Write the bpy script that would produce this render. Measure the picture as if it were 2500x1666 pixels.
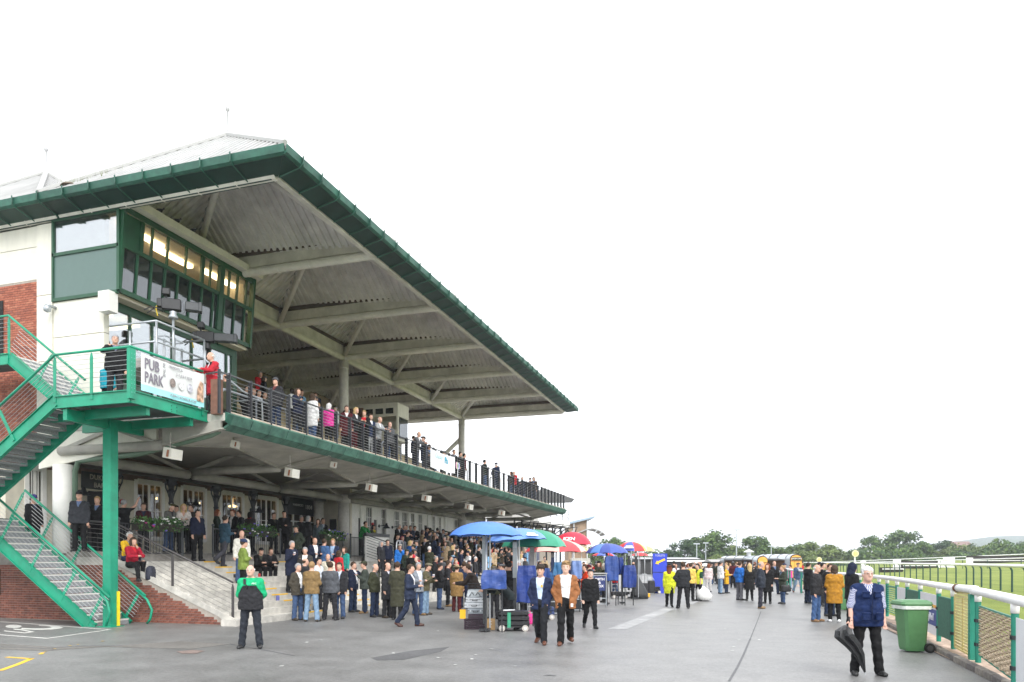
import bpy, math, random
import numpy as np
from mathutils import Vector, Matrix
R = math.radians
rnd = random.Random(7)
for o in list(bpy.data.objects): bpy.data.objects.remove(o)
SC = bpy.context.scene
COL = SC.collection
# ------------------------------------------------------------------ camera
YAW = R(17.7); EYE = 1.85; FPX = 1800.0; HORIZ = 1371.0
cam = bpy.data.cameras.new('camera'); cam.sensor_width = 36; cam.lens = 36*FPX/2500
cam.shift_y = (HORIZ-833)/2500; cam.clip_end = 6000; cam.clip_start = .1
co = bpy.data.objects.new('camera', cam); COL.objects.link(co)
co.location = (0, 0, EYE); co.rotation_euler = (R(90), 0, YAW); SC.camera = co
# ------------------------------------------------------------------ sky
W = bpy.data.worlds.new('World'); SC.world = W; W.use_nodes = True
wn = W.node_tree.nodes; wl = W.node_tree.links
bg = wn['Background']; sky = wn.new('ShaderNodeTexSky'); sky.sky_type = 'NISHITA'
sky.sun_disc = False; sky.sun_elevation = R(40); sky.sun_rotation = R(142)
sky.air_density = 1.0; sky.dust_density = 1.0; sky.ozone_density = 1.0; sky.altitude = 60
hs = wn.new('ShaderNodeHueSaturation'); hs.inputs['Saturation'].default_value = .10   # cloud deck: almost no colour
deck = wn.new('ShaderNodeMix'); deck.data_type = 'RGBA'; deck.inputs[0].default_value = .8   # even overcast over most of it
deck.inputs[7].default_value = (6.6, 6.75, 7.0, 1)
wl.new(sky.outputs[0], hs.inputs['Color']); wl.new(hs.outputs[0], deck.inputs[6]); wl.new(deck.outputs[2], bg.inputs['Color'])
bg.inputs['Strength'].default_value = .15
# ------------------------------------------------------------------ sun (veiled)
sl = bpy.data.lights.new('sun', 'SUN'); sl.energy = 1.1; sl.angle = R(25); sl.color = (1, .97, .93)
so = bpy.data.objects.new('sun', sl); COL.objects.link(so); so.location = (20, -20, 40)
so.rotation_euler = Vector((-math.sin(R(142))*math.cos(R(40)), -math.cos(R(142))*math.cos(R(40)), -math.sin(R(40)))).to_track_quat('-Z', 'Y').to_euler()
vs = SC.view_settings; vs.view_transform = 'Standard'; vs.look = 'None'; vs.gamma = 1; vs.exposure = 1.25
SC.cycles.use_denoising = True
SC.cycles.max_bounces = 8; SC.cycles.transparent_max_bounces = 12
# ------------------------------------------------------------------ from a photograph point to a place
CY, SY = math.cos(YAW), math.sin(YAW)
def ray(px): u = (px-1250)/FPX; return u*CY-SY, u*SY+CY
def AD(px, d): a, b = ray(px); return a*d, b*d
def AX(px, X): a, b = ray(px); return X, X*b/a
def AY(px, Y): a, b = ray(px); return Y*a/b, Y
def DEP(x, y): return -SY*x+CY*y
def ZH(py, d): return EYE+d*(HORIZ-py)/FPX
def GR(px, py, z=0.0):
    d = (EYE-z)*FPX/(py-HORIZ); return AD(px, d)
# ------------------------------------------------------------------ materials
_M = {}
def M(col, rough=.7, noise=.12, nscale=6., bump=0., bscale=60., metal=0., spec=.5, stretch=None, coat=0., emit=0., n2=0., n2scale=.6):
    if len(col) == 3: col = (*col, 1)
    key = (tuple(round(c, 4) for c in col), rough, noise, nscale, bump, bscale, metal, spec, stretch, coat, emit, n2, n2scale)
    if key in _M: return _M[key]
    m = bpy.data.materials.new('surface'); m.use_nodes = True
    nt = m.node_tree; N = nt.nodes; L = nt.links; b = N['Principled BSDF']
    b.inputs['Roughness'].default_value = rough; b.inputs['Metallic'].default_value = metal
    b.inputs['Specular IOR Level'].default_value = spec; b.inputs['Coat Weight'].default_value = coat
    b.inputs['Base Color'].default_value = col
    tc = N.new('ShaderNodeTexCoord'); src = tc.outputs['Object']
    if stretch:
        mp = N.new('ShaderNodeMapping'); mp.inputs['Scale'].default_value = stretch; L.new(src, mp.inputs[0]); src = mp.outputs[0]
    last = None
    if noise > 0:
        nz = N.new('ShaderNodeTexNoise'); nz.inputs['Scale'].default_value = nscale; nz.inputs['Detail'].default_value = 5
        L.new(src, nz.inputs['Vector'])
        rp = N.new('ShaderNodeValToRGB'); rp.color_ramp.elements[0].position = .3; rp.color_ramp.elements[1].position = .7
        rp.color_ramp.elements[0].color = tuple(c*(1-noise) for c in col[:3])+(1,)
        rp.color_ramp.elements[1].color = tuple(min(1, c*(1+noise)) for c in col[:3])+(1,)
        L.new(nz.outputs['Fac'], rp.inputs[0]); last = rp.outputs[0]
        if n2 > 0:
            nb = N.new('ShaderNodeTexNoise'); nb.inputs['Scale'].default_value = n2scale; nb.inputs['Detail'].default_value = 6
            nb.inputs['Roughness'].default_value = .65
            L.new(src, nb.inputs['Vector'])
            mr = N.new('ShaderNodeMapRange'); mr.inputs[1].default_value = .35; mr.inputs[2].default_value = .7
            mr.inputs[3].default_value = 1-n2; mr.inputs[4].default_value = 1.08
            L.new(nb.outputs['Fac'], mr.inputs[0])
            mx = N.new('ShaderNodeVectorMath'); mx.operation = 'SCALE'; L.new(last, mx.inputs[0]); L.new(mr.outputs[0], mx.inputs['Scale'])
            last = mx.outputs[0]
        L.new(last, b.inputs['Base Color'])
    if bump > 0:
        bz = N.new('ShaderNodeTexNoise'); bz.inputs['Scale'].default_value = bscale; bz.inputs['Detail'].default_value = 4
        L.new(src, bz.inputs['Vector'])
        bp = N.new('ShaderNodeBump'); bp.inputs['Strength'].default_value = bump; bp.inputs['Distance'].default_value = .02
        L.new(bz.outputs['Fac'], bp.inputs['Height']); L.new(bp.outputs[0], b.inputs['Normal'])
    if emit > 0:
        b.inputs['Emission Color'].default_value = col; b.inputs['Emission Strength'].default_value = emit
    _M[key] = m
    return m
def cloth(c): return M(c, .85, .22, 12, .9, 15, spec=.25)
def paint(c, rough=.4): return M(c, rough, .06, 4, spec=.5)
def glass_mat(name, tint, gloss, trans):
    if name in _M: return _M[name]
    m = bpy.data.materials.new(name); m.use_nodes = True; N = m.node_tree.nodes; L = m.node_tree.links
    out = N['Material Output']; N.remove(N['Principled BSDF'])
    g = N.new('ShaderNodeBsdfGlossy'); g.inputs['Roughness'].default_value = .03; g.inputs['Color'].default_value = (.93, .96, 1, 1)
    if trans > 0:
        t = N.new('ShaderNodeBsdfTransparent'); t.inputs['Color'].default_value = (*tint, 1)
    else:
        t = N.new('ShaderNodeBsdfDiffuse'); t.inputs['Color'].default_value = (*tint, 1)
    fr = N.new('ShaderNodeLayerWeight'); fr.inputs['Blend'].default_value = .5   # the same from both faces of a pane
    pw = N.new('ShaderNodeMath'); pw.operation = 'POWER'; pw.inputs[1].default_value = 4.5; L.new(fr.outputs['Facing'], pw.inputs[0])
    mr = N.new('ShaderNodeMath'); mr.operation = 'MULTIPLY_ADD'; mr.inputs[1].default_value = .9; mr.inputs[2].default_value = gloss; mr.use_clamp = True
    L.new(pw.outputs[0], mr.inputs[0])
    mx = N.new('ShaderNodeMixShader'); L.new(mr.outputs[0], mx.inputs[0]); L.new(t.outputs[0], mx.inputs[1]); L.new(g.outputs[0], mx.inputs[2])
    L.new(mx.outputs[0], out.inputs[0]); _M[name] = m
    return m
# ------------------------------------------------------------------ mesh builder
def V(*a): return Vector(a)
class MB:
    def __init__(s): s.v = []; s.f = []; s.m = []; s.cur = 0
    def add(s, vs_, fs, m=None):
        n = len(s.v); s.v += [tuple(p) for p in vs_]
        for f in fs: s.f.append(tuple(i+n for i in f)); s.m.append(s.cur if m is None else m)
        return s
    def box(s, x0, x1, y0, y1, z0, z1, m=None):
        if x0 > x1: x0, x1 = x1, x0
        if y0 > y1: y0, y1 = y1, y0
        if z0 > z1: z0, z1 = z1, z0
        return s.add([(x0,y0,z0),(x1,y0,z0),(x1,y1,z0),(x0,y1,z0),(x0,y0,z1),(x1,y0,z1),(x1,y1,z1),(x0,y1,z1)],
              [(0,3,2,1),(4,5,6,7),(0,1,5,4),(1,2,6,5),(2,3,7,6),(3,0,4,7)], m)
    def cbox(s, c, sx, sy, sz, rz=0, m=None, taper=1.0):
        ca, sa = math.cos(rz), math.sin(rz); pts = []
        for z in (-1, 1):
            k = taper if z > 0 else 1
            for x, y in ((-1,-1),(1,-1),(1,1),(-1,1)):
                a, b = x*sx/2*k, y*sy/2*k; pts.append((c[0]+a*ca-b*sa, c[1]+a*sa+b*ca, c[2]+z*sz/2))
        return s.add(pts, [(0,3,2,1),(4,5,6,7),(0,1,5,4),(1,2,6,5),(2,3,7,6),(3,0,4,7)], m)
    def bbox(s, c, sx, sy, sz, rz=0, b=.02, m=None):
        """box with chamfered vertical edges and top edge"""
        ca, sa = math.cos(rz), math.sin(rz)
        def ring(k, z):
            hx, hy = sx/2-k, sy/2-k; o = []
            for x, y in ((-hx+b,-hy),(hx-b,-hy),(hx,-hy+b),(hx,hy-b),(hx-b,hy),(-hx+b,hy),(-hx,hy-b),(-hx,-hy+b)):
                o.append((c[0]+x*ca-y*sa, c[1]+x*sa+y*ca, c[2]+z))
            return o
        rs = [ring(b, -sz/2), ring(0, -sz/2+b), ring(0, sz/2-b), ring(b, sz/2)]
        return s.rings(rs, m)
    def rings(s, rs, m=None, cap=True, closed=True):
        n = len(rs[0]); fs = []
        for i in range(len(rs)-1):
            for j in range(n if closed else n-1):
                k = (j+1) % n; fs.append((i*n+j, i*n+k, (i+1)*n+k, (i+1)*n+j))
        if cap and closed:
            fs.append(tuple(range(n-1, -1, -1))); q = (len(rs)-1)*n; fs.append(tuple(q+j for j in range(n)))
        return s.add([p for r in rs for p in r], fs, m)
    def beam(s, p0, p1, w, h, up=(0,0,1), m=None):
        p0, p1 = Vector(p0), Vector(p1); d = (p1-p0).normalized(); u = Vector(up)
        if abs(d.dot(u)) > .98: u = Vector((0,1,0))
        r = d.cross(u).normalized()*w/2; t = r.cross(d).normalized()*h/2
        P = [p0-r-t, p0+r-t, p0+r+t, p0-r+t, p1-r-t, p1+r-t, p1+r+t, p1-r+t]
        return s.add(P, [(0,3,2,1),(4,5,6,7),(0,1,5,4),(1,2,6,5),(2,3,7,6),(3,0,4,7)], m)
    def tube(s, p0, p1, r, n=8, r1=None, m=None, cap=True):
        return s.path([p0, p1], r, n, m, r1, cap)
    def path(s, pts, r, n=8, m=None, r1=None, cap=True, closed=False):
        P = [Vector(p) for p in pts]; rs = []; k = len(P); ref = None
        for i, p in enumerate(P):
            if closed: d = (P[(i+1) % k]-P[i-1]).normalized()
            elif i == 0: d = (P[1]-P[0]).normalized()
            elif i == k-1: d = (P[-1]-P[-2]).normalized()
            else:
                d = ((P[i]-P[i-1]).normalized()+(P[i+1]-P[i]).normalized()).normalized()
            if ref is None:
                ref = Vector((0,0,1)) if abs(d.z) < .9 else Vector((1,0,0))
            a = (ref-d*ref.dot(d)).normalized(); b = d.cross(a); ref = a
            rr = r if r1 is None else r+(r1-r)*i/(k-1)
            rs.append([p+a*rr*math.cos(2*math.pi*j/n)+b*rr*math.sin(2*math.pi*j/n) for j in range(n)])
        if closed: rs.append(rs[0])
        return s.rings(rs, m, cap and not closed)
    def lathe(s, prof, c=(0,0,0), n=16, m=None, cap=True):
        rs = [[(c[0]+r*math.cos(2*math.pi*j/n), c[1]+r*math.sin(2*math.pi*j/n), c[2]+z) for j in range(n)] for r, z in prof]
        return s.rings(rs, m, cap)
    def prism(s, poly, ext, m=None):
        n = len(poly); e = Vector(ext); P = [Vector(p) for p in poly]
        return s.add(P+[p+e for p in P], [tuple(range(n-1,-1,-1)), tuple(range(n,2*n))]+[(i,(i+1)%n,(i+1)%n+n,i+n) for i in range(n)], m)
    def quad(s, *p, m=None): return s.add(p, [tuple(range(len(p)))], m)
    def mesh(s, mats, smooth=False, org=(0,0,0)):
        me = bpy.data.meshes.new('mesh')
        ox, oy, oz = org
        me.from_pydata([(p[0]-ox, p[1]-oy, p[2]-oz) for p in s.v], [], s.f)
        if not isinstance(mats, (list, tuple)): mats = [mats]
        for q in mats: me.materials.append(q)
        if len(mats) > 1: me.polygons.foreach_set('material_index', s.m)
        if smooth: me.polygons.foreach_set('use_smooth', [True]*len(me.polygons))
        me.update()
        return me
ORG = {}
def put(name, me, parent=None, loc=(0,0,0), rz=0):
    """link a mesh; loc is a place in the world, children are stored relative to their thing"""
    o = bpy.data.objects.new(name, me); COL.objects.link(o)
    if parent is not None:
        o.parent = parent; base = ORG[parent.name]
        o.location = Vector(loc)-base
        ORG[o.name] = Vector(loc)
    else:
        o.location = loc; ORG[o.name] = Vector(loc)
    o.rotation_euler.z = rz
    return o
def bld(mb, name, mats, parent=None, org=None, smooth=False, kind=None, label=None, cat=None, group=None):
    """vertices are world places; a top-level mesh gets its origin at org"""
    if org is None:
        org = ORG[parent.name] if parent is not None else (0,0,0)
    o = put(name, mb.mesh(mats, smooth, org), parent, org)
    return tag(o, label, cat, group, kind)
def tag(o, label=None, cat=None, group=None, kind=None):
    if label: o['label'] = label
    if cat: o['category'] = cat
    if group: o['group'] = group
    if kind: o['kind'] = kind
    return o
def thing(name, label, cat, loc=(0,0,0), group=None):
    o = bpy.data.objects.new(name, None); COL.objects.link(o); o.location = loc; o.empty_display_size = .2
    ORG[o.name] = Vector(loc)
    return tag(o, label, cat, group)
def dup(root, loc, label=None, rz=None, sc=None):
    """copy of a thing with copies of its parts and sub-parts"""
    r = root.copy(); COL.objects.link(r); r.location = loc
    if rz is not None: r.rotation_euler.z = rz
    if sc is not None: r.scale = (sc, sc, sc) if not isinstance(sc, tuple) else sc
    if label: r['label'] = label
    ORG[r.name] = Vector(loc)
    for ch in [c for c in bpy.data.objects if c.parent == root]:
        c = ch.copy(); COL.objects.link(c); c.parent = r
        for g in [q for q in bpy.data.objects if q.parent == ch]:
            h = g.copy(); COL.objects.link(h); h.parent = c
    return r
def text_mesh(txt, size, mat, depth=.004, align='CENTER', bold=0.0):
    cu = bpy.data.curves.new('lettering', 'FONT'); cu.body = txt; cu.size = size; cu.extrude = depth; cu.align_x = align; cu.align_y = 'CENTER'
    cu.offset = bold; cu.resolution_u = 2
    o = bpy.data.objects.new('lettering', cu)
    me = bpy.data.meshes.new_from_object(o)
    bpy.data.objects.remove(o); me.materials.clear(); me.materials.append(mat)
    return me
def text(txt, size, mat, parent, loc, xdir, zdir=(0,0,1), sx=1.0, **k):
    """flat lettering at loc reading along xdir, upright along zdir"""
    me = text_mesh(txt, size, mat, **k)
    o = put('lettering', me, parent, loc)
    x = Vector(xdir).normalized(); z = Vector(zdir).normalized(); n = x.cross(z)
    mt = Matrix((x*sx, z, n)).transposed().to_4x4()
    o.matrix_local = Matrix.Translation(o.location) @ mt
    return o
# ------------------------------------------------------------------ shared surfaces
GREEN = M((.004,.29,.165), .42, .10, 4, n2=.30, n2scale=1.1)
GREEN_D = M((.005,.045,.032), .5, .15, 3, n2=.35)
GREEN_W = M((.010,.075,.033), .42, .12, 3, n2=.2)
GREEN_P = M((.028,.12,.085), .55, .2, 5, n2=.35, n2scale=1.5)
GREEN_V = M((.065,.175,.13), .7, .3, 4, n2=.45, n2scale=1.2)
CREAM = M((.74,.72,.63), .65, .05, 2, n2=.12, n2scale=.7, stretch=(1.6,1.6,.35))
SOFF = M((.70,.675,.61), .8, .10, 2.2, n2=.25, n2scale=.9)
SHEET = M((.76,.74,.70), .7, .10, 2.5, n2=.32, n2scale=.5)
TUBE = M((.80,.78,.72), .6, .06, 3, n2=.15)
BEAM_D = M((.10,.075,.06), .8, .2, 4)
CONC = M((.60,.575,.52), .9, .15, 5, .3, 40, n2=.38, n2scale=.9)
CONC_D = M((.30,.28,.25), .9, .2, 5, .3, 40, n2=.35)
WHITE = M((.78,.77,.73), .6, .05, 4)
IRON = M((.018,.02,.024), .45, .1, 6)
GALV = M((.42,.45,.48), .4, .1, 8, metal=.5)
MORTAR = M((.34,.30,.26), .95, .15, 9)
BRICK = [M(c, .9, .2, 14, .3, 60) for c in ((.36,.12,.075),(.30,.095,.06),(.42,.16,.10),(.25,.085,.06))]
BRICK2 = [M(c, .85, .3, 14, .3, 60, n2=.4) for c in ((.27,.10,.068),(.22,.08,.055),(.31,.12,.08),(.18,.07,.052))]  # plinth: dirty, wet brick, with the staircase's shade put into the colour
YELLOW = M((.75,.45,.03), .7, .12, 9)
GLASS_D = glass_mat('office_glass', (.012,.02,.018), .14, 0)
GLASS_T = glass_mat('clear_glass', (.80,.82,.80), .06, 1)
GLASS_G = glass_mat('bar_glass', (.62,.62,.58), .07, 1)
LAMP = M((1,.74,.42), .5, 0, emit=4.0)
LAMP2 = M((1,.66,.30), .5, 0, emit=4.0)
XF, XC, XB = -12.6, -20.6, -28.6
YB = [17.8+5.7*i for i in range(7)]; Y0, Y1 = YB[0], YB[-1]
ZT, ZS, ZA = 12.75, 13.55, 16.0
DK, DE, DN, DFAR = 6.15, -14.2, 17.8, 59.0
GS = thing('grandstand', 'two-storey grandstand with grey oversailing roof, balcony and concrete steps', 'grandstand', (XC, Y0, 0))
def part(mb, name, mats, smooth=False, parent=None, kind=None, label=None): return bld(mb, name, mats, parent or GS, smooth=smooth, kind=kind, label=label)
# ------------------------------------------------------------------ roof: a grid of hipped pyramids of corrugated sheet
def slope(mb, A, B, C, pitch=.27):
    A, B, C = Vector(A), Vector(B), Vector(C); n = (B-A).cross(C-A).normalized()
    if n.z < 0: n = -n
    Ln = (B-A).length; k = max(8, int(Ln/pitch)); offs = []; pat = ((0,0),(.46,0),(.54,.07),(.92,.07))
    for i in range(k):
        for q, o in pat: offs.append(((i+q)/k, o))
    offs.append((1, 0)); pts = []
    for s_, o in offs:
        b = A+(B-A)*s_; h = 1-abs(2*s_-1); m = (A+B)/2; t = b+(C-m)*h
        pts += [b+n*o, t+n*o]
    mb.add(pts, [(2*i, 2*i+2, 2*i+3, 2*i+1) for i in range(len(offs)-1)])
for j, (xa, xb) in enumerate(((XF, XC), (XC, XB))):
    for i in range(6):
        ya, yb = YB[i], YB[i+1]; x0 = xa; za = {}
        cx, cy = (xa+xb)/2, (ya+yb)/2
        ov = .75; xo = xa+ov if j == 0 else xa; xi = xb-ov if j == 1 else xb
        yo = ya-ov if i == 0 else ya; yi = yb+ov if i == 5 else yb
        mb = MB(); zlo = 12.97
        def zc(x, y): return zlo if (x != xa and x != xb) or (y != ya and y != yb) else ZS
        P = {}
        for nm, x, y in (('a', xo, yo), ('b', xi, yo), ('c', xi, yi), ('d', xo, yi)):
            P[nm] = V(x, y, zlo if (x in (xa+ov, xb-ov) or y in (ya-ov, yb+ov)) else ZS)
        ap = V(cx, cy, ZA)
        for p, q in ('ab', 'bc', 'cd', 'da'): slope(mb, P[p], P[q], ap)
        rs = part(mb, 'roof_sheet', SHEET)
        mb = MB()
        for p, q in ('ab', 'bc', 'cd', 'da'): slope(mb, P[p]+V(0,0,.06), P[q]+V(0,0,.06), ap+V(0,0,.06))
        part(mb, 'roof_covering', M((.40,.40,.395), .75, .08, 2, n2=.12))
        hb = MB()
        for p in 'abcd':
            q = V(xa-.12 if p in 'ad' else xb+.12, ya+.12 if p in 'ab' else yb-.12, ZT+.12); hb.tube(q, ap-V(0,0,.36), .115, 8)
        part(hb, 'hip_rafter', TUBE, True)
        if j == 0 or i == 0:
            fb = MB(); fb.lathe([(.16,0),(.10,.12),(.03,.2),(.025,.95),(.07,1.0),(.075,1.08),(.03,1.15),(.01,1.2)], (cx, cy, ZA-.03), 8)
            part(fb, 'finial', M((.42,.42,.43), .6), True)
        cp = MB()
        for p in 'abcd': cp.tube(P[p]+V(0,0,.16), ap+V(0,0,.16), .08, 6)
        part(cp, 'hip_capping', M((.40,.40,.39), .7, .06))
for y in YB:
    for xa, xb in ((XF, XC), (XC, XB)):
        m1 = MB(); m1.box(xb+.1, xa-.1, y-.10, y+.10, ZS-.20, ZS-.02); part(m1, 'roof_beam', BEAM_D)
        m2 = MB(); m2.box(xb+.12, xa-.12, y-.05, y+.05, ZT+.17, ZS-.20); part(m2, 'beam_panel', SOFF)
        m3 = MB(); m3.tube((xa-.05, y, ZT), (xb+.05, y, ZT), .15, 12)
        for k in range(1, 6): m3.tube((xa+(xb-xa)*k/6-.02, y, ZT), (xa+(xb-xa)*k/6+.02, y, ZT), .162, 12)
        part(m3, 'chord_tube', TUBE, False)
for i in range(6):
    for x, r in ((XC, .15), (XB, .12)):
        m1 = MB(); m1.tube((x, YB[i]+.1, ZT-.03), (x, YB[i+1]-.1, ZT-.03), r, 12); part(m1, 'longitudinal_tube', CREAM if x == XC else SOFF, True)
        m2 = MB(); m2.box(x-.05, x+.05, YB[i]+.12, YB[i+1]-.12, ZT+.08, ZS-.18); part(m2, 'beam_panel', SOFF)
        m4 = MB(); m4.box(x-.09, x+.09, YB[i]+.1, YB[i+1]-.1, ZS-.18, ZS-.02); part(m4, 'roof_beam', BEAM_D)
    m2 = MB(); m2.box(XF-.16, XF+.02, YB[i]+.01, YB[i+1]-.01, ZT-.12, ZT+.28); part(m2, 'edge_beam', SOFF)
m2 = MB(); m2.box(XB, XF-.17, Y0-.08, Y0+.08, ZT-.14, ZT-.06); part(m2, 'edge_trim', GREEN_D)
m2 = MB(); m2.box(XB, XF-.17, Y1+.14, Y1+.30, ZT-.16, ZT+.2); part(m2, 'edge_beam', SOFF)
# green eaves: inclined soffit boards, gutter lengths and brackets
def eave(A, B, out, n):
    A, B, out = Vector(A), Vector(B), Vector(out); d = (B-A)/n; t = d.normalized()
    for k in range(n):
        p = A+d*k+t*.006; q = A+d*(k+1)-t*.006
        mb = MB()
        ex0 = -out*0 ; 
        o0 = .70
        e0 = t*(-o0) if (k == 0 and n > 1) else V(0,0,0); e1 = t*o0 if (k == n-1 and n > 1) else V(0,0,0)
        mb.prism([p+V(0,0,-.10), p+out*.62+e0+V(0,0,.10), p+out*.62+e0+V(0,0,.14), p+V(0,0,-.05)], q-p)
        for vi in (5, 6): mb.v[vi] = tuple(Vector(mb.v[vi])-e0+e1)
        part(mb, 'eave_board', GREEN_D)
        mb = MB(); g0 = p+out*.60+e0; g1 = q+out*.60+e1
        prof = [out*0+V(0,0,.07), out*.06+V(0,0,.05), out*.14+V(0,0,.10), out*.17+V(0,0,.30), out*.13+V(0,0,.31), out*.10+V(0,0,.12), out*0+V(0,0,.12)]
        mb.rings([[g0+c for c in prof], [g1+c for c in prof]]); part(mb, 'gutter', GREEN_P)
        mb = MB(); mb.path([p+V(0,0,-.12), p+out*.3+V(0,0,-.06), p+out*.66+V(0,0,.02), p+out*.79+V(0,0,.12), p+out*.80+V(0,0,.33)], .022, 5)
        mb.beam(p+out*.795+V(0,0,.08), p+out*.795+V(0,0,.34), .10, .012, (1,1,0)); part(mb, 'gutter_bracket', GREEN_P)
eave((XF+.06, Y0-.06, ZT+.02), (XF+.06, Y1+.3, ZT+.02), (1,0,0), 36)
eave((XB, Y0-.06, ZT+.02), (XF+.05, Y0-.06, ZT+.02), (0,-1,0), 16)
# ------------------------------------------------------------------ columns
for y in (Y0+.1, YB[3], Y1):
    mb = MB(); mb.tube((XC, y, 2.1), (XC, y, 5.3 if y > 20 else 4.9), .30, 20)
    if y > 20: mb.tube((XC, y, 4.95), (XC, y, 5.4), .36, 20)
    part(mb, 'lower_column', M((.55,.53,.49), .85, .1, 7, .4, 70) if y > 20 else WHITE, True)
    if y < 20: continue
    mb = MB(); mb.tube((XC, y, DK), (XC, y, ZT-.15), .25, 20); mb.tube((XC, y, ZT-.6), (XC, y, ZT-.52), .27, 20); part(mb, 'roof_column', M((.62,.60,.55), .8, .1, 5, .2, 60), True)
mb = MB(); mb.tube((XC, Y1, 11.2), (XC-4.2, Y1, 7.6), .16, 12); part(mb, 'raking_brace', SOFF, True)
mb = MB(); mb.tube((-22.2, 35.0, 2.1), (-22.2, 35.0, 5.3), .26, 20); part(mb, 'lower_column', M((.55,.53,.49), .85, .1, 7, .4, 70), True)
# ------------------------------------------------------------------ balcony deck and its underside
mb = MB(); mb.box(-27.5, DE-.12, DN, DFAR, 5.93, DK); part(mb, 'balcony_deck', CONC)
mb = MB(); mb.box(DE-.118, DE-.02, DN, DFAR, 5.98, DK+.03); part(mb, 'deck_edging', M((.50,.42,.34), .9, .2, 6, n2=.3))
n = 46; L = (DFAR-DN)/n
prof = [(DE-.01, 6.13), (DE+.10, 6.06), (DE-.02, 5.80), (DE-.30, 5.66), (DE-.30, 5.72), (DE-.05, 5.86)]
for k in range(n):
    mb = MB(); a, b = DN+k*L+.013, DN+(k+1)*L-.013
    mb.rings([[(x, a, z) for x, z in prof], [(x, b, z) for x, z in prof]]); part(mb, 'fascia_panel', GREEN_V)
mb = MB(); mb.rings([[(x, DN-.22, z) for x, z in ((DE-.02,6.13),(DE+.10,6.06),(DE-.02,5.86))], [(x, DN-.005, z) for x, z in ((DE-.02,6.13),(DE+.10,6.06),(DE-.02,5.76))]]); part(mb, 'fascia_end', GREEN_P)
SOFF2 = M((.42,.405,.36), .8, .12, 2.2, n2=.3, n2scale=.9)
YD = YB+[YB[-1]+5.7]
for i, y in enumerate(YD):
    if y > DFAR: y = DFAR-.1
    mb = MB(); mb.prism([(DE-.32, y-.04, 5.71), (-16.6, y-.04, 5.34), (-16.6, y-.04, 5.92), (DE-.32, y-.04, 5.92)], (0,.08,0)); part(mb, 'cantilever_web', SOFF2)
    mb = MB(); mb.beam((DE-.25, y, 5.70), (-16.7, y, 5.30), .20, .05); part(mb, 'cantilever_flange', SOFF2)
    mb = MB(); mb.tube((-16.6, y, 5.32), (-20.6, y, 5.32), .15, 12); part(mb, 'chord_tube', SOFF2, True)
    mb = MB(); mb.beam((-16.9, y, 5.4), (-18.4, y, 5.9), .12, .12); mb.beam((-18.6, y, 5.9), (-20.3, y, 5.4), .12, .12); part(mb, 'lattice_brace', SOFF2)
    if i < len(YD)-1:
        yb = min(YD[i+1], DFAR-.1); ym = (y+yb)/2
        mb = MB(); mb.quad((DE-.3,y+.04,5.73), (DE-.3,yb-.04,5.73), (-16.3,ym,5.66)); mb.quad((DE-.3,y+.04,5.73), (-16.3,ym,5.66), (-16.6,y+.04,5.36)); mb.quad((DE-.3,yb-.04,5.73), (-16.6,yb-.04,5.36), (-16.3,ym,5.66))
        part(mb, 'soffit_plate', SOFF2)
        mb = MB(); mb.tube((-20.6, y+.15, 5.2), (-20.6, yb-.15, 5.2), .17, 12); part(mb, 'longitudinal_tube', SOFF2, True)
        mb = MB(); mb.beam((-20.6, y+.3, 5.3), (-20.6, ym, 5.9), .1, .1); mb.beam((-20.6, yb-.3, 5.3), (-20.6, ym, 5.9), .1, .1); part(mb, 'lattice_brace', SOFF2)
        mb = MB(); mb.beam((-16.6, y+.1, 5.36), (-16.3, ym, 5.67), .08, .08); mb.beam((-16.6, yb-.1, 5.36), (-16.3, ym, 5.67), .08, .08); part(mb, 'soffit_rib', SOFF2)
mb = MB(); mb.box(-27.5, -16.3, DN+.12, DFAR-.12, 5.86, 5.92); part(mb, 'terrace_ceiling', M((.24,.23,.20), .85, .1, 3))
mb = MB(); mb.path([(-14.7, DN+.12, 5.66), (-15.0, DN+.12, 5.55), (-17.6, DN+.12, 5.12), (-20.0, DN+.12, 5.0), (-20.15, DN+.12, 4.7), (-20.15, DN+.12, 2.2)], .085, 10); part(mb, 'rainwater_pipe', M((.10,.16,.11), .55, .1, 5), True)
# raked seating behind the balcony walkway, rear wall, press cabin
for k in range(8):
    mb = MB(); mb.box(-16.5-.7*(k+1), -16.5-.7*k, 25.2 if k < 4 else 24.3, 41.2, DK+.002, DK+.36*(k+1)); part(mb, 'seating_step', M((.42,.34,.2), .9, .15, 4))
mb = MB(); mb.prism([(-16.4,41.25,DK), (-22.2,41.25,DK), (-22.2,41.25,DK+3.0), (-21.6,41.25,DK+3.0), (-16.4,41.25,DK+.45)], (0,.18,0)); part(mb, 'seating_end_wall', CREAM)
mb = MB(); mb.box(-28.4, -28.2, Y0+.2, Y1-.1, DK, ZT+.6); part(mb, 'rear_wall', M((.30,.24,.18), .9, .12, 2))
mb = MB(); mb.box(-24.5, -22.3, 41.3, 41.5, DK, 11.5); part(mb, 'rear_return_wall', M((.26,.15,.11), .9, .15, 2))
mb = MB(); mb.box(-22.2, -19.9, 39.9, 41.4, 9.1, 9.25); mb.box(-22.2, -19.9, 39.9, 41.4, 10.55, 11.35); mb.box(-22.2, -22.1, 39.9, 41.4, 9.25, 10.55); mb.box(-20.0, -19.9, 39.9, 40.05, 9.25, 10.55); mb.box(-22.1, -20.0, 41.3, 41.4, 9.25, 10.55); mb.box(-21.0, -20.0, 39.9, 39.98, 9.25, 9.75); cab = part(mb, 'press_cabin', CREAM)
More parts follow.
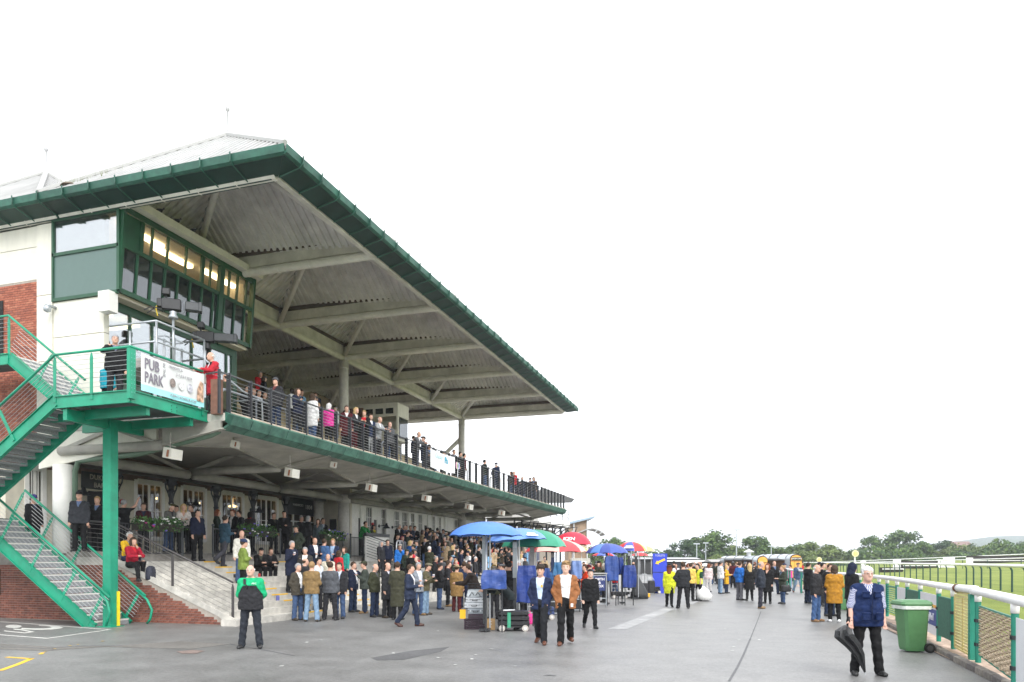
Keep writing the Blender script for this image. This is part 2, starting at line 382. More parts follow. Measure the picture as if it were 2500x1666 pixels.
for k in range(3):
    mb = MB(); mb.box(-22.05+k*.68, -21.55+k*.68, 39.87, 39.9, 10.72, 11.05); part(mb, 'cabin_window', GLASS_D, parent=cab)
mb = MB(); mb.box(-19.9, -19.87, 40.1, 41.2, 9.3, 10.5); part(mb, 'cabin_window', GLASS_D, parent=cab)
mb = MB(); mb.cbox((-21.0, 40.6, 8.6), 1.6, .9, 1.0); part(mb, 'cabin_support', CONC_D, parent=cab)
# ------------------------------------------------------------------ glazed control room over the near end
mb = MB(); mb.box(-24.0, -20.9, Y0+.02, 24.1, 10.0, 10.15); mb.box(-20.9, -18.5, Y0+.02, 24.1, 10.02, 10.14); mb.box(-24, -23.9, Y0+.05, 24.1, 10.15, 12.7)
mb.box(-24.0, -18.55, 24.0, 24.1, 10.1, 12.7)
part(mb, 'control_room_shell', M((.55,.50,.40), .8, .05))
mb = MB(); mb.box(-24.0, -18.35, Y0+.1, 24.0, 12.58, 12.64); part(mb, 'control_room_ceiling', M((.62,.58,.50), .8, .03))
for y, x in ((18.6,-20.6), (18.5,-18.9), (20.2,-19.2), (22.4,-19.0), (20.5,-20.8)):
    mb = MB(); mb.box(x-.8 if x == -20.6 else x-.10, x+.8 if x == -20.6 else x+.10, y-.10, y+1.7 if x != -20.6 else y+.10, 12.46, 12.575); part(mb, 'ceiling_light', LAMP)
def lean(z): return -18.37+(z-10.2)/2.5*.215
def wbar(name, y0, y1, z0, z1, th=.07, dx=0.0, mat=None, parent=None):
    mb = MB(); P = [(lean(z0)+dx, y0, z0), (lean(z0)+dx, y1, z0), (lean(z1)+dx, y1, z1), (lean(z1)+dx, y0, z1)]
    mb.prism(P, (-th,0,0)); return part(mb, name, mat or GREEN_W, parent=parent)
YR = 24.15
for z0, z1 in ((10.12,10.26), (11.5,11.62), (12.56,12.74)): wbar('window_rail', Y0+.05, YR, z0, z1, .10, .03)
for k in range(11):
    a = Y0+.14+k*.575; wn_ = wbar('window', a-.03, a+.03, 10.27, 11.49, .09, .025)
    if k < 11 and a+.545 < YR+.02: wbar('pane', a+.035, min(a+.54, YR-.05), 10.27, 11.49, .02, -.03, GLASS_D, wn_)
ups = [Y0+.05, 18.62, 19.05, 19.72, 20.55, 21.35, 21.75, 22.35, 22.75, 23.2, 23.7, YR-.06]
for k, a in enumerate(ups):
    w = .14 if a in (18.62, 21.35, 22.35) else .05
    wn_ = wbar('window', a-w/2, a+w/2, 11.63, 12.55, .09, .025)
    if k < len(ups)-1 and k != 0: wbar('pane', a+w/2+.01, ups[k+1]-(.09 if ups[k+1] in (18.62, 21.35, 22.35) else .03), 11.63, 12.55, .02, -.03, GLASS_T, wn_)
    if k == 0: wbar('panel', a+w/2+.002, ups[k+1]-.075, 11.63, 12.55, .05, -.01, GREEN_W, wn_)
wbar('corner_post', 22.2, 22.42, 10.27, 12.55, .16, .06); wbar('corner_post', Y0+.02, Y0+.12, 10.12, 12.74, .2, .07); wbar('corner_post', YR-.1, YR, 10.12, 12.74, .2, .07)
mb = MB(); mb.box(lean(12.6)-.10, -17.85, Y0+.12, YR+.1, 12.76, 13.0); part(mb, 'control_room_fascia', CREAM)
# its end window over the staircase
ew = MB()
for x0, x1, z0, z1 in ((-20.92,-18.35,12.56,12.72), (-20.92,-18.25,11.46,11.56), (-20.92,-18.32,10.04,10.14), (-20.92,-20.84,10.14,12.56), (-18.32,-18.22,10.14,12.6)): ew.box(x0, x1, Y0-.06, Y0+.04, z0, z1)
ew = part(ew, 'window', GREEN_W)
mb = MB(); mb.box(-20.84, -18.32, Y0-.01, Y0+.01, 11.56, 12.56); part(mb, 'pane', glass_mat('end_glass', (.8,.82,.8), .30, 1), parent=ew)
mb = MB(); mb.box(-20.84, -18.32, Y0-.02, Y0+.01, 10.14, 11.46); part(mb, 'panel', M((.09,.15,.135), .35, .03), parent=ew)
# lower office storey behind the camera platform
mb = MB(); mb.box(-19.0, -18.9, Y0+.1, YR-.1, 9.75, 10.02); mb.box(-19.0, -18.9, 23.75, 24.05, DK, 9.75); mb.box(-19.0, -18.9, Y0+.1, 23.75, DK, 6.35); mb.box(-19.0, -18.93, Y0+.1, 23.75, 7.55, 7.85)
part(mb, 'office_front', GREEN_W)
k = 0; y = Y0+.12
while y < 23.7:
    b = min(y+.92, 23.75); mb = MB(); mb.box(-18.99, -18.9, y, y+.07, 6.35, 9.75); wn_ = part(mb, 'window', GREEN_W)
    mb = MB(); mb.box(-18.97, -18.95, y+.07, b-.003, 7.85, 9.75); part(mb, 'pane', glass_mat('office_clear', (.55,.6,.58), .34, 1), parent=wn_)
    mb = MB(); mb.box(-18.98, -18.94, y+.07, b-.003, 6.36, 7.549); part(mb, 'panel', GREEN_W if k > 1 else M((.2,.3,.25), .5), parent=wn_); y = b; k += 1
mb = MB(); mb.box(-23.9, -19.1, 24.0, 24.08, DK, 10.0); mb.box(-24, -23.9, Y0+.1, 24.1, DK, 10.0); part(mb, 'office_wall', M((.5,.47,.4), .8))
for y in (18.5, 19.6): 
    mb = MB(); mb.box(-20.6, -19.4, y, y+.16, 9.7, 9.8); part(mb, 'ceiling_light', LAMP)
# end wall: cream cladding with joints, brick field
for a, b, z0, z1 in ((-20.9,-18.86,8.92,10.03), (-20.9,-18.86,7.55,8.91), (-20.9,-18.86,DK+.02,7.54), (-21.55,-20.91,10.3,12.55), (-21.55,-20.91,8.2,10.29), (-21.55,-20.91,5.7,8.19),
                     (-25.2,-21.56,11.9,12.55), (-25.2,-21.56,10.85,11.89), (-29,-25.21,10.85,12.55), (-21.55,-16.9,4.55,5.69)):
    mb = MB()
    if z0 == 4.55: mb.prism([(-21.55,Y0+.03,4.55+.25), (-19.6,Y0+.03,5.05), (-16.9,Y0+.03,5.52), (-16.9,Y0+.03,5.92), (-21.55,Y0+.03,5.92)], (0,.1,0))
    else: mb.box(a, b-.012, Y0-(.04 if a == -21.55 else 0), Y0+.2, z0, z1-.012)
    part(mb, 'wall_panel', CREAM)
mb = MB(); mb.box(-29, -18.9, Y0+.08, Y0+.22, 5.95, 12.6); part(mb, 'wall_backing', CONC_D)
mb = MB(); mb.cbox((-18.58, Y0-.12, 9.75), .42, .34, .62); part(mb, 'equipment_box', WHITE)
mb = MB(); mb.cbox((-20.8, Y0-.16, 9.85), .1, .3, .06); mb.lathe([(.01,-.14),(.10,-.1),(.12,0),(.08,.09),(.01,.11)], (-20.8, Y0-.3, 9.75), 10); part(mb, 'security_camera', GALV, True)
def brick_field(name, inside, x0, x1, z0, z1, y, base, near):
    """brick courses standing proud of a mortar bed; returns brick places"""
    mb = MB(); mb.prism(base, (0,.16,0)); wall = part(mb, name, MORTAR)
    out = []; r = 0; z = z0
    while z < z1-.06:
        x = x0-(.1125 if r % 2 else 0)
        while x < x1:
            if inside(x+.108, z+.033) and inside(x+.01, z+.06) and inside(x+.2, z+.06): out.append((x+.108, y, z+.033))
            x += .225
        z += .075; r += 1
    return wall, out
fieldA, pA = brick_field('brick_wall', lambda x, z: True, -25.2, -21.45, 5.75, 10.8, Y0-.006, [(-25.2,Y0-.0,5.7), (-21.56,Y0-.0,5.7), (-21.56,Y0-.0,10.84), (-25.2,Y0-.0,10.84)], True)
def below(x, z): return z < (-13.75-x)*.40-.16 if x > -18.3 else z < 1.75
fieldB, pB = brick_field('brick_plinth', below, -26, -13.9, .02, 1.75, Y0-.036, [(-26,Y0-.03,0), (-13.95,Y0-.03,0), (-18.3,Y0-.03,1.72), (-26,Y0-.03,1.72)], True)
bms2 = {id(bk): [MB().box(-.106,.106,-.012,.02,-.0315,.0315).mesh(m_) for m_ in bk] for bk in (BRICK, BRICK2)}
for wall, pts, lim in ((fieldA, pA, 150), (fieldB, pB, 150)):
    vis = [p for p in pts if (p[0] > -23.6)]
    vis.sort(key=lambda p: -p[0]-(p[2]-8)*.2 if wall is fieldA else (abs(p[0]+15.2)))
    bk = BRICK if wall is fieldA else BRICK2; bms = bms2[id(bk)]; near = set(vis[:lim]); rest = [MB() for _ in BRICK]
    for p in pts:
        q = rnd.choice((0,0,0,1,1,2,3)); 
        if p in near: put('brick', bms[q], wall, (p[0], p[1]-rnd.random()*.004, p[2]))
        else: rest[q].cbox((p[0], p[1]+.004, p[2]), .212, .032, .063, m=0)
    for q, mb in enumerate(rest):
        if mb.v: mb.m = [0]*len(mb.f)
    mb = MB()
    for q, r_ in enumerate(rest):
        if r_.v: mb.add(r_.v, r_.f, q)
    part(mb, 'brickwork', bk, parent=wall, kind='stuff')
mb = MB(); mb.box(-23.6, -23.0, Y0-.05, Y0-.02, 8.2, 10.3); part(mb, 'doorway', M((.01,.01,.01), .8))
mb = MB(); mb.box(-25.2, -23.1, Y0-.06, Y0-.04, .75, 1.6); part(mb, 'vent_opening', M((.012,.012,.012), .8))
# ------------------------------------------------------------------ terrace, steps
NS, TR, RI = 10, .46, .185; SX0 = -13.8
for i in range(NS):
    y = Y0-.02+(.0 if i else -.25); k = 0
    while y < 57:
        ln = 1.7+.25*((i*7+k*3) % 4)/4; b = min(y+ln, 57)
        mb = MB(); x1 = SX0-TR*i; mb.box(x1-TR-.06, x1, y+.006, b-.006, max(0, RI*(i-1)) if i > 1 else 0, RI*(i+1)); part(mb, 'step_block', CONC); y = b; k += 1
mb = MB(); mb.box(-18.9, SX0-TR*NS-.061, Y0-.03, 57, 0.0, 1.84); part(mb, 'step_landing', CONC)
mb = MB(); mb.prism([(-14.2,Y0-.05,.0), (-13.9,Y0-.05,.14), (-18.45,Y0-.05,1.98), (-19.9,Y0-.05,1.98), (-19.9,Y0-.05,1.74), (-18.3,Y0-.05,1.74), (-14.6,Y0-.05,.26)], (0,.06,0)); part(mb, 'stair_coping', CONC)
mb = MB(); mb.box(-27.5, -18.9, Y0-.02, 57, 0, 2.15); part(mb, 'terrace_floor', CONC_D)
# yellow nosings of the two aisles
for ya, yb in ((21.1,22.0), (25.2,26.1), (36.0,36.9), (43.0,43.9)):
    for i in range(NS):
        mb = MB(); x1 = SX0-TR*i; w = .06; mb.box(x1-w, x1+.004, ya, yb, RI*(i+1)-.035, RI*(i+1)+.004); part(mb, 'yellow_nosing', YELLOW)
# ------------------------------------------------------------------ ground floor fronts
BRK = M((.66,.62,.51), .8, .08, 3, .25, 30, n2=.15)
def front(X, y0, y1, zb, zt, opens, wall_mat, name):
    mb = MB(); last = y0; opens = sorted(opens)
    for a, b, s_, t in opens:
        mb.box(X-.25, X, last, a, zb, zt); mb.box(X-.25, X, a, b, t, zt)
        if s_ > zb+.01: mb.box(X-.25, X, a, b, zb, s_)
        last = b
    mb.box(X-.25, X, last, y1, zb, zt); return part(mb, name, wall_mat)
def sash(X, a, b, z0, z1, cols, rows, centre=False):
    mb = MB(); w = .04
    mb.box(X-.06, X+.025, a-.12, a+w, z0-.12, z1+.14); mb.box(X-.06, X+.025, b-w, b+.12, z0-.12, z1+.14); mb.box(X-.06, X+.05, a+w, b-w, z1-.02, z1+.18); mb.box(X-.06, X+.10, a+w, b-w, z0-.16, z0)
    xs = [a+w+(b-a-2*w)*k/cols for k in range(cols+1)]; zs = [z0+(z1-.02-z0)*k/rows for k in range(rows+1)]
    for k in range(1, cols):
        t = .05 if centre and k*2 == cols else .014
        mb.box(X-.045, X-.012, xs[k]-t, xs[k]+t, z0, z1-.02)
    for k in range(1, rows): mb.box(X-.043, X-.014, a+w, b-w, zs[k]-.014, zs[k]+.014)
    f = part(mb, 'window', WHITE)
    for i in range(cols):
        for j in range(rows):
            q = MB(); q.box(X-.056, X-.048, xs[i]+.02, xs[i+1]-.02, zs[j]+.018, zs[j+1]-.018); part(q, 'pane', GLASS_G, parent=f)
W1 = -23.0
wins1 = [(68,105), (333,396), (445,500), (541,592), (625,676)]
ops = []
for p, q in wins1: ops.append((AX(p, W1)[1], AX(q, W1)[1], 2.85, 4.95))
door1 = (AX(215, W1)[1], AX(262, W1)[1], 2.15, 4.45)
front(W1, 16.9 if False else Y0+.05, 33.0, 2.15, 5.02, [o for o in ops if o[0] > Y0+.2]+[door1], BRK, 'terrace_wall')
for a, b, s_, t in ops:
    if a > Y0+.2: sash(W1, a, b, s_, t, 4, 2, True)
mb = MB(); mb.box(W1-.3, W1+.02, Y0+.05, 35, 5.02, 5.86); part(mb, 'brown_band', M((.15,.095,.07), .8, .15, 4))
mb = MB(); mb.box(W1-.2, W1-.1, *door1[:2], 2.15, 4.45); dm = part(mb, 'bar_door', M((.03,.03,.035), .5))
mb = MB(); mb.box(W1-.1, W1-.08, door1[0]+.2, door1[0]+.6, 3.2, 4.2); part(mb, 'pane', GLASS_G, parent=dm)
mb = MB(); mb.box(W1, W1+.7, door1[0]-.04, door1[0]+.03, 2.17, 4.4); part(mb, 'open_door_leaf', M((.03,.03,.035), .5))
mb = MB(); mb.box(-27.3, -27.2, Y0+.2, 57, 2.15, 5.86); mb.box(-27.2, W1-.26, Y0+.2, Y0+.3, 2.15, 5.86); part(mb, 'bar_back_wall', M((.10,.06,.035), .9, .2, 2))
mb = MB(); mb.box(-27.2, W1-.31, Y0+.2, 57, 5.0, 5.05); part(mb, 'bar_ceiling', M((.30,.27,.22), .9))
for y in (23.2, 24.2, 26.2, 28.9, 31.0, 32.1):
    mb = MB(); mb.lathe([(.02,.0),(.22,.03),(.20,.09),(.05,.14),(.01,.16)], (-24.6, y, 4.55), 10); mb.tube((-24.6,y,4.7), (-24.6,y,5.0), .008, 4); part(mb, 'pendant_lamp', LAMP2, True)
# entrance with fascia sign
mb = MB(); mb.box(-23.05, -22.9, 33.0, 36.0, 4.35, 5.25); sgn = part(mb, 'entrance_fascia', M((.012,.014,.016), .4))
text("WARWICK'S", .17, M((.6,.6,.55), .5, 0), sgn, (-22.895, 34.1, 4.86), (0,1,0)); text('1804', .34, M((.6,.6,.55), .5, 0), sgn, (-22.895, 35.1, 4.80), (0,1,0))
mb = MB()
for y in (33.0, 33.75, 34.5, 35.25, 35.93): mb.box(-23.05, -22.95, y, y+.07, 2.15, 4.35)
mb.box(-23.04, -22.96, 33.07, 35.93, 3.95, 4.02); ent = part(mb, 'entrance_frame', M((.55,.57,.55), .5))
for y in (33.07, 33.82, 35.32):
    mb = MB(); mb.box(-23.01, -22.99, y+.002, y+.678, 2.2, 3.95); part(mb, 'pane', GLASS_G, parent=ent)
mb = MB(); mb.box(-22.95, -22.3, 35.28, 35.33, 2.17, 3.95); part(mb, 'open_door_leaf', M((.02,.03,.028), .4), parent=ent)
mb = MB(); mb.box(-23.2, -20.85, 36.0, 36.2, 2.15, 5.86); part(mb, 'return_wall', BRK)
mb = MB(); mb.box(-22.1, -21.7, 35.94, 35.99, 3.6, 4.2); part(mb, 'notice_board', M((.03,.03,.03), .5))
# long front beyond the round columns
W2 = -20.85
rawW = [(875,884,1), (893,908,0), (913,921,1), (930,946,0), (962,975,0), (981,994,0), (1000,1012,0), (1020,1031,0), (1036,1049,1), (1054,1062,0), (1070,1077,0), (1085,1092,0), (1108,1117,0), (1122,1130,0)]
ops = []
for p, q, dflag in rawW:
    a, b = AX(p, W2)[1], AX(q, W2)[1]; a = max(a, 36.4); ops.append((a, b, 2.15 if dflag else 2.75, 4.3 if dflag else 4.98, dflag))
front(W2, 36.2, 58.0, 2.15, 5.86, [o[:4] for o in ops], WHITE, 'long_front')
for a, b, s_, t, dflag in ops:
    if dflag:
        mb = MB(); mb.box(W2-.15, W2-.08, a, b, 2.15, 4.3); part(mb, 'bar_door', M((.03,.03,.035), .5))
    else: sash(W2, a, b, s_, t, 3, 4)
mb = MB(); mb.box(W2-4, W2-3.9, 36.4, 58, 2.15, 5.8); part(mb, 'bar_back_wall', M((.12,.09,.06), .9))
for i in range(7):
    y = 37.2+i*3.05; mb = MB(); mb.box(W2+.002, W2+.10, y-.16, y+.16, 2.15, 5.0); part(mb, 'pilaster', WHITE)
# cast iron veranda posts with brackets
for px in (283, 418, 527.5, 618, 697.5):
    x, y = AX(px, -21.2); mb = MB()
    mb.lathe([(.16,0),(.16,.12),(.11,.2),(.085,.3),(.085,1.9),(.11,1.95),(.085,2.0),(.08,2.35),(.14,2.42),(.10,2.48),(.12,2.6),(.2,2.72),(.2,2.85)], (x, y, 2.15), 10)
    for s_ in (-1, 1):
        mb.path([(x, y+s_*.09, 4.3), (x, y+s_*.16, 4.48), (x, y+s_*.27, 4.66), (x, y+s_*.31, 4.86), (x, y+s_*.24, 4.92)], .03, 5)
        mb.path([(x, y+s_*.10, 4.6), (x, y+s_*.2, 4.55), (x, y+s_*.26, 4.66)], .025, 5)
    part(mb, 'iron_post', IRON)
mb = MB(); mb.box(-21.32, -21.08, Y0+.3, 34, 5.0, 5.18); part(mb, 'veranda_beam', M((.05,.045,.04), .7))
# ground-floor signs fixed to the wall
def wall_sign(name, label, X, yc, zc, w, h, col, lines, tcol, cat='sign'):
    t = thing(name, label, cat, (X, yc, zc-h/2))
    mb = MB(); mb.box(X+.004, X+.04, yc-w/2, yc+w/2, zc-h/2, zc+h/2); bld(mb, 'board', paint(col), t)
    for s_, dy, dz, sz in lines: text(s_, sz, M(tcol, .5, 0), t, (X+.046, yc+dy, zc+dz), (0,1,0))
    return t
yd = AX(240, W1)[1]
wall_sign('bar_sign', "black DUKE'S BAR board over the open bar door", W1, yd, 4.82-.0, 1.5, .62, (.012,.013,.014), (("DUKE'S", 0, .13, .26), ('BAR', 0, -.16, .26)), (.55,.52,.45))
wall_sign('wall_notice', 'small white notice on the cream wall beside the red alarm bell', W1, AX(302, W1)[1], 3.55, .45, .35, (.7,.7,.7), (('No', 0, .05, .12),), (.05,.05,.05), 'notice')
for px, X, z in ((296, W1, 4.15), (908, W2, 4.02)):
    x, y = AX(px, X); mb = MB(); mb.tube((X+.01, y, z), (X+.09, y, z), .10, 12); mb.tube((X+.09, y, z), (X+.11, y, z), .05, 12)
    bld(mb, 'alarm_bell', M((.5,.02,.02), .4, .02), org=(X, y, z), label='round red alarm bell on the cream wall near the '+('flower box' if px < 400 else 'green jacket'), cat='alarm bell')
lab = {178: 'beside the bar sign', 455: 'behind the tweed flat cap', 612: 'between the last iron posts', 925: 'nearest the white slope panel', 957: 'over the leaning group', 1112: 'farthest along the white front'}
for px, X in ((178, W1), (455, W1), (612, W1), (925, W2), (957, W2), (1112, W2)):
    x, y = AX(px, X); z = 4.35 if X == W1 else 3.95; t = thing('wall_lamp', 'black swan-neck barn lamp on the wall '+lab[px], 'lamp', (X, y, z), 'barn lamps along the terrace walls')
    mb = MB(); mb.tube((X+.005, y, z), (X+.05, y, z), .09, 10); bld(mb, 'wall_plate', IRON, t); mb = MB(); mb.path([(X+.05,y,z), (X+.3,y,z+.04), (X+.48,y,z+.02)], .02, 6); bld(mb, 'arm', IRON, t)
    mb = MB(); mb.lathe([(.24,-.12),(.2,-.08),(.10,.02),(.07,.10),(.07,.16),(.02,.19)], (X+.5, y, z-.02), 12); bld(mb, 'lamp_shade', IRON, t, smooth=True)
# ------------------------------------------------------------------ green steel staircase
ST = thing('steel_staircase', 'bright green steel switchback staircase against the end of the grandstand', 'staircase', (-17.2, 16.45, 0))
TREAD = M((.30,.31,.32), .8, .25, 30); NOSE = M((.72,.70,.66), .7, .1, 12); WIRE = M((.55,.56,.56), .35, .05, 8, metal=.7)
def sp(mb, name, mat=GREEN, smooth=False, parent=None): return bld(mb, name, mat, parent or ST, smooth=smooth)
def flight(x0, z0, x1, z1, ya, yb, n):
    for y in (ya, yb):
        mb = MB(); p, q = V(x0, y, z0-.08), V(x1, y, z1-.08); mb.beam(p, q, .02, .32); s_ = 1 if y == ya else -1
        d = (q-p).normalized(); up = d.cross(V(0,1,0)).normalized(); up = up if up.z > 0 else -up
        for k in (-.155, .155): mb.beam(p+up*k, q+up*k, .10, .018, up)
        sp(mb, 'stringer')
    for k in range(n):
        t = (k+.5)/n; x = x0+(x1-x0)*t; z = z0+(z1-z0)*(k+1)/n-.06; w = abs(x1-x0)/n+.03; s_ = 1 if x1 < x0 else -1
        mb = MB(); mb.box(x-w/2, x+w/2, ya+.02, yb-.02, z-.05, z); fx = x+s_*w/2
        mb.box(fx-s_*.02, fx-s_*.005, ya+.02, yb-.02, z-abs(z1-z0)/n+.02, z-.05); tr = sp(mb, 'tread', TREAD)
        mb = MB(); mb.box(fx-s_*.07, fx+s_*.006, ya+.02, yb-.02, z-.035, z+.006); sp(mb, 'nosing', NOSE, parent=tr)
flight(-17.55, 0.02, -22.2, 3.2, 16.22, 17.46, 17)
flight(-22.2, 3.22, -17.5, 6.2, 14.97, 16.08, 16)
flight(-18.35, 6.2, -20.75, 7.95, 16.22, 17.46, 10)
def plate(x0, x1, y0, y1, z, sides):
    mb = MB(); mb.box(x0, x1, y0, y1, z-.05, z); sp(mb, 'landing_plate', M((.10,.12,.115), .8, .15, 6))
    for s_ in sides:
        mb = MB(); d = .30
        if s_ == 'y0': mb.box(x0, x1, y0-.02, y0+.01, z-d, z+.03); mb.box(x0, x1, y0-.06, y0-.02, z-d, z-d+.025); mb.box(x0, x1, y0-.06, y0-.02, z+.005, z+.03)
        if s_ == 'x1': mb.box(x1-.01, x1+.02, y0, y1, z-d, z+.03); mb.box(x1+.02, x1+.06, y0, y1, z-d, z-d+.025); mb.box(x1+.02, x1+.06, y0, y1, z+.005, z+.03)
        if s_ == 'y1': mb.box(x0, x1, y1-.01, y1+.02, z-d, z+.03)
        if s_ == 'x0': mb.box(x0-.02, x0+.01, y0, y1, z-d, z+.03)
        sp(mb, 'edge_channel')
PX0, PX1, PY0, PY1, PZ = -17.5, -15.0, 14.97, 17.75, 6.2
plate(PX0, PX1, PY0, PY1, PZ, ('y0', 'x1'))
plate(-18.35, PX0-.001, 16.1, PY1, PZ-.003, ('x0',))
plate(-23.6, -22.2, 14.97, 17.5, 3.2, ('x0', 'y0')); plate(-23.6, -20.76, 16.2, 17.5, 7.95, ('y0',))
mb = MB()
for y, z in ((15.6, 5.83), (17.2, 5.83)): mb.beam((-19.0, y, z), (PX1-.05, y, z), .12, .26)
mb.beam((-17.2, 14.99, 5.74), (-17.2, 17.6, 5.74), .14, .30); sp(mb, 'cross_beam')
mb = MB(); mb.box(-17.34, -17.06, 16.32, 16.58, .015, 5.85); mb.box(-17.45, -16.95, 16.2, 16.7, .0, .02); post = sp(mb, 'support_post')
mb = MB(); mb.box(-23.0, -22.8, 16.1, 16.3, 0, 7.7); sp(mb, 'support_post')
for dx, dy in ((.14,.19), (-.2,-.0)):
    mb = MB(); mb.cbox((-17.2+.17, 16.45+dy*.6, .5) if dx > 0 else (-17.37, 16.42, .5), .05, .07, 1.0); sp(mb, 'yellow_guard', M((.8,.62,.02), .5, .1, 9))
def rail(pts, base, mat, wires=8, h=1.05, spacing=1.1, pr=.03, flat=True, tilt=False, wmat=WIRE, rr=.036, skip=()):
    """posts, wires and a handrail following pts"""
    top = []
    for a, b in zip(pts[:-1], pts[1:]):
        a, b = Vector(a), Vector(b); d = (b-a).normalized(); up = V(0,0,1)
        if tilt and abs(d.z) > .1: up = (up-d*up.dot(d)).normalized()
        n = max(1, round((b-a).length/spacing)); hh = h*(up.z if tilt else 1) if abs(d.z) > .1 else h
        for k in range(n+1):
            p = a+(b-a)*(k/n if n else 0)
            if k == n and (b-Vector(pts[-1])).length > .01: continue
            if tilt and abs(d.z) > .1 and k == 0: p = p+d*.25
            mb = MB(); w = d.cross(up).normalized()
            q = p-up*.22; r_ = p+up*(hh-.05)
            mb.prism([q-d*.045, q+d*.045, r_-up*.12+d*.05, r_+d*.012, r_-d*.012, r_-up*.12-d*.05], w*.016); bld(mb, 'post', mat, base)
        for k in range(wires):
            o = up*(hh*(.1+.82*k/(wires-1))); mb = MB(); mb.tube(a+o, b+o, .0065, 4, cap=False); bld(mb, 'wire', wmat, base)
        top += [a+up*hh, b+up*hh]
    tp = [top[0]]
    for p in top[1:]:
        if (p-tp[-1]).length > .08: tp.append(p)
    mb = MB(); mb.path(tp, rr, 8); bld(mb, 'handrail', mat, base, smooth=True)
off = .06
rail([(-17.45, 16.2, .12), (-22.2, 16.2, 3.38)], ST, GREEN, tilt=True, spacing=1.5)
rail([(-17.45, 17.48, .12), (-22.2, 17.48, 3.38)], ST, GREEN, tilt=True, spacing=1.5)
mb = MB(); mb.path([(-17.3,17.48,1.0), (-16.9,17.48,.72), (-16.72,17.48,.42), (-16.78,17.48,.15), (-16.9,17.48,.02)], .036, 8); sp(mb, 'handrail_end', smooth=True)
mb = MB(); mb.path([(-17.3,16.2,1.0), (-17.05,16.2,.72), (-16.95,16.2,.42), (-17.1,16.2,.05)], .036, 8); sp(mb, 'handrail_end', smooth=True)
rail([(-22.2, 14.95, 3.38), (PX0, 14.95, 6.28), (PX1+.0, 14.95, 6.28)], ST, GREEN, tilt=True, spacing=1.6)
rail([(PX1+.03, 14.95, 6.28), (PX1+.03, 17.55, 6.28)], ST, GREEN, spacing=2.6)
rail([(-18.35, 16.2, 6.3), (-20.75, 16.2, 8.05), (-23.4, 16.2, 8.05)], ST, GREEN, tilt=True, spacing=1.5)
mb = MB(); mb.box(PX1-.02, PX1+.08, 14.87, 15.06, 6.0, 7.28); cp = sp(mb, 'corner_post')
mb = MB()
for k in range(10):
    for s_ in (-.03, .03): mb.lathe([(.0,0),(.014,.0),(.014,.006),(.0,.012)], (0,0,0), 6); 
    break
mb = MB()
for k in range(10):
    for y in (14.92, 15.01): mb.tube((PX1+.08, y, 6.15+k*.11), (PX1+.095, y, 6.15+k*.11), .013, 6)
sp(mb, 'bolt_heads', M((.1,.4,.3), .4), parent=cp)
mb = MB()
for y, z in ((16.35,6.1), (16.35,6.0), (16.55,6.1), (16.55,6.0), (16.35,5.94), (16.55,5.94)): mb.tube((PX1+.02, y, z), (PX1+.035, y, z), .016, 6)
sp(mb, 'bolt_heads', M((.02,.12,.08), .4))
# banner laced to the landing rail
BN = thing('pub_banner', 'grey PUB IN THE PARK banner with pale blue base on the green landing', 'banner', (PX1+.09, 16.4, 6.22))
bx_ = PX1+.09; ya, yb, za, zb = 15.22, 17.52, 6.27, 7.24
mb = MB(); n = 16; pts = []
for k in range(n+1):
    y = ya+(yb-ya)*k/n; s_ = .012*math.sin(k*1.3)+.01*math.sin(k*.5); z1 = zb-.03*math.sin(math.pi*k/n)-.01*(k % 2)
    for z in (za, za+.17, z1): pts.append((bx_+s_, y, z))
fs = []
for k in range(n): fs += [(3*k, 3*k+3, 3*k+4, 3*k+1), (3*k+1, 3*k+4, 3*k+5, 3*k+2)]
mb.add(pts, fs); mb.m = [1 if i % 2 == 0 else 0 for i in range(len(fs))]
bld(mb, 'sheet', [M((.66,.67,.66), .6, .03, 3), M((.35,.75,.78), .6, .05, 3)], BN)
tg = M((.20,.18,.22), .6, 0); tl = M((.32,.31,.34), .6, 0); X_ = bx_+.03
text('PUB', .40, tg, BN, (X_, 15.56, 6.98), (0,1,0), sx=.72, bold=.006); text('PARK', .40, tg, BN, (X_, 15.63, 6.63), (0,1,0), sx=.66, bold=.006)
text('IN THE', .12, tl, BN, (X_, 15.98, 6.98), (0,0,-1), zdir=(0,1,0))
text('WARWICK', .10, tl, BN, (X_, 16.42, 7.12), (0,1,0)); text('5-7 JULY 2019', .10, tl, BN, (X_, 16.72, 6.96), (0,1,0)); text('PUBINTHEPARKUK.COM', .09, tl, BN, (X_, 16.7, 6.36), (0,1,0))
for y, c in ((16.3, (.22,.18,.16)), (16.62, (.75,.75,.75)), (16.95, (.5,.5,.55))):
    mb = MB(); mb.prism([(X_-.004, y+.10*math.cos(a*.3927), 6.70+.125*math.sin(a*.3927)) for a in range(16)], (.004,0,0)); bld(mb, 'round_picture', M(c, .6, .5, 14), BN)
mb = MB(); mb.prism([(X_-.004, 17.22, 6.42), (X_-.004, 17.48, 6.4), (X_-.004, 17.48, 6.95), (X_-.004, 17.36, 7.0), (X_-.004, 17.24, 6.75)], (.004,0,0)); bld(mb, 'food_picture', M((.55,.36,.25), .6, .7, 9), BN)
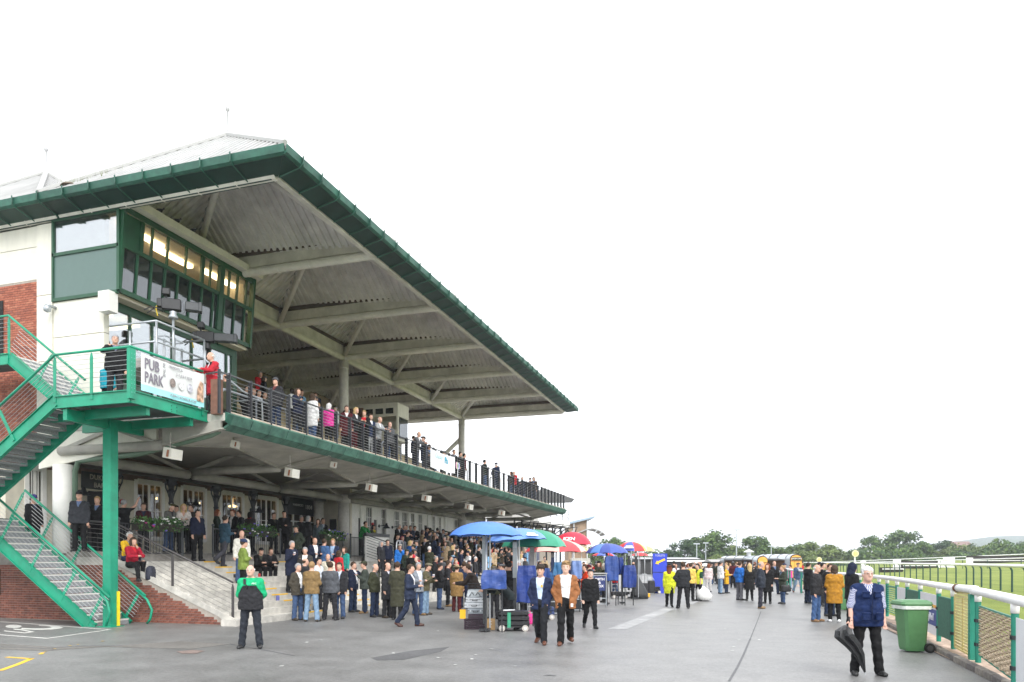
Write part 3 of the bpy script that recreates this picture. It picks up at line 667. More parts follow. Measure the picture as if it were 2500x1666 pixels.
# ------------------------------------------------------------------ balcony balustrade
BR = thing('balcony_railing', 'long black balustrade with flat posts and steel wires along the balcony', 'railing', (DE-.06, DN, DK))
pm = MB().box(-.085,.05,-.022,.022,-.12,1.13).mesh(IRON)
y = DN-.02
while y < DFAR-.05: put('post', pm, BR, (DE-.04, y, DK)); y += .97
for k in range(9):
    mb = MB(); mb.tube((DE-.05, DN-.7 if k == 8 else DN, DK+.1+k*.105), (DE-.05, DFAR-.1, DK+.1+k*.105), .007, 4); bld(mb, 'wire', WIRE, BR)
mb = MB(); mb.tube((DE-.05, DN-.4, DK+1.08), (DE-.05, DFAR-.1, DK+1.08), .028, 8); bld(mb, 'handrail', M((.06,.065,.07), .4), BR, smooth=True)
mb = MB(); mb.tube((DE-.05, DN-.4, DK+1.08), (-14.93, DN-.12, DK+1.14), .028, 8); bld(mb, 'handrail', M((.06,.065,.07), .4), BR, smooth=True)
mb = MB(); mb.box(DE-.09, DE-.03, DN-.45, DN-.38, DK-.1, DK+1.15); bld(mb, 'post', IRON, BR)
mb = MB(); mb.box(-14.75, -14.45, DN-.18, DN-.02, DK-.05, DK+.95); bld(mb, 'end_pier', M((.20,.10,.07), .9, .2, 6), BR)
# inner crowd barriers on the deck
for k, (ya, yb) in enumerate(((19.0,22.4), (29.5,31.4), (38,40), (44,46))):
    t = thing('crowd_barrier', ('grey tubular barrier on the balcony behind the balustrade, '+('nearest the green offices', 'beside the maroon coat', 'below the press cabin', 'farthest along')[k]), 'barrier', (-15.5, ya, DK), 'tubular barriers on the balcony')
    mb = MB(); mb.path([(-15.5,ya,DK), (-15.5,ya,DK+.95), (-15.5,ya+.1,DK+1.05), (-15.5,yb-.1,DK+1.05), (-15.5,yb,DK+.95), (-15.5,yb,DK)], .04, 8); bld(mb, 'frame', M((.22,.24,.27), .4), t, smooth=True)
    mb = MB(); mb.tube((-15.5,(ya+yb)/2,DK), (-15.5,(ya+yb)/2,DK+1.02), .03, 8); bld(mb, 'post', M((.12,.13,.15), .4), t)
CB = thing('charity_banner', 'white charity banner tied to the black balcony balustrade', 'banner', (DE+.03, 0, DK))
ya, yb = AX(1051, DE+.03)[1], AX(1110, DE+.03)[1]; mb = MB(); pts = []
CB.location.y = ya; ORG[CB.name] = V(DE+.03, ya, DK)
for k in range(13):
    y = ya+(yb-ya)*k/12; pts += [(DE+.03+.015*math.sin(k*1.7), y, DK+.14-.03*math.sin(k*.9)), (DE+.03+.015*math.sin(k*1.1), y, DK+1.0-.05*math.sin(math.pi*k/12))]
mb.add(pts, [(2*k, 2*k+2, 2*k+3, 2*k+1) for k in range(12)]); bld(mb, 'sheet', M((.8,.8,.82), .6, .02), CB)
text('Charity', .30, M((.45,.7,.75), .6, 0), CB, (DE+.06, ya+.95, DK+.75), (0,1,0)); text('Pa', .42, M((.03,.35,.5), .6, 0), CB, (DE+.06, ya+1.85, DK+.66), (0,1,0), bold=.01)
for y, c in ((ya+3.2, (.7,.4,.5)), (ya+3.5, (.45,.45,.75)), (ya+3.35, (.6,.75,.45))):
    mb = MB(); mb.prism([(DE+.055, y+.12*math.cos(a*.5236), DK+.6+.18*math.sin(a*.5236)) for a in range(12)], (.004,0,0)); bld(mb, 'printed_spot', M(c, .6, .1), CB)
# ------------------------------------------------------------------ camera position over the offices
CP = thing('camera_platform', 'raised camera platform with grey scaffold handrails beside the office windows', 'platform', (-17.6, 18.9, DK))
mb = MB(); mb.box(-18.8, -17.0, Y0+.15, 20.0, 7.72, 7.82); bld(mb, 'deck', CONC_D, CP)
mb = MB(); mb.box(-17.05, -16.95, Y0+.12, 20.05, 7.70, 8.0); mb.box(-18.8, -17.0, Y0+.02, Y0+.12, 7.72, 8.0); bld(mb, 'kick_board', M((.30,.28,.26), .9, .2, 6), CP)
for x, y in ((-17.1,18.0), (-17.1,19.9), (-18.7,18.0), (-18.7,19.9)):
    mb = MB(); mb.tube((x,y,DK), (x,y,7.72), .05, 8); bld(mb, 'leg', GALV, CP)
for x, y in ((-17.0,17.95), (-17.0,20.0), (-18.0,17.95), (-17.9,20.0), (-17.6,18.9), (-17.2,18.9)):
    mb = MB(); mb.tube((x,y,7.8), (x,y,9.12 if x == -17.0 else 8.9), .035, 8); bld(mb, 'upright', GALV, CP, smooth=True)
for z in (8.5, 9.12):
    mb = MB(); mb.path([(-18.8,17.95,z), (-17.0,17.95,z), (-17.0,20.0,z), (-17.9,20.0,z)], .033, 8); bld(mb, 'handrail', GALV, CP, smooth=True)
mb = MB(); mb.path([(-17.6,18.5,8.85), (-17.2,18.5,8.85), (-17.2,19.3,8.85), (-17.6,19.3,8.85)], .025, 6, closed=True); bld(mb, 'inner_rail', GALV, CP)
mb = MB(); mb.path([(-17.0,20.0,8.5), (-16.7,21.6,7.75), (-16.4,22.2,7.6), (-16.4,22.3,DK)], .033, 8); mb.path([(-16.4,22.2,7.6), (-17.6,22.2,7.6)], .03, 6); bld(mb, 'stair_rail', GALV, CP, smooth=True)
def tv_camera(label, x, y, zb, zh, rz, box):
    t = thing('broadcast_camera', label, 'television camera', (x, y, zb), 'television cameras on the stand'); BK = M((.015,.016,.018), .45, .15, 20); DG = M((.05,.055,.06), .4, .1, 14)
    c, s_ = math.cos(rz), math.sin(rz)
    def w(u, v, z): return (x+u*c-v*s_, y+u*s_+v*c, z)
    mb = MB(); mb.tube((x,y,zb), (x,y,zh-.35), .04, 10); mb.lathe([(.14,0),(.15,.05),(.09,.14),(.12,.2),(.05,.24)], (x,y,zh-.42), 12); bld(mb, 'pedestal', GALV if box else BK, t, smooth=True)
    mb = MB(); mb.bbox(w(-.05,0,zh), .55, .26, .34, rz, .02); mb.bbox(w(-.38,0,zh+.02), .16, .22, .26, rz, .02); bd = bld(mb, 'camera_body', BK, t)
    mb = MB(); mb.bbox(w(.55,0,zh), .66 if not box else .42, .27, .27, rz, .025); mb.bbox(w(.90 if not box else .78,0,zh), .10, .31, .30, rz, .02); bld(mb, 'lens', DG, t)
    mb = MB(); mb.bbox(w(-.2,.02,zh+.38), .22, .30, .2, rz, .02); mb.tube(w(-.2,0,zh+.17), w(-.2,0,zh+.3), .03, 6); bld(mb, 'viewfinder', BK, t)
    mb = MB(); mb.path([w(-.3,.15,zh-.2), w(-.3,.15,zh+.2), w(.3,.15,zh+.2), w(.3,.15,zh-.2)], .014, 6); bld(mb, 'cage', GALV if box else BK, t)
    mb = MB(); mb.path([w(-.3,-.1,zh-.2), w(-.6,-.14,zh-.15), w(-.8,-.2,zh-.3)], .018, 6); mb.path([w(-.3,.1,zh-.2), w(-.55,.16,zh-.1), w(-.75,.2,zh-.26)], .018, 6); bld(mb, 'pan_bar', BK, t)
    mb = MB(); mb.path([w(-.4,.1,zh+.1), w(-.5,.1,zh-.1), w(-.45,.1,zh-.35)], .02, 6); bld(mb, 'cable', M((.7,.5,.02), .5), t)
x, y = AY(423, 18.7); tv_camera('black television camera in a silver cage above the camera platform', x, y, 7.82, ZH(755, DEP(x,y))+.12, R(38), True)
x, y = AY(506, 20.4); tv_camera('black television camera with long box lens behind the red coat', x, y, DK, ZH(824, DEP(x,y)), R(30), False)
# ------------------------------------------------------------------ loudspeakers under the balcony
spk = None; SPL = ('nearest the green post', 'dark one tucked behind the fascia corner', 'above the crowd in front of the doors', 'small one over the round column', 'over the slope panel', 'over the leaning group', 'over the white front', 'last one toward the far end')
for k, (px, py, X) in enumerate(((419,1107,-15.9), (573,1085,-15.2), (711,1154,-15.1), (813,1135,-14.9), (905,1190,-15.0), (1040,1216,-15.0), (1144,1237,-15.0), (1224,1252,-15.0))):
    x, y = AX(px, X); z = ZH(py, DEP(x, y)); sc = 1 if k not in (1, 3) else .7
    if spk is None:
        spk = thing('loudspeaker', 'cream box loudspeaker hung under the balcony, '+SPL[0], 'loudspeaker', (x, y, z), 'loudspeakers under the balcony')
        mb = MB(); mb.prism([(x+.17,y-.22,z-.20), (x+.21,y-.22,z+.10), (x-.12,y-.18,z+.17), (x-.17,y-.18,z-.13)], (0,.44,0)); bld(mb, 'cabinet', M((.62,.60,.53), .6, .06), spk)
        mb = MB(); mb.prism([(x+.02,y-.245,z-.13), (x+.08,y-.245,z-.14), (x+.12,y-.245,z+.06), (x+.06,y-.245,z+.07)], (0,.02,0)); bld(mb, 'rust_patch', M((.25,.10,.05), .8, .3, 20), spk)
        mb = MB(); mb.tube((x-.05,y,z+.1), (x-.05,y,z+.6), .02, 6); mb.beam((x-.05,y-.2,z+.22), (x-.05,y+.2,z+.22), .04, .02); bld(mb, 'bracket', M((.3,.28,.25), .6), spk)
    else: dup(spk, (x, y, z), 'cream box loudspeaker hung under the balcony, '+SPL[k], sc=sc, rz=(0, .5, 0, .6, .05, 0, -.1, .1)[k])
# ------------------------------------------------------------------ terrace railings
def bar_fence(label, X, ya, yb, z, h=1.05):
    t = thing('terrace_railing', label, 'railing', (X, ya, z), 'black bar railings along the terrace')
    mb = MB(); mb.tube((X,ya,z+h), (X,yb,z+h), .022, 6); bld(mb, 'top_rail', IRON, t); mb = MB(); mb.tube((X,ya,z+.12), (X,yb,z+.12), .018, 6); bld(mb, 'bottom_rail', IRON, t)
    me = MB().tube((0,0,.1), (0,0,h), .011, 5).mesh(IRON); n = int((yb-ya)/.125)
    for k in range(1, n): put('bar', me, t, (X, ya+(yb-ya)*k/n, z))
    for yy in (ya, yb):
        mb = MB(); mb.tube((X,yy,z), (X,yy,z+h+.08), .035, 8); mb.lathe([(.02,0),(.055,.03),(.05,.08),(.01,.11)], (X,yy,z+h+.08), 8); bld(mb, 'post', M((.05,.055,.06), .4), t)
FX = -18.75
def seg(p, q, label): a, b = AX(p, FX)[1], AX(q, FX)[1]; bar_fence(label, FX, a, b, 2.0)
seg(290, 444, 'black bar railing carrying the nearest flower box'); seg(446, 476, 'short black bar railing where the blonde woman leans')
seg(520, 590, 'black bar railing left of the middle flower box'); seg(591, 684, 'black bar railing behind the two seated men'); seg(818, 838, 'short black bar railing left of the big round column'); seg(856, 888, 'short black bar railing right of the big round column')
# wire rail on the near end of the terrace and down the steps
WR = thing('step_handrail', 'dark wire railing running from the terrace down the near end of the steps', 'railing', (-18.5, 17.9, 1.85))
BRZ = M((.05,.045,.045), .45, .1, 6)
ex = AY(141, 17.9)[0]
rail([(-20.3, 17.9, 2.15), (-18.5, 17.9, 2.0), (-14.2, 17.9, .22)], WR, BRZ, wires=7, h=1.02, spacing=1.9, rr=.03, wmat=M((.25,.24,.23), .4, metal=.5))
# ramp screen and steel hoops to the right
RS = thing('ramp_screen', 'white panel with sloping black wires in front of the windows', 'screen', (-18.6, 38, 1.85))
ya, yb = AX(893, -18.6)[1], AX(950, -18.6)[1]; ORG[RS.name] = V(-18.6, ya, 1.85); RS.location.y = ya
mb = MB(); mb.box(-18.66, -18.62, ya, yb, 1.85, 3.15); bld(mb, 'white_panel', WHITE, RS)
mb = MB(); mb.box(-18.7, -18.56, ya-.05, yb, 3.15, 3.32); bld(mb, 'top_rail', IRON, RS)
for k in range(8):
    mb = MB(); mb.tube((-18.55, ya, 3.1-k*.14), (-17.2, yb, 2.3-k*.14), .012, 5); bld(mb, 'wire', IRON, RS)
mb = MB(); mb.beam((-18.55, ya, 3.2), (-17.2, yb, 2.42), .05, .05); bld(mb, 'sloping_rail', IRON, RS)
SS = M((.55,.56,.58), .3, .05, 6, metal=.8)
for k, (p, q, X) in enumerate(((1036,1080,-17.6), (1096,1130,-18.2), (968,984,-17.0))):
    a, b = AX(p, X)[1], AX(q, X)[1]; t = thing('steel_hoop_rail', 'steel hoop handrail standing among the crowd on the steps, '+('largest', 'behind the bald man', 'below the leaning group')[k], 'handrail', (X, a, 1.2), 'steel hoop rails on the steps')
    zt = 2.9; mb = MB(); mb.path([(X,a,1.2), (X,a,zt-.1), (X,a+.1,zt), (X,b-.1,zt), (X,b,zt-.1), (X,b,1.2)], .035, 8); bld(mb, 'hoop', SS, t, smooth=True); mb = MB(); mb.tube((X,(a+b)/2,1.2), (X,(a+b)/2,zt), .03, 8); bld(mb, 'post', SS, t)
# ------------------------------------------------------------------ flower boxes
LEAF = [M(c, .6, .25, 8, spec=.3) for c in ((.05,.13,.03),(.08,.19,.045),(.03,.08,.03))]
def flowers(label, p, q, z, seed, cols):
    r = random.Random(seed); X = FX+.14; a, b = AX(p, X)[1], AX(q, X)[1]; t = thing('flower_box', label, 'flower box', (X, a, z), 'flower boxes on the terrace railing')
    mb = MB(); mb.prism([(X-.12,a,z+.1), (X+.10,a,z+.1), (X+.16,a,z+.34), (X-.14,a,z+.34)], (0,b-a,0)); bld(mb, 'trough', M((.03,.025,.02), .8), t)
    mb = MB()
    for i in range(900):
        u = r.random(); y = a-.05+(b-a+.1)*u; h = .30*(.5+.5*math.sin(u*9+seed)**2); x = X+r.gauss(.04,.13); zz = z+.3+r.uniform(-.22 if x > X+.1 else .0, h)
        s_ = r.uniform(.025,.05); c = V(x, y, zz); d1 = V(r.gauss(0,1), r.gauss(0,1), r.gauss(0,1)).normalized()*s_; d2 = d1.cross(V(r.gauss(0,1), r.gauss(0,1), r.gauss(0,1))).normalized()*s_*.6
        mb.add([c-d1, c+d2, c+d1, c-d2], [(0,1,2,3)], r.randrange(3))
    bld(mb, 'foliage', LEAF, t, kind='stuff')
    me = {}
    for i in range(16):
        c = r.choice(cols); y = a+(b-a)*r.random(); x = X+r.uniform(.12,.26)
        if c not in me: me[c] = MB().lathe([(.005,-.02),(.03,-.01),(.05,.02),(.03,.03),(.004,.015)], (0,0,0), 6).mesh(M(c, .6, .1, 30), True)
        put('flower', me[c], t, (x, y, z+.3+r.uniform(-.2,.28)))
WHT, VIO, MAG = (.85,.85,.8), (.2,.15,.6), (.45,.03,.22)
flowers('flower box with white and violet petunias below the tweed flat cap', 330, 438, 2.75, 3, [WHT,WHT,WHT,VIO,MAG]); flowers('leafy flower box behind the green puffer jacket', 588, 664, 2.75, 8, [WHT,VIO]); flowers('flower box with violet blooms left of the big round column', 786, 838, 2.75, 5, [VIO,VIO,WHT])

# ------------------------------------------------------------------ small things on the stand
def pigeon(label, x, y, z, rz, col):
    t = thing('pigeon', label, 'pigeon', (x, y, z), 'pigeons on the stand'); t.rotation_euler.z = rz; PM_ = M(col, .7, .2, 40)
    def c_add(nm, mb, mt): o = bpy.data.objects.new(nm, mb.mesh(mt, True)); COL.objects.link(o); o.parent = t
    mb = MB(); rs = []
    for u, r_, zz in ((-.20,.012,.05), (-.12,.035,.07), (-.04,.065,.10), (.05,.075,.12), (.11,.055,.15), (.135,.035,.19), (.15,.034,.22), (.175,.022,.235), (.20,.006,.225)): rs.append([(u, r_*math.cos(a*.785)*.85, zz+r_*math.sin(a*.785)) for a in range(8)])
    mb.rings(rs); c_add('body', mb, PM_); mb = MB()
    for s_ in (-1, 1): mb.tube((.02, s_*.025, 0), (.02, s_*.025, .08), .006, 4); mb.tube((.02, s_*.025, .003), (.06, s_*.025, .003), .005, 4)
    c_add('legs', mb, M((.4,.15,.12), .6))
pigeon('pigeon on the white roof hip', *AY(281, 19.2), 14.32, .3, (.10,.10,.12))
for k in range(3): pigeon('dark pigeon roosting under the roof edge, '+('nearest', 'middle', 'farthest')[k], -18.0, Y0+1.3+k*.75, 13.0, 1.2, (.02,.02,.025))
t = thing('grass_tuft', 'tuft of grass growing in the roof gutter', 'grass', (-19.9, Y0-.7, 13.1)); mb = MB(); r = random.Random(4)
for i in range(160):
    x = -19.9+r.gauss(0,.5); y = Y0-.3+r.random()*.8; h_ = r.uniform(.1,.3); b_ = V(x, y, 13.15+(y-Y0+.7)*.7); e_ = b_+V(r.gauss(0,.08), r.gauss(0,.08), h_); mb.quad(b_-V(.012,0,0), b_+V(.012,0,0), e_)
bld(mb, 'blades', M((.16,.19,.06), .8, .3, 9), t, kind='stuff'); mb = MB(); mb.lathe([(.3,-.02),(.22,.05),(.05,.09)], (-19.9, Y0-.25, 13.42), 8); bld(mb, 'soil', M((.12,.09,.06), .9), t)
X = SX0-TR*8-.2; x, y = AX(326, X); t = thing('rucksack', 'dark patterned rucksack beside the seated red jacket', 'bag', (X, y, RI*8))
def sack(c, sx, sy, sz, rz):
    rs = []
    for z, k in ((0,.85), (.04,1), (.2,1.0), (.32,.92), (.40,.7), (.43,.3)): rs.append([(c[0]+sx/2*k*math.cos(a*.5236)*abs(math.cos(a*.5236))**-.3 if abs(math.cos(a*.5236)) > .01 else c[0], c[1]+sy/2*k*math.sin(a*.5236), c[2]+z*sz/.43) for a in range(12)])
    return MB().rings(rs)
bld(sack((X+.55, y+.1, RI*7), .26, .3, .42, 0), 'body', M((.025,.028,.045), .7, .5, 30), t, smooth=True); mb = MB(); mb.path([(X+.68,y,RI*7+.4), (X+.73,y+.05,RI*7+.25), (X+.69,y,RI*7+.08)], .015, 5); bld(mb, 'strap', M((.02,.02,.03), .7), t)
for k, (px, i, col, lb) in enumerate(((573,6,(.02,.02,.02),'black paper cup left on the steps beside the lime puffer'), (633,6,(.5,.03,.03),'red drinks can beside the seated men'), (678,2,(.10,.11,.30),'blue and white carton left on the steps'))):
    X = SX0-TR*i-.12; x, y = AX(px, X); z = RI*(i+1); mb = MB(); mb.lathe([(.032,0),(.042,.03),(.045,.11),(.03,.12)] if k != 2 else [(.07,0),(.075,.1),(.07,.16),(.05,.165)], (X, y, z), 10 if k != 2 else 4); bld(mb, ('paper_cup','drinks_can','drinks_carton')[k], M(col, .5, .2, 20), org=(X,y,z), label=lb, cat=('cup','can','carton')[k])
# ------------------------------------------------------------------ ground, asphalt, turf
def grass_mat():
    m = bpy.data.materials.new('turf'); m.use_nodes = True; N = m.node_tree.nodes; L = m.node_tree.links; b = N['Principled BSDF']; b.inputs['Roughness'].default_value = .9; b.inputs['Specular IOR Level'].default_value = .15
    tc = N.new('ShaderNodeTexCoord'); mp = N.new('ShaderNodeMapping'); mp.inputs['Scale'].default_value = (.5,.12,.5); L.new(tc.outputs['Object'], mp.inputs[0])
    n1 = N.new('ShaderNodeTexNoise'); n1.inputs['Scale'].default_value = 1.2; n1.inputs['Detail'].default_value = 8; n1.inputs['Roughness'].default_value = .7; L.new(mp.outputs[0], n1.inputs[0])
    n2 = N.new('ShaderNodeTexNoise'); n2.inputs['Scale'].default_value = 18; n2.inputs['Detail'].default_value = 4; L.new(tc.outputs['Object'], n2.inputs[0])
    ad = N.new('ShaderNodeMath'); ad.operation = 'MULTIPLY_ADD'; ad.inputs[1].default_value = .4; L.new(n2.outputs['Fac'], ad.inputs[0]); L.new(n1.outputs['Fac'], ad.inputs[2])
    rp = N.new('ShaderNodeValToRGB'); e = rp.color_ramp.elements; e[0].position = .5; e[0].color = (.11,.15,.03,1); e[1].position = .9; e[1].color = (.235,.275,.062,1); L.new(ad.outputs[0], rp.inputs[0]); L.new(rp.outputs[0], b.inputs['Base Color'])
    bp = N.new('ShaderNodeBump'); bp.inputs['Strength'].default_value = .6; bp.inputs['Distance'].default_value = .05; L.new(n2.outputs['Fac'], bp.inputs['Height']); L.new(bp.outputs[0], b.inputs['Normal'])
    return m
def asphalt_mat():
    m = bpy.data.materials.new('asphalt'); m.use_nodes = True; N = m.node_tree.nodes; L = m.node_tree.links; b = N['Principled BSDF']; b.inputs['Specular IOR Level'].default_value = .5
    tc = N.new('ShaderNodeTexCoord'); o = tc.outputs['Object']
    def nz(s_, d, r=.6): n = N.new('ShaderNodeTexNoise'); n.inputs['Scale'].default_value = s_; n.inputs['Detail'].default_value = d; n.inputs['Roughness'].default_value = r; L.new(o, n.inputs[0]); return n.outputs['Fac']
    big, mid, fine = nz(.16, 6, .7), nz(1.3, 6, .7), nz(60, 2)
    def ma(a, k, c): q = N.new('ShaderNodeMath'); q.operation = 'MULTIPLY_ADD'; L.new(a, q.inputs[0]); q.inputs[1].default_value = k; (L.new(c, q.inputs[2]) if not isinstance(c, float) else setattr(q.inputs[2], 'default_value', c)); return q.outputs[0]
    f = ma(nz(13, 3, .8), .42, ma(fine, .40, ma(mid, .26, ma(big, .5, 0.0))))
    rp = N.new('ShaderNodeValToRGB'); e = rp.color_ramp.elements; e[0].position = .60; e[0].color = (.078,.077,.074,1); e[1].position = .98; e[1].color = (.265,.262,.256,1); L.new(f, rp.inputs[0]); L.new(rp.outputs[0], b.inputs['Base Color'])
    mr = N.new('ShaderNodeMapRange'); mr.inputs[1].default_value = .35; mr.inputs[2].default_value = .65; mr.inputs[3].default_value = .40; mr.inputs[4].default_value = .56; L.new(big, mr.inputs[0]); L.new(mr.outputs[0], b.inputs['Roughness'])
    bp = N.new('ShaderNodeBump'); bp.inputs['Strength'].default_value = .22; bp.inputs['Distance'].default_value = .006; L.new(fine, bp.inputs['Height']); L.new(bp.outputs[0], b.inputs['Normal'])
    return m
ASPH = asphalt_mat(); TURF = grass_mat()
mb = MB(); mb.quad((-2600,-300,-.05), (2600,-300,-.05), (2600,2700,-.05), (-2600,2700,-.05)); bld(mb, 'ground', M((.12,.16,.05), .95, .3, .02), kind='structure')
mb = MB(); mb.quad((-70,-20,0), (3.72,-20,0), (3.72,60,0), (-70,60,0)); mb.quad((-70,60,0), (3.72,60,0), (9,135,0), (-70,135,0)); bld(mb, 'asphalt_apron', ASPH, kind='structure')
def zt_(x, y):
    a = min(1, max(0, (x-4.6)/5)); z = .02+.46*a*a*(3-2*a)
    r = max(0, min(x, 110)-16)
    z += .048*r*min(1, max(0, (y-30)/60)); return z
xs = [4.62,5.2,5.8,6.5,7.2,8,8.8,9.6,11,13,16,20,26,34,45,60,80,110,160,300,800,2400]; ys = [-20,0,10,20,30,40,50,60,75,90,110,140,180,240,320,450,800,1500,2600]
P = [(x if x > 4.7 else 4.62+(0 if y < 60 else (y-60)*.07), y, zt_(x, y)) for y in ys for x in xs]; nx = len(xs)
mb = MB(); mb.add(P, [(j*nx+i, j*nx+i+1, (j+1)*nx+i+1, (j+1)*nx+i) for j in range(len(ys)-1) for i in range(nx-1)]); bld(mb, 'turf', TURF, smooth=True, kind='structure')
mb = MB(); mb.quad((3.7,-20,.022), (4.9,-20,.022), (4.9,62,.022), (3.5,62,.022)); bld(mb, 'sand_strip', M((.46,.34,.26), .95, .25, 4, .8, 16, n2=.3, n2scale=2.), kind='structure')
# repairs, cracks and paint on the asphalt
def patch(name, pts, mat, z, **k): mb = MB(); mb.quad(*[(*GR(px, py), z) for px, py in pts]); return bld(mb, name, mat, kind='structure')
patch('asphalt_patch', [(905,1607),(1000,1590),(1098,1580),(1075,1592),(985,1612),(920,1613)], M((.11,.11,.112), .7, .25, 20, .4, 60, n2=.3), .004)
patch('asphalt_patch', [(0,1572),(130,1580),(270,1578),(440,1566),(560,1573),(470,1585),(250,1580),(110,1590),(0,1586)], M((.17,.16,.145), .75, .2, 12, .3, 60, n2=.3), .004)
patch('asphalt_patch', [(430,1592),(470,1588),(500,1590),(480,1597),(445,1597)], M((.20,.15,.13), .8, .3, 9, n2=.4), .008)
patch('painted_band', [(1482,1537),(1530,1537),(1648,1487),(1625,1484)], M((.36,.36,.36), .7, .2, 5, n2=.3), .004)
patch('painted_band', [(1668,1476),(1690,1476),(1722,1463),(1705,1462)], M((.36,.36,.36), .7, .2, 5, n2=.3), .004)
CRK = M((.11,.11,.115), .8, .3, 9)
def crack(pts, w):
    mb = MB(); P = [V(*GR(*p), .005) for p in pts]
    for i, (a, b) in enumerate(zip(P[:-1], P[1:])):
        n = (b-a).cross(V(0,0,1)).normalized()*w; mb.quad(a-n, b-n, b+n, a+n)
    bld(mb, 'asphalt_crack', CRK, kind='structure')
crack([(1858,1493),(1850,1515),(1838,1545),(1832,1560)], .012); crack([(1832,1560),(1815,1600),(1800,1630),(1780,1664)], .02); crack([(0,1580),(60,1581),(110,1584),(190,1578),(300,1577)], .03); crack([(560,1573),(640,1587),(720,1602)], .02); crack([(1330,1651),(1340,1649),(1356,1651)], .04)
LINE = M((.62,.61,.57), .7, .12, 14, n2=.25, n2scale=3)
def line(pts, w, mat, name='painted_line'):
    mb = MB()
    for a, b in zip(pts[:-1], pts[1:]):
        a, b = V(*GR(*a), .004), V(*GR(*b), .004); n = (b-a).cross(V(0,0,1)).normalized()*w/2; e = (b-a).normalized()*w/2*0; mb.quad(a-n-e, b-n+e, b+n+e, a+n-e)
    bld(mb, name, mat, kind='structure')
line([(-60,1514),(270,1538)], .10, LINE); line([(-60,1546),(112,1559)], .10, LINE); line([(110,1560),(268,1538)], .10, LINE)
line([(0,1638),(45,1622),(78,1608)], .10, YELLOW); line([(16,1605),(76,1609)], .10, YELLOW); line([(98,1598),(105,1594)], .08, YELLOW)
# wheelchair emblem painted on the bay
mb = MB(); z = .004
def g3(px, py): return (*GR(px, py), z)
mb.quad(*[g3(33+20*math.cos(a*.3927), 1530+4.0*math.sin(a*.3927)) for a in range(16)])
arc = [(52,1537),(85,1538.5),(125,1538),(146,1535.5),(155,1533),(146,1530),(128,1528),(95,1527)]; ari = [(52,1533.5),(85,1535),(110,1534.8),(122,1533.5),(126,1532),(122,1530.5),(112,1529.5),(95,1528.6)]
for i in range(len(arc)-1): mb.quad(g3(*arc[i]), g3(*arc[i+1]), g3(*ari[i+1]), g3(*ari[i]))
bp_ = [(33,1535.5),(50,1536.5),(86,1543.5),(60,1547),(10,1542)]; bq = [(33,1538),(48,1539),(72,1543.5),(60,1545),(10,1540)]
for i in range(len(bp_)-1): mb.quad(g3(*bp_[i]), g3(*bp_[i+1]), g3(*bq[i+1]), g3(*bq[i]))
bld(mb, 'bay_emblem', LINE, kind='structure')
LF = MB().quad((-.05,-.02,.006),(.0,-.035,.012),(.06,.0,.006),(.01,.03,.014)).mesh(M((.5,.33,.05), .8, .2, 9))
for k, (px, py) in enumerate(((170,1578),(250,1567),(345,1544),(132,1586),(112,1592),(191,1575))):
    o = put('fallen_leaf', LF, None, (*GR(px, py), .004), k*1.1); tag(o, 'small yellow fallen leaf lying on the asphalt by the painted bay', 'leaf', 'fallen leaves near the bay')
# kerb of separate blocks
KB = put('kerb', MB().box(-.05,.05,-.05,.05,-.04,-.03).mesh(CONC_D), None, (3.7, 12, 0)); tag(KB, kind='structure')
kme = [MB().bbox((0,0,.05), .13, .46, .12, 0, .012).mesh(M(c, .9, .25, 12, .5, 40)) for c in ((.16,.145,.13),(.11,.10,.095),(.2,.18,.155))]
y = 9.0; k = 0
while y < 32:
    x = 3.60+(y-11)*.018 if y < 25 else 3.86; put('kerb_block', kme[(k*5) % 3], KB, (x-.0, y, rnd.uniform(-.008,.008)), rnd.uniform(-.03,.01)); y += .475; k += 1
# ------------------------------------------------------------------ spectator rail on the right
RP = [(3.05,8.0),(3.4,10.5),(3.57,11.9),(3.98,15.3),(4.08,17.0),(4.16,18.9),(4.35,22.5),(4.43,26.8),(4.35,31),(3.95,35.9),(3.3,42),(2.7,50),(2.6,60)]
def rx(y):
    for (xa, ya), (xb, yb) in zip(RP[:-1], RP[1:]):
        if ya <= y <= yb: return xa+(xb-xa)*(y-ya)/(yb-ya)
    return RP[-1][0]
def pxof(x, y): return 1250+FPX*(x*CY+y*SY)/DEP(x, y)
def railpt(px): return min(((rx(y*.02), y*.02) for y in range(400, 3000)), key=lambda p: abs(pxof(*p)-px))
SR = thing('spectator_rail', 'thick white top rail on green posts bounding the walkway', 'railing', (4.1, 17, 0))
PW = M((.80,.80,.80), .45, .03, 5, n2=.1); PG = M((.01,.19,.13), .45, .1, 6)
mb = MB(); mb.path([(rx(y), y, 1.31-.0*(y)) for y in (8,9.5,11,12.2,13.4,14.6)]+[(4.0,15.6,1.30)], .075, 12); bld(mb, 'top_rail', PW, SR, smooth=True)
mb = MB(); mb.path([(4.0,15.5,1.33),(4.07,17.0,1.31)], .075, 12); bld(mb, 'gate_rail', PW, SR, smooth=True)
mb = MB(); mb.tube((4.05,16.95,1.31), (4.055,17.03,1.31), .085, 12); bld(mb, 'rail_clamp', M((.12,.05,.03), .7), SR)
mb = MB(); mb.path([(rx(y*1.0), y*1.0, 1.30) for y in range(17, 60, 2)], .07, 12); bld(mb, 'top_rail', PW, SR, smooth=True)
ppx = [2100,2122,2146,2166,2190,2215,2247,2292,2328,2376,2388,2478,2560]; pts_ = [railpt(p) for p in ppx]
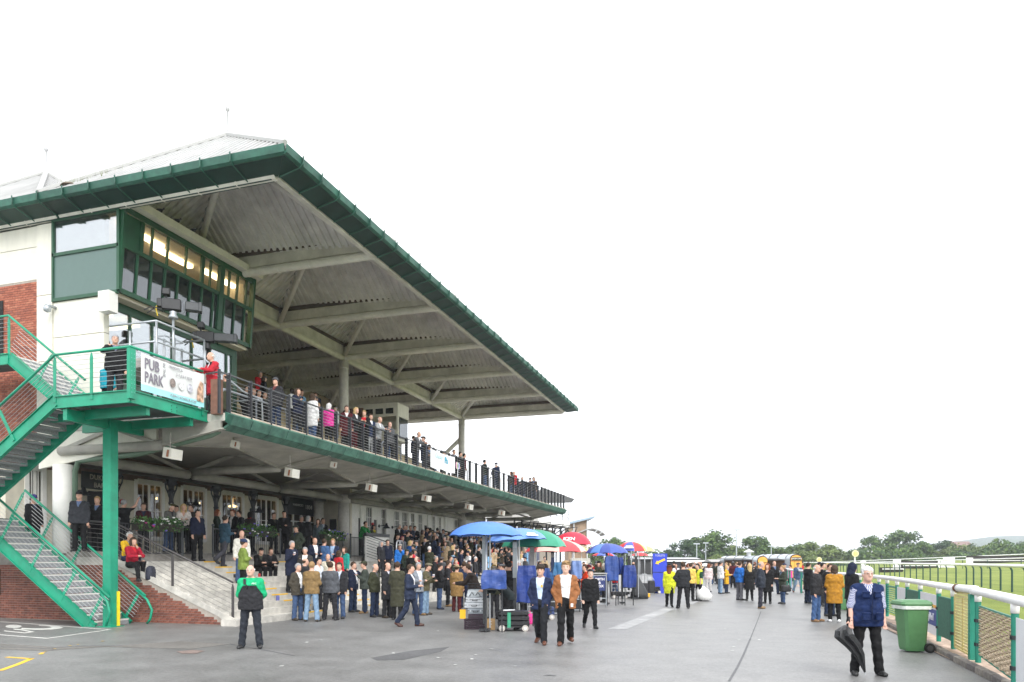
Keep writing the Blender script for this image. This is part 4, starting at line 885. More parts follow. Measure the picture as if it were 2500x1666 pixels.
for (x, y), p in zip(pts_, ppx):
    mb = MB(); w = .055 if p != 2376 else .07
    if p == 2376: mb.box(x-w, x+w, y-w, y+w, 0, 1.24)
    else: mb.tube((x,y,0), (x,y,1.12), .05, 10)
    q = bld(mb, 'post', PG, SR)
    mb = MB(); mb.tube((x,y,1.12), (x,y,1.27), .058, 10); bld(mb, 'collar', PW, SR, smooth=True)
    if p > 2200:
        mb = MB()
        for z in (.32, .75): mb.tube((x,y,z), (x,y,z+.06), .066, 8)
        bld(mb, 'clamp', IRON, SR)
for y in range(34, 60, 3):
    mb = MB(); mb.tube((rx(y),y,0), (rx(y),y,1.24), .05, 8); bld(mb, 'post', PG, SR)
def panel(a, b, kind, label, name=None):
    name = name or {'board': 'advertising_board', 'slat': 'slatted_screen', 'mesh': 'slatted_screen', 'woven': 'reed_screen', 'gate': 'rail_gate'}[kind]
    (x0, y0), (x1, y1) = railpt(a), railpt(b); d = V(x1-x0, y1-y0, 0); L_ = d.length; d /= L_; p0 = V(x0,y0,0)+d*.07; p1 = V(x1,y1,0)-d*.07
    t = thing(name, label, {'board': 'board', 'gate': 'gate'}.get(kind, 'screen'), (x0, y0, .2))
    zb, zt = .18, 1.05
    if kind in ('slat', 'mesh'):
        me = MB().beam(p0, p1, .03, .022).mesh(PG, org=p0); n = 13
        for k in range(n): o = put('slat', me, t, p0+V(0,0,zb+(zt-zb)*(k+.5)/n))
        mb = MB(); mb.beam(p0+V(0,0,zb), p0+V(0,0,zt), .03, .03, (0,1,0)); mb.beam(p1+V(0,0,zb), p1+V(0,0,zt), .03, .03, (0,1,0)); mb.beam(p0+V(0,0,zt), p1+V(0,0,zt), .03, .03); bld(mb, 'frame', PG, t)
        mb = MB(); n_ = d.cross(V(0,0,1))*.03
        if kind == 'mesh':
            mb.prism([p0+V(0,0,zb)+n_, p1+V(0,0,zb)+n_, p1+V(0,0,zt)+n_, p0+V(0,0,zt)+n_], n_*.1); bld(mb, 'backing', M((.03,.12,.08), .8, .2, 20), t)
    if kind == 'woven':
        mb = MB(); nz_ = 20
        n_ = d.cross(V(0,0,1))
        for k in range(nz_):
            z0 = zb+(zt-zb)*k/nz_; q = []
            for j in range(25): q.append(p0+(p1-p0)*(j/24)+V(0,0,z0+.02+.006*math.sin(j*2.1+k))+n_*.014*math.sin(j*math.pi/2+k*math.pi))
            mb.path(q, .020, 4)
        bld(mb, 'woven_reed', M((.40,.32,.22), .95, .4, 30, .5, 60), t)
        mb = MB()
        for za, zb_ in ((zb, zb), (zt, zt)): mb.beam(p0+V(0,0,za), p1+V(0,0,za), .03, .03)
        mb.beam(p0+V(0,0,zb), p0+V(0,0,zt), .03, .03, (0,1,0)); mb.beam(p1+V(0,0,zb), p1+V(0,0,zt), .03, .03, (0,1,0)); bld(mb, 'frame', PG, t)
    if kind == 'board':
        mb = MB(); n_ = d.cross(V(0,0,1))*.012; mb.prism([p0+V(0,0,zb-.06), p1+V(0,0,zb-.06), p1+V(0,0,zt+.02), p0+V(0,0,zt+.02)], n_); bld(mb, 'board', M((.66,.67,.70), .45, .03), t)
    if kind == 'gate':
        mb = MB(); yel = M((.62,.52,.22), .55, .12, 6, n2=.2)
        for p in (p0, p1, (p0+p1)/2): mb.beam(p+V(0,0,zb-.1), p+V(0,0,1.15), .035, .035, (0,1,0))
        for z in (zb-.1, 1.15): mb.beam(p0+V(0,0,z), p1+V(0,0,z), .035, .035)
        bld(mb, 'gate_frame', yel, t)
        me = MB().beam(p0, p1, .012, .05).mesh(yel, org=p0)
        for k in range(18): put('slat', me, t, p0+V(0,0,zb-.05+k*.064))
    return t, p0, p1, d
t, p0, p1, d = panel(2146, 2166, 'board', 'small white rail board with a bottle picture behind the vest man')
mb = MB(); c = (p0+p1)/2+V(-.02,0,.45); mb.prism([c+d*(.10*math.cos(a*.5236))+V(0,0,.25*math.sin(a*.5236)) for a in range(12)], V(-.006,0,0)); bld(mb, 'bottle_picture', M((.25,.1,.08), .5, .5, 20), t)
panel(2166, 2190, 'slat', 'dark green slatted rail panel left of the wheelie bin'); panel(2190, 2215, 'board', 'plain white rail board just behind the wheelie bin lid'); panel(2215, 2247, 'mesh', 'green slatted rail panel above the wheelie bin')
t, p0, p1, d = panel(2247, 2292, 'board', 'white rail board with navy TheWigleyGroup strip beside the bin')
f = V(-.016,0,0); mb = MB(); mb.prism([p0+f+V(0,0,.34), p1+f+V(0,0,.34), p1+f+V(0,0,.72), p0+f+V(0,0,.72)], V(-.004,0,0)); bld(mb, 'navy_strip', M((.025,.05,.22), .5, .03), t)
mb = MB(); mb.prism([p0+f+V(0,0,.76), p1+f+V(0,0,.76), p1+f+V(0,0,.83), p0+f+V(0,0,.83)], V(-.004,0,0)); bld(mb, 'orange_strip', M((.75,.35,.03), .5, .03), t)
text('TheWigleyGroup', .25, M((.75,.75,.8), .5, 0), t, (p0+p1)/2+V(-.024,0,.53), -d, sx=.92)
panel(2292, 2328, 'mesh', 'dark green slatted rail panel left of the yellow gate'); panel(2330, 2374, 'gate', 'narrow yellow slatted gate in the spectator rail', 'rail_gate')
panel(2390, 2476, 'woven', 'woven reed panel right of the yellow gate')
t, p0, p1, d = panel(2480, 2558, 'board', 'white rail board with gold diamonds at the right edge of the picture')
for k in range(4):
    c = p1-d*(.18+.10*k)+V(-.02,0,.62); mb = MB(); mb.prism([c+d*.035, c+V(0,0,.09), c-d*.035, c-V(0,0,.09)], V(-.005,0,0)); bld(mb, 'diamond', M((.5,.42,.28), .5), t)
# wheelie bin
bx0, by0 = GR(2226, 1591); WB = thing('wheelie_bin', 'green wheelie bin with pale lid liner on the walkway by the rail', 'bin', (bx0, by0, 0)); GB = M((.07,.19,.075), .5, .08, 10, .1, 80); a_ = R(14)
def loc(u, v, z): return (bx0+u*math.cos(a_)-v*math.sin(a_), by0+u*math.sin(a_)+v*math.cos(a_), z)
def rr(hx0, hx1, hy, z, b=.05): return [loc(x, y, z) for x, y in ((hx0+b,-hy),(hx1-b,-hy),(hx1,-hy+b),(hx1,hy-b),(hx1-b,hy),(hx0+b,hy),(hx0,hy-b),(hx0,-hy+b))]
mb = MB(); mb.rings([rr(-.17,.20,.20,.03), rr(-.19,.21,.21,.10), rr(-.25,.24,.26,.88), rr(-.27,.26,.28,.90), rr(-.27,.26,.28,.95)]); bld(mb, 'body', GB, WB)
mb = MB(); mb.rings([rr(-.30,.28,.29,.95), rr(-.32,.30,.30,.985), rr(-.30,.29,.28,1.03), rr(-.22,.23,.22,1.065)]); bld(mb, 'lid', GB, WB)
mb = MB(); mb.rings([rr(-.29,.275,.285,.88), rr(-.30,.28,.29,.95), rr(-.28,.26,.28,.96)]); bld(mb, 'bag_liner', M((.62,.66,.62), .5, .15, 14), WB)
for v in (-.235, .235):
    mb = MB(); mb.tube(loc(.24,v-.03,.10), loc(.24,v+.03,.10), .10, 18); w_ = bld(mb, 'wheel', M((.012,.012,.012), .6), WB); mb = MB(); mb.tube(loc(.24,v-.04,.10), loc(.24,v+.04,.10), .055, 10); bld(mb, 'hub', M((.05,.05,.05), .5), WB if False else w_)
mb = MB(); mb.tube(loc(.31,-.2,.93), loc(.31,.2,.93), .018, 8); bld(mb, 'handle', GB, WB)
x, y = GR(2055, 1490); b2 = dup(WB, (x, y, 0), 'half-hidden green wheelie bin behind the mustard parka')
WB['group'] = b2['group'] = 'green wheelie bins along the walkway'
# ------------------------------------------------------------------ running rails on the course
def track_rail(label, pts, h, sp, r, hook=True):
    t = thing('running_rail', label, 'rail', (pts[0][0], pts[0][1], zt_(*pts[0])), 'white running rails on the course')
    dn = []
    for (xa, ya), (xb, yb) in zip(pts[:-1], pts[1:]):
        n = max(1, int(math.hypot(xb-xa, yb-ya)/sp))
        for k in range(n): dn.append((xa+(xb-xa)*k/n, ya+(yb-ya)*k/n))
    dn.append(pts[-1]); mb = MB(); mb.path([(x, y, zt_(x, y)+h) for x, y in dn], r, 8); bld(mb, 'rail', PW, t, smooth=True)
    me = MB().path([(.32,0,0), (.32,0,h-.22), (.26,0,h-.08), (.14,0,h-.01), (0,0,h)] if hook else [(0,0,0),(0,0,h)], .042, 6).mesh(M((.008,.05,.035), .5))
    for i, (x, y) in enumerate(dn[:150]): put('stanchion', me, t, (x, y, zt_(x, y)))
track_rail('nearest white running rail with hooked dark green stanchions', [(10.0,24),(10.6,35.4),(12.1,50),(12.5,77),(11.5,110),(9,140)], 1.18, 2.4, .075)
track_rail('farther white running rail across the turf', [(60,60),(40,75),(27,100),(19,130),(14,160)], 1.1, 4.5, .06, False)
track_rail('farthest white running rail below the trees', [(150,120),(90,150),(57,150),(36,160),(20,175),(10,190)], 1.15, 6, .08, False)
def fence_jump(label, px, d, w, h):
    x, y = AD(px, d); z = zt_(x, y); t = thing('steeplechase_fence', label, 'fence', (x, y, z), 'jumps on the course'); c, s_ = CY, SY
    mb = MB(); mb.cbox((x, y, z+h/2), w, .8, h, YAW); bld(mb, 'birch', M((.03,.025,.022), .95, .4, 20, .8, 30), t)
    for k in ((-1, 1) if w < 6 and h > .8 else ()):
        mb = MB(); mb.cbox((x+k*(w/2+.6)*CY, y+k*(w/2+.6)*SY, z+.65), 1.1, .1, 1.3, YAW); bld(mb, 'wing', PW, t)
    mb = MB(); mb.tube((x-w/2*CY+.5*SY, y-w/2*SY-.5*CY, z+.4), (x+w/2*CY+.5*SY, y+w/2*SY-.5*CY, z+.4), .06, 8); bld(mb, 'take_off_rail', PW, t)
fence_jump('dark birch jump with white wings left of the tall white board', 2243, 105, 5.0, 1.1); fence_jump('dark birch jump farther right on the course', 2430, 120, 9.0, 1.2); fence_jump('low dark birch jump just left of the white-ended jump', 2175, 90, 2.6, .6)
for k, (px, py0, py1, d, w) in enumerate(((2317,1361,1379,98,1.5), (2367,1362,1375,110,1.0), (2107,1369,1378,90,.6))):
    x, y = AD(px, d); z0 = zt_(x, y); t = thing('marker_board', 'white marker board on the course, '+('the largest', 'at the left end of the far jump', 'smallest, beside the round finish marker')[k], 'board', (x, y, z0))
    mb = MB(); mb.cbox((x, y, (z0+.1+ZH(py0, d))/2), w, .12, ZH(py0, d)-z0-.1, YAW); bld(mb, 'panel', PW, t); mb = MB(); mb.cbox((x, y+.1, z0+.3), .1, .1, .6); bld(mb, 'leg', IRON, t)
for k, (px, py, d) in enumerate(((1999,1367,80), (2087,1352,75))):
    x, y = AD(px, d); z0 = zt_(max(x, 9), y); zc = ZH(py, d); t = thing('finish_marker', 'round pale disc on a white post, '+('beyond the food trailers', 'in front of the small judges box')[k], 'marker', (x, y, z0), 'round disc markers')
    mb = MB(); mb.tube((x,y,z0-.3), (x,y,zc), .07, 8); bld(mb, 'post', PW, t); mb = MB(); r_ = .34 if k else .28; f_ = V(SY, -CY, 0); mb.tube(V(x,y,zc)+f_*.08, V(x,y,zc)+f_*.15, r_, 20); bld(mb, 'disc', M((.72,.66,.42), .5, .05), t)
    mb = MB(); mb.tube(V(x,y,zc)+f_*.15, V(x,y,zc)+f_*.17, r_*.7, 20); bld(mb, 'disc_centre', M((.62,.5,.2), .5, .1), t)
# ------------------------------------------------------------------ trees, hill, far buildings
def crown_mesh(seed, n=3400, lob=24):
    r = random.Random(seed); mb = MB(); L_ = []
    for k in range(lob):
        a = r.uniform(0, 6.283); q = r.random()**.5; zz = r.uniform(.12,.84); w = .36*math.sin(math.pi*min(1, .20+zz*.74))
        L_.append((w*q*math.cos(a), w*q*math.sin(a), zz, r.uniform(.11,.19)))
    for i in range(n):
        x, y, z, R_ = L_[i % lob]; v = V(r.gauss(0,1), r.gauss(0,1), r.gauss(0,1)+.25).normalized(); k = R_*(r.random()**.35)
        c = V(x,y,z)+v*k; s_ = r.uniform(.018,.034); d1 = (v.cross(V(r.gauss(0,1), r.gauss(0,1), r.gauss(0,1)))).normalized()*s_; d2 = (v+V(r.gauss(0,.6), r.gauss(0,.6), r.gauss(0,.6))).normalized().cross(d1).normalized()*s_
        mb.add([c-d1-d2*.3, c+d2, c+d1*.8, c-d2*.9], [(0,1,2,3)], r.choice((0,0,1,1,2)))
    return mb
TONES = [((.075,.125,.038),(.11,.17,.05),(.05,.09,.036)), ((.12,.165,.05),(.165,.21,.07),(.085,.125,.045)), ((.042,.08,.036),(.07,.115,.045),(.03,.058,.032))]
def tree_proto(seed, tone, label):
    t = thing('tree', label, 'tree', (0,0,0), 'trees beyond the racecourse'); bld(crown_mesh(seed), 'crown', [M(c, .8, .2, 3, spec=.2) for c in TONES[tone]], t)
    mb = MB(); mb.path([(0,0,-.05), (.01,0,.2), (0,.01,.5)], .026, 7, r1=.012)
    for k in range(5): a = k*1.3; mb.path([(0,0,.22+.05*k), (.12*math.cos(a), .12*math.sin(a), .40+.05*k), (.22*math.cos(a), .22*math.sin(a), .52+.06*k)], .011, 5, r1=.004)
    bld(mb, 'trunk', M((.06,.05,.04), .9, .2, 6), t); return t
protos = {}
TL = [(1490,1308,62,150,0),(1452,1322,40,160,1),(1532,1335,44,150,0),(1640,1340,46,170,2),(1672,1309,66,165,2),(1738,1289,92,170,0),(1708,1318,50,180,0),(1788,1318,66,175,1),(1842,1304,84,175,0),(1812,1330,54,150,1),(1868,1328,60,150,0),(1760,1346,60,140,1),(1905,1332,60,165,0),(1945,1324,56,190,0),(1992,1316,86,185,1),(2042,1318,74,190,1),(1965,1340,56,170,1),(2092,1336,56,190,0),(2122,1304,58,200,0),(2152,1326,60,195,1),(2212,1289,86,205,0),(2182,1320,56,195,0),(2240,1318,60,200,0),(2268,1326,60,205,1),(2302,1312,52,220,2),(2332,1334,60,215,0),(2308,1336,50,200,1),(2376,1324,52,225,0),(2352,1342,60,205,2),(2418,1334,66,215,1),(2446,1326,60,240,0),(2482,1330,64,225,1),(2510,1318,70,235,0),(2560,1322,70,230,0),(1600,1346,40,175,2)]
TLAB = {0: 'mid green leafy tree beyond the course', 1: 'pale green bushy tree beyond the course', 2: 'dark green dense tree beyond the course'}
UN = 'first second third fourth fifth sixth seventh eighth ninth tenth eleventh twelfth thirteenth fourteenth fifteenth sixteenth seventeenth eighteenth nineteenth twentieth'.split()
ORD = UN+['twenty-'+q for q in UN[:9]]+['thirtieth']+['thirty-'+q for q in UN[:9]]
for k, (px, py, w, d, tone) in enumerate(TL):
    x, y = AD(px, d); h = ZH(py, d)-.2; wd = w*d/FPX*1.3; key = (tone, k % 2)
    lb = '%s %s tree, %s from the left along the skyline' % (('tall' if py < 1312 else 'low'), ('mid green', 'pale green', 'dark green')[tone], ORD[sorted(q[0] for q in TL).index(px)])
    sc_ = (wd/.86, wd/.86, h/1.02)
    if key not in protos:
        protos[key] = tree_proto(11+k, tone, lb); t = protos[key]; t.location = (x, y, .2); t.scale = sc_; t.rotation_euler.z = k
    else: dup(protos[key], (x, y, .2), lb, rz=k*1.7, sc=sc_)
HG = M((.06,.10,.045), .95, .5, .012, n2=.4, n2scale=.03)
mb = MB(); pr = [(2050,1362),(2150,1350),(2235,1332),(2290,1327),(2340,1322),(2390,1316),(2430,1311),(2480,1310),(2560,1309),(2700,1311),(2900,1330)]; P = []
for px, py in pr:
    for d, f in ((900,.0), (1250,.62), (1600,1.0), (2100,.7)): x, y = AD(px, d); P.append((x, y, max(0, (ZH(py, 1600))*f)+rnd.uniform(0,2)*f))
mb.add(P, [(4*i+j, 4*i+4+j, 4*i+5+j, 4*i+1+j) for i in range(len(pr)-1) for j in range(3)]); bld(mb, 'hill', HG, smooth=True, kind='structure')
for k in range(2):   # hedge mass at the foot of the trees
    r = random.Random(60+k); mb = MB()
    for i in range(5200):
        px = r.uniform(1560, 2600); d = 185+30*k+r.uniform(-5,5); x, y = AD(px, d); zb = zt_(max(x, 5), y); h = 2.6+1.6*math.sin(px*.021+k*2)+1.0*math.sin(px*.06); z = zb+r.random()*h
        s_ = r.uniform(.25,.5); d1 = V(r.gauss(0,1), r.gauss(0,1), r.gauss(0,1)).normalized()*s_; d2 = d1.cross(V(r.gauss(0,1), r.gauss(0,1), r.gauss(0,1))).normalized()*s_; c = V(x,y,z); mb.add([c-d1, c+d2, c+d1, c-d2], [(0,1,2,3)], r.choice((0,1,2)))
    bld(mb, 'hedgerow', [M(c, .8, .2, 3, spec=.2) for c in TONES[k]], kind='stuff', label=('nearer','farther')[k]+' hedgerow mass along the foot of the far trees', cat='hedge')
def far_house(name, label, px0, px1, py0, py1, d, wall, roof, nwin, stilt=0):
    a, b = AD(px0, d), AD(px1, d); zt2 = ZH(py0, d); ze = zt2-(zt2-ZH(py1, d))*.35; zb = ZH(py1, d) if stilt else 0; t = thing(name, label, 'building', (a[0], a[1], 0)); u = V(b[0]-a[0], b[1]-a[1], 0); n = V(-u.y, u.x, 0).normalized()*(u.length*.5+2); A = V(a[0],a[1],0)
    mb = MB(); mb.prism([A+V(0,0,zb), A+u+V(0,0,zb), A+u+V(0,0,ze), A+V(0,0,ze)], n); bld(mb, 'wall', wall, t)
    mb = MB(); o = n.normalized()*.5; e = u.normalized()*.5; R0 = [A-o-e+V(0,0,ze), A+n+o-e+V(0,0,ze), A+n/2-e+V(0,0,zt2)]; mb.prism(R0, u+e*2); bld(mb, 'roof', roof, t)
    for k in range(nwin):
        p = A+u*((k+.5)/nwin)-n.normalized()*.03; mb = MB(); q = u.normalized()*min(.8, u.length/nwin*.3); zz = zb+(ze-zb)*.4; mb.prism([p-q+V(0,0,zz), p+q+V(0,0,zz), p+q+V(0,0,zz+(ze-zb)*.35), p-q+V(0,0,zz+(ze-zb)*.35)], n.normalized()*.05); bld(mb, 'window', M((.05,.06,.07), .3), t)
    if stilt:
        for k in range(4):
            p = A+u*(k/3); mb = MB(); mb.tube(p, p+V(0,0,zb), .12, 6); bld(mb, 'stilt', M((.4,.4,.4), .6), t)
GRF = M((.34,.34,.35), .7, .1, .5); WF = M((.7,.7,.7), .6)
far_house('judges_box', 'small grey stand on stilts in front of the trees', 2095, 2134, 1345, 1362, 190, M((.42,.42,.40), .8), M((.5,.5,.5), .7), 4, 1)
far_house('stable_block', 'long low pale-roofed building behind the toilets sign', 1560, 1702, 1361, 1374, 105, M((.035,.035,.035), .8), GRF, 0); far_house('stable_block', 'low white-edged shed roof behind the crowd', 1628, 1788, 1368, 1378, 92, M((.06,.06,.065), .8), M((.58,.58,.58), .7), 0)
far_house('gabled_shelter', 'small dark gabled shelter left of the orange trailers', 1745, 1782, 1366, 1384, 84, M((.05,.045,.045), .8), M((.34,.33,.32), .8), 0)
far_house('brick_house', 'brick house with tiled roof among the trees at right', 2330, 2372, 1322, 1350, 420, M((.3,.16,.12), .9), M((.22,.14,.12), .9), 2)
for k, (px, top, d, bz) in enumerate(((1701,1328,120,0), (1798,1294,110,0), (1883,1334,125,0), (1723,1326,140,0))):
    x, y = AD(px, d); z = ZH(top, d); t = thing('lamp_post', 'thin grey floodlight mast among the trees, '+('left of the big tree', 'tallest, left of the trailers', 'right of the chimney trailer', 'in front of the big tree')[k], 'lamp post', (x, y, 0), 'floodlight masts')
    mb = MB(); mb.tube((x,y,0), (x,y,z), .11, 8, r1=.06); bld(mb, 'mast', GALV, t); mb = MB(); mb.cbox((x,y,z), 1.0, .25, .2, YAW); bld(mb, 'lamp_head', GALV, t)
# ------------------------------------------------------------------ bookmakers' pitches
FW = V(-SY, CY, 0); RT = V(CY, SY, 0)      # away from and to the right of the photographer
TARP = M((.010,.035,.20), .42, .25, 5, 1.2, 8); TARP2 = M((.022,.060,.24), .42, .25, 5, 1.2, 8)
BLK = M((.014,.014,.016), .5, .15, 10); DGR = M((.025,.027,.03), .45, .1, 8); ALU = M((.52,.54,.56), .38, .08, 10, metal=.55)
def brolly(label, px, rim, top, w, d, cols, n=8, pole=True, wording=None, tilt=(0,0), face=None):
    x, y = AD(px, d); zr, zt2 = ZH(rim, d), ZH(top, d); R_ = w*d/FPX/2; h = zt2-zr; t = thing('umbrella', label, 'umbrella', (x, y, 0), 'umbrellas over the bookmakers')
    mb = MB(); seg = 4; rows = []; a0 = .35
    for i in range(7):
        f = i/6; row = []; rr_ = R_*math.sin(f*1.35)/math.sin(1.35); zz = zr+h*(math.cos(f*1.35)-math.cos(1.35))/(1-math.cos(1.35))
        for k in range(n*seg):
            q = (k % seg)/seg; sag = 1-.05*math.sin(math.pi*q)*f; dz = .035*math.sin(math.pi*q)*f*f if i == 6 else 0
            a = a0+2*math.pi*k/(n*seg); row.append((x+rr_*sag*math.cos(a), y+rr_*sag*math.sin(a), zz+dz+tilt[0]*rr_*math.cos(a)+tilt[1]*rr_*math.sin(a)))
        rows.append(row)
    N_ = n*seg
    mb.add([p for r_ in rows for p in r_], [(i*N_+k, i*N_+(k+1) % N_, (i+1)*N_+(k+1) % N_, (i+1)*N_+k) for i in range(6) for k in range(N_)])
    mb.m = [((k//seg) % len(cols)) for i in range(6) for k in range(N_)]
    bld(mb, 'canopy', [M(c, .55, .05, 6, .25, 8) for c in cols], t, smooth=True)
    mb = MB()
    for k in range(n):
        a = a0+2*math.pi*k/n; mb.path([rows[6][k*seg], V(*rows[3][k*seg])-V(0,0,.02), (x,y,zt2-.03)], .008, 4)
    bld(mb, 'ribs', DGR, t)
    mb = MB(); mb.tube((x,y,0), (x,y,zt2+.06), .022, 8); bld(mb, 'pole', ALU, t, smooth=True)
    if wording:
        for s_, fa, sz, c in wording:
            a = math.atan2(-CY, SY)+fa; i = 4.6; rr_ = R_*math.sin(i/6*1.35)/math.sin(1.35); zz = zr+h*(math.cos(i/6*1.35)-math.cos(1.35))/(1-math.cos(1.35)); nrm = V(math.cos(a)*h*1.4, math.sin(a)*h*1.4, R_*.9).normalized()
            xd = V(-math.sin(a), math.cos(a), 0); zd = nrm.cross(xd)
            if s_ == '#':
                for q, wd in ((.05,.35), (-.05,.5)):
                    mb = MB(); o_ = V(x+rr_*math.cos(a), y+rr_*math.sin(a), zz)+nrm*.05+zd*q*sz*2; mb.prism([o_-xd*sz*wd-zd*sz*.09, o_+xd*sz*wd-zd*sz*.09, o_+xd*sz*wd+zd*sz*.09, o_-xd*sz*wd+zd*sz*.09], nrm*.006); bld(mb, 'white_print', M(c, .6, 0), t)
                continue
            text(s_, sz, M(c, .6, 0), t, V(x+rr_*math.cos(a), y+rr_*math.sin(a), zz)+nrm*.045, xd, zd, bold=.008)
    return t
LB = (.075,.20,.60); BLU = (.10,.22,.62)
brolly('plain bright blue umbrella over the stacked silver cases', 1187, 1310, 1274, 181, 19.4, [LB])
brolly('tilted light blue umbrella with white lettering behind the first blue one', 1262, 1322, 1290, 146, 23, [(.13,.26,.62)], wording=(('#', -.75, .34, (.8,.8,.85)), ('#', .55, .40, (.8,.8,.85))), tilt=(.06,.0))
brolly('green umbrella behind the light blue one', 1304, 1337, 1293, 160, 24.5, [(.03,.25,.15),(.04,.30,.19)], 8)
brolly('red and pale pink umbrella below the red lettered one', 1358, 1349, 1317, 152, 27.5, [(.62,.05,.06),(.72,.42,.36)], 8)
brolly('red umbrella lettered KZN beside the brick tower', 1397, 1331, 1299, 95, 34, [(.62,.02,.05)], 8, wording=(('KZN', -.25, .26, (.85,.85,.85)),))
brolly('dark blue umbrella over the SMITH & COX board', 1482, 1352, 1327, 106, 32, [(.04,.07,.30),(.05,.09,.34),(.05,.08,.32),(.10,.22,.55)], 12)
brolly('red, blue and yellow umbrella behind the dark blue one', 1541, 1347, 1323, 78, 39, [(.60,.03,.04),(.08,.12,.50),(.60,.04,.04),(.65,.5,.1)], 8, wording=(('#', -.3, .5, (.8,.75,.7)),))
brolly('pale yellow umbrella at the far end of the pitches', 1574, 1347, 1333, 54, 47, [(.75,.58,.2),(.72,.68,.5)], 8)
brolly('low red umbrella just beyond the dark blue one', 1474, 1358, 1349, 60, 46, [(.62,.03,.04),(.10,.16,.55)], 8); brolly('low red umbrella left of the toilets sign', 1562, 1358, 1349, 44, 50, [(.62,.05,.06)], 8)
brolly('orange umbrella beside the paddock sign', 1420, 1346, 1336, 36, 58, [(.72,.40,.08),(.75,.6,.3)], 8)
brolly('white parasol among the far crowd, left one', 1690, 1381, 1370, 40, 76, [(.75,.72,.70)], 8); brolly('white parasol among the far crowd, right one', 1722, 1383, 1376, 30, 80, [(.75,.73,.72)], 8); brolly('small white parasol beside the toilets sign', 1590, 1359, 1352, 28, 62, [(.72,.72,.72)], 8)
def tower(label, px, d, top, boardc, w=.22):
    x, y = AD(px, d); z = ZH(top, d); t = thing('bookmaker_stand', label, 'stand', (x, y, 0), 'bookmakers stands')
    mb = MB(); mb.cbox((x,y,z*.5+.1), w*.42, .10, z-.2, YAW); mb.cbox(V(x,y,.05)+RT*0, w*1.1, .4, .05, YAW); bld(mb, 'tower', DGR, t)
    mb = MB(); c = V(x,y,z-.62)-FW*.07; mb.cbox(c, w*.55, .05, 1.1, YAW); b = bld(mb, 'price_board', boardc, t)
    mb = MB(); mb.cbox(c-FW*.03+V(0,0,.45), w*.5, .012, .16, YAW); bld(mb, 'name_plate', M((.3,.32,.33), .4), t)
    mb = MB(); mb.tube(V(x,y,.1)+RT*.13, V(x,y,z)+RT*.13, .02, 6); bld(mb, 'mast', ALU, t)
    return t
SLV = M((.20,.22,.23), .3, .1, 6, metal=.4)
tower('dark price tower under the plain blue umbrella', 1184, 19.5, 1302, SLV, .26); tower('dark price tower under the light blue umbrella', 1257, 22.6, 1318, SLV, .24); tower('grey price tower under the green umbrella', 1299, 24.2, 1330, M((.25,.24,.24), .5, .1), .28)
tower('blue-edged price tower under the pink umbrella', 1349, 27.4, 1345, M((.05,.08,.20), .4), .22); tower('dark price tower under the dark blue umbrella', 1481, 31.9, 1350, M((.06,.09,.16), .5), .2); tower('slim price tower right of the hanging blue sheets', 1519, 32.5, 1352, DGR, .2); tower('dark price tower under the red and blue umbrella', 1535, 37, 1345, BLK, .22); tower('black price tower nearest the toilets sign', 1552, 36, 1346, BLK, .22)
def soft_box(mb, c, sx, sy, sz, rz, seed, amp=.05, n=7, flare=0.):
    """a cloth-covered box with sagging, wrinkled faces"""
    r = random.Random(seed); ca, sa = math.cos(rz), math.sin(rz); rs = []; per = []
    for k in range(n): per.append((-1+2*k/n, -1))
    for k in range(n): per.append((1, -1+2*k/n))
    for k in range(n): per.append((1-2*k/n, 1))
    for k in range(n): per.append((-1, 1-2*k/n))
    ph = [r.uniform(0,6.28) for _ in range(4)]
    for i in range(9):
        f = i/8; row = []; kk = 1 if i < 7 else (.97 if i == 7 else .88); zz = -sz/2+sz*f if i < 8 else sz/2+.01
        for j, (u, v) in enumerate(per):
            w = amp*(math.sin(j*1.7+ph[0]+f*2)+.6*math.sin(j*.8+f*5+ph[1]))*(1-f*.5); fl = 1+flare*(1-f)
            x, y = u*sx/2*kk*fl+u*w*.5, v*sy/2*kk*fl+v*w*.5; z = zz+(.02*math.sin(j*1.1+ph[2]) if i in (0, 7) else 0)
            row.append((c[0]+x*ca-y*sa, c[1]+x*sa+y*ca, c[2]+z))
        rs.append(row)
    mb.rings(rs)
def cover(label, px, py0, py1, d, w, mat, seed, dep=.4, legs=True, rz=0):
    x, y = AD(px, d); z0, z1 = ZH(py1, d), ZH(py0, d); t = thing('covered_display', label, 'cover', (x, y, 0), 'blue sheeted bookmakers displays')
    mb = MB(); soft_box(mb, (x,y,(z0+z1)/2), w, dep, z1-z0, YAW+rz, seed); bld(mb, 'tarpaulin', mat, t)
    if legs:
        for k in (-.35, .35):
            p = V(x,y,0)+RT*w*k; mb = MB(); mb.tube(p, p+V(0,0,z0+.05), .02, 6); bld(mb, 'leg', DGR, t)
        mb = MB(); mb.cbox((x,y,z0-.02), w*.96, dep*.9, .03, YAW+rz); bld(mb, 'tray', DGR, t)
cover('blue tarpaulin over the display beside the stacked cases', 1206, 1393, 1437, 19.2, .60, TARP2, 1, .42); cover('tall blue tarpaulin behind the navy jacket', 1286, 1382, 1470, 21.0, .52, TARP, 2, .3); cover('blue sheet right of the tall tarpaulin', 1330, 1388, 1440, 23.5, .30, TARP2, 3, .3)
cover('turquoise-edged blue cover left of the tan jacket', 1364, 1374, 1405, 26, .36, M((.03,.14,.30), .45, .3, 5, .8, 9), 4); cover('pale blue crumpled cover right of the tan jacket', 1407, 1370, 1412, 27, .36, M((.14,.22,.45), .45, .25, 5, .9, 9), 5)
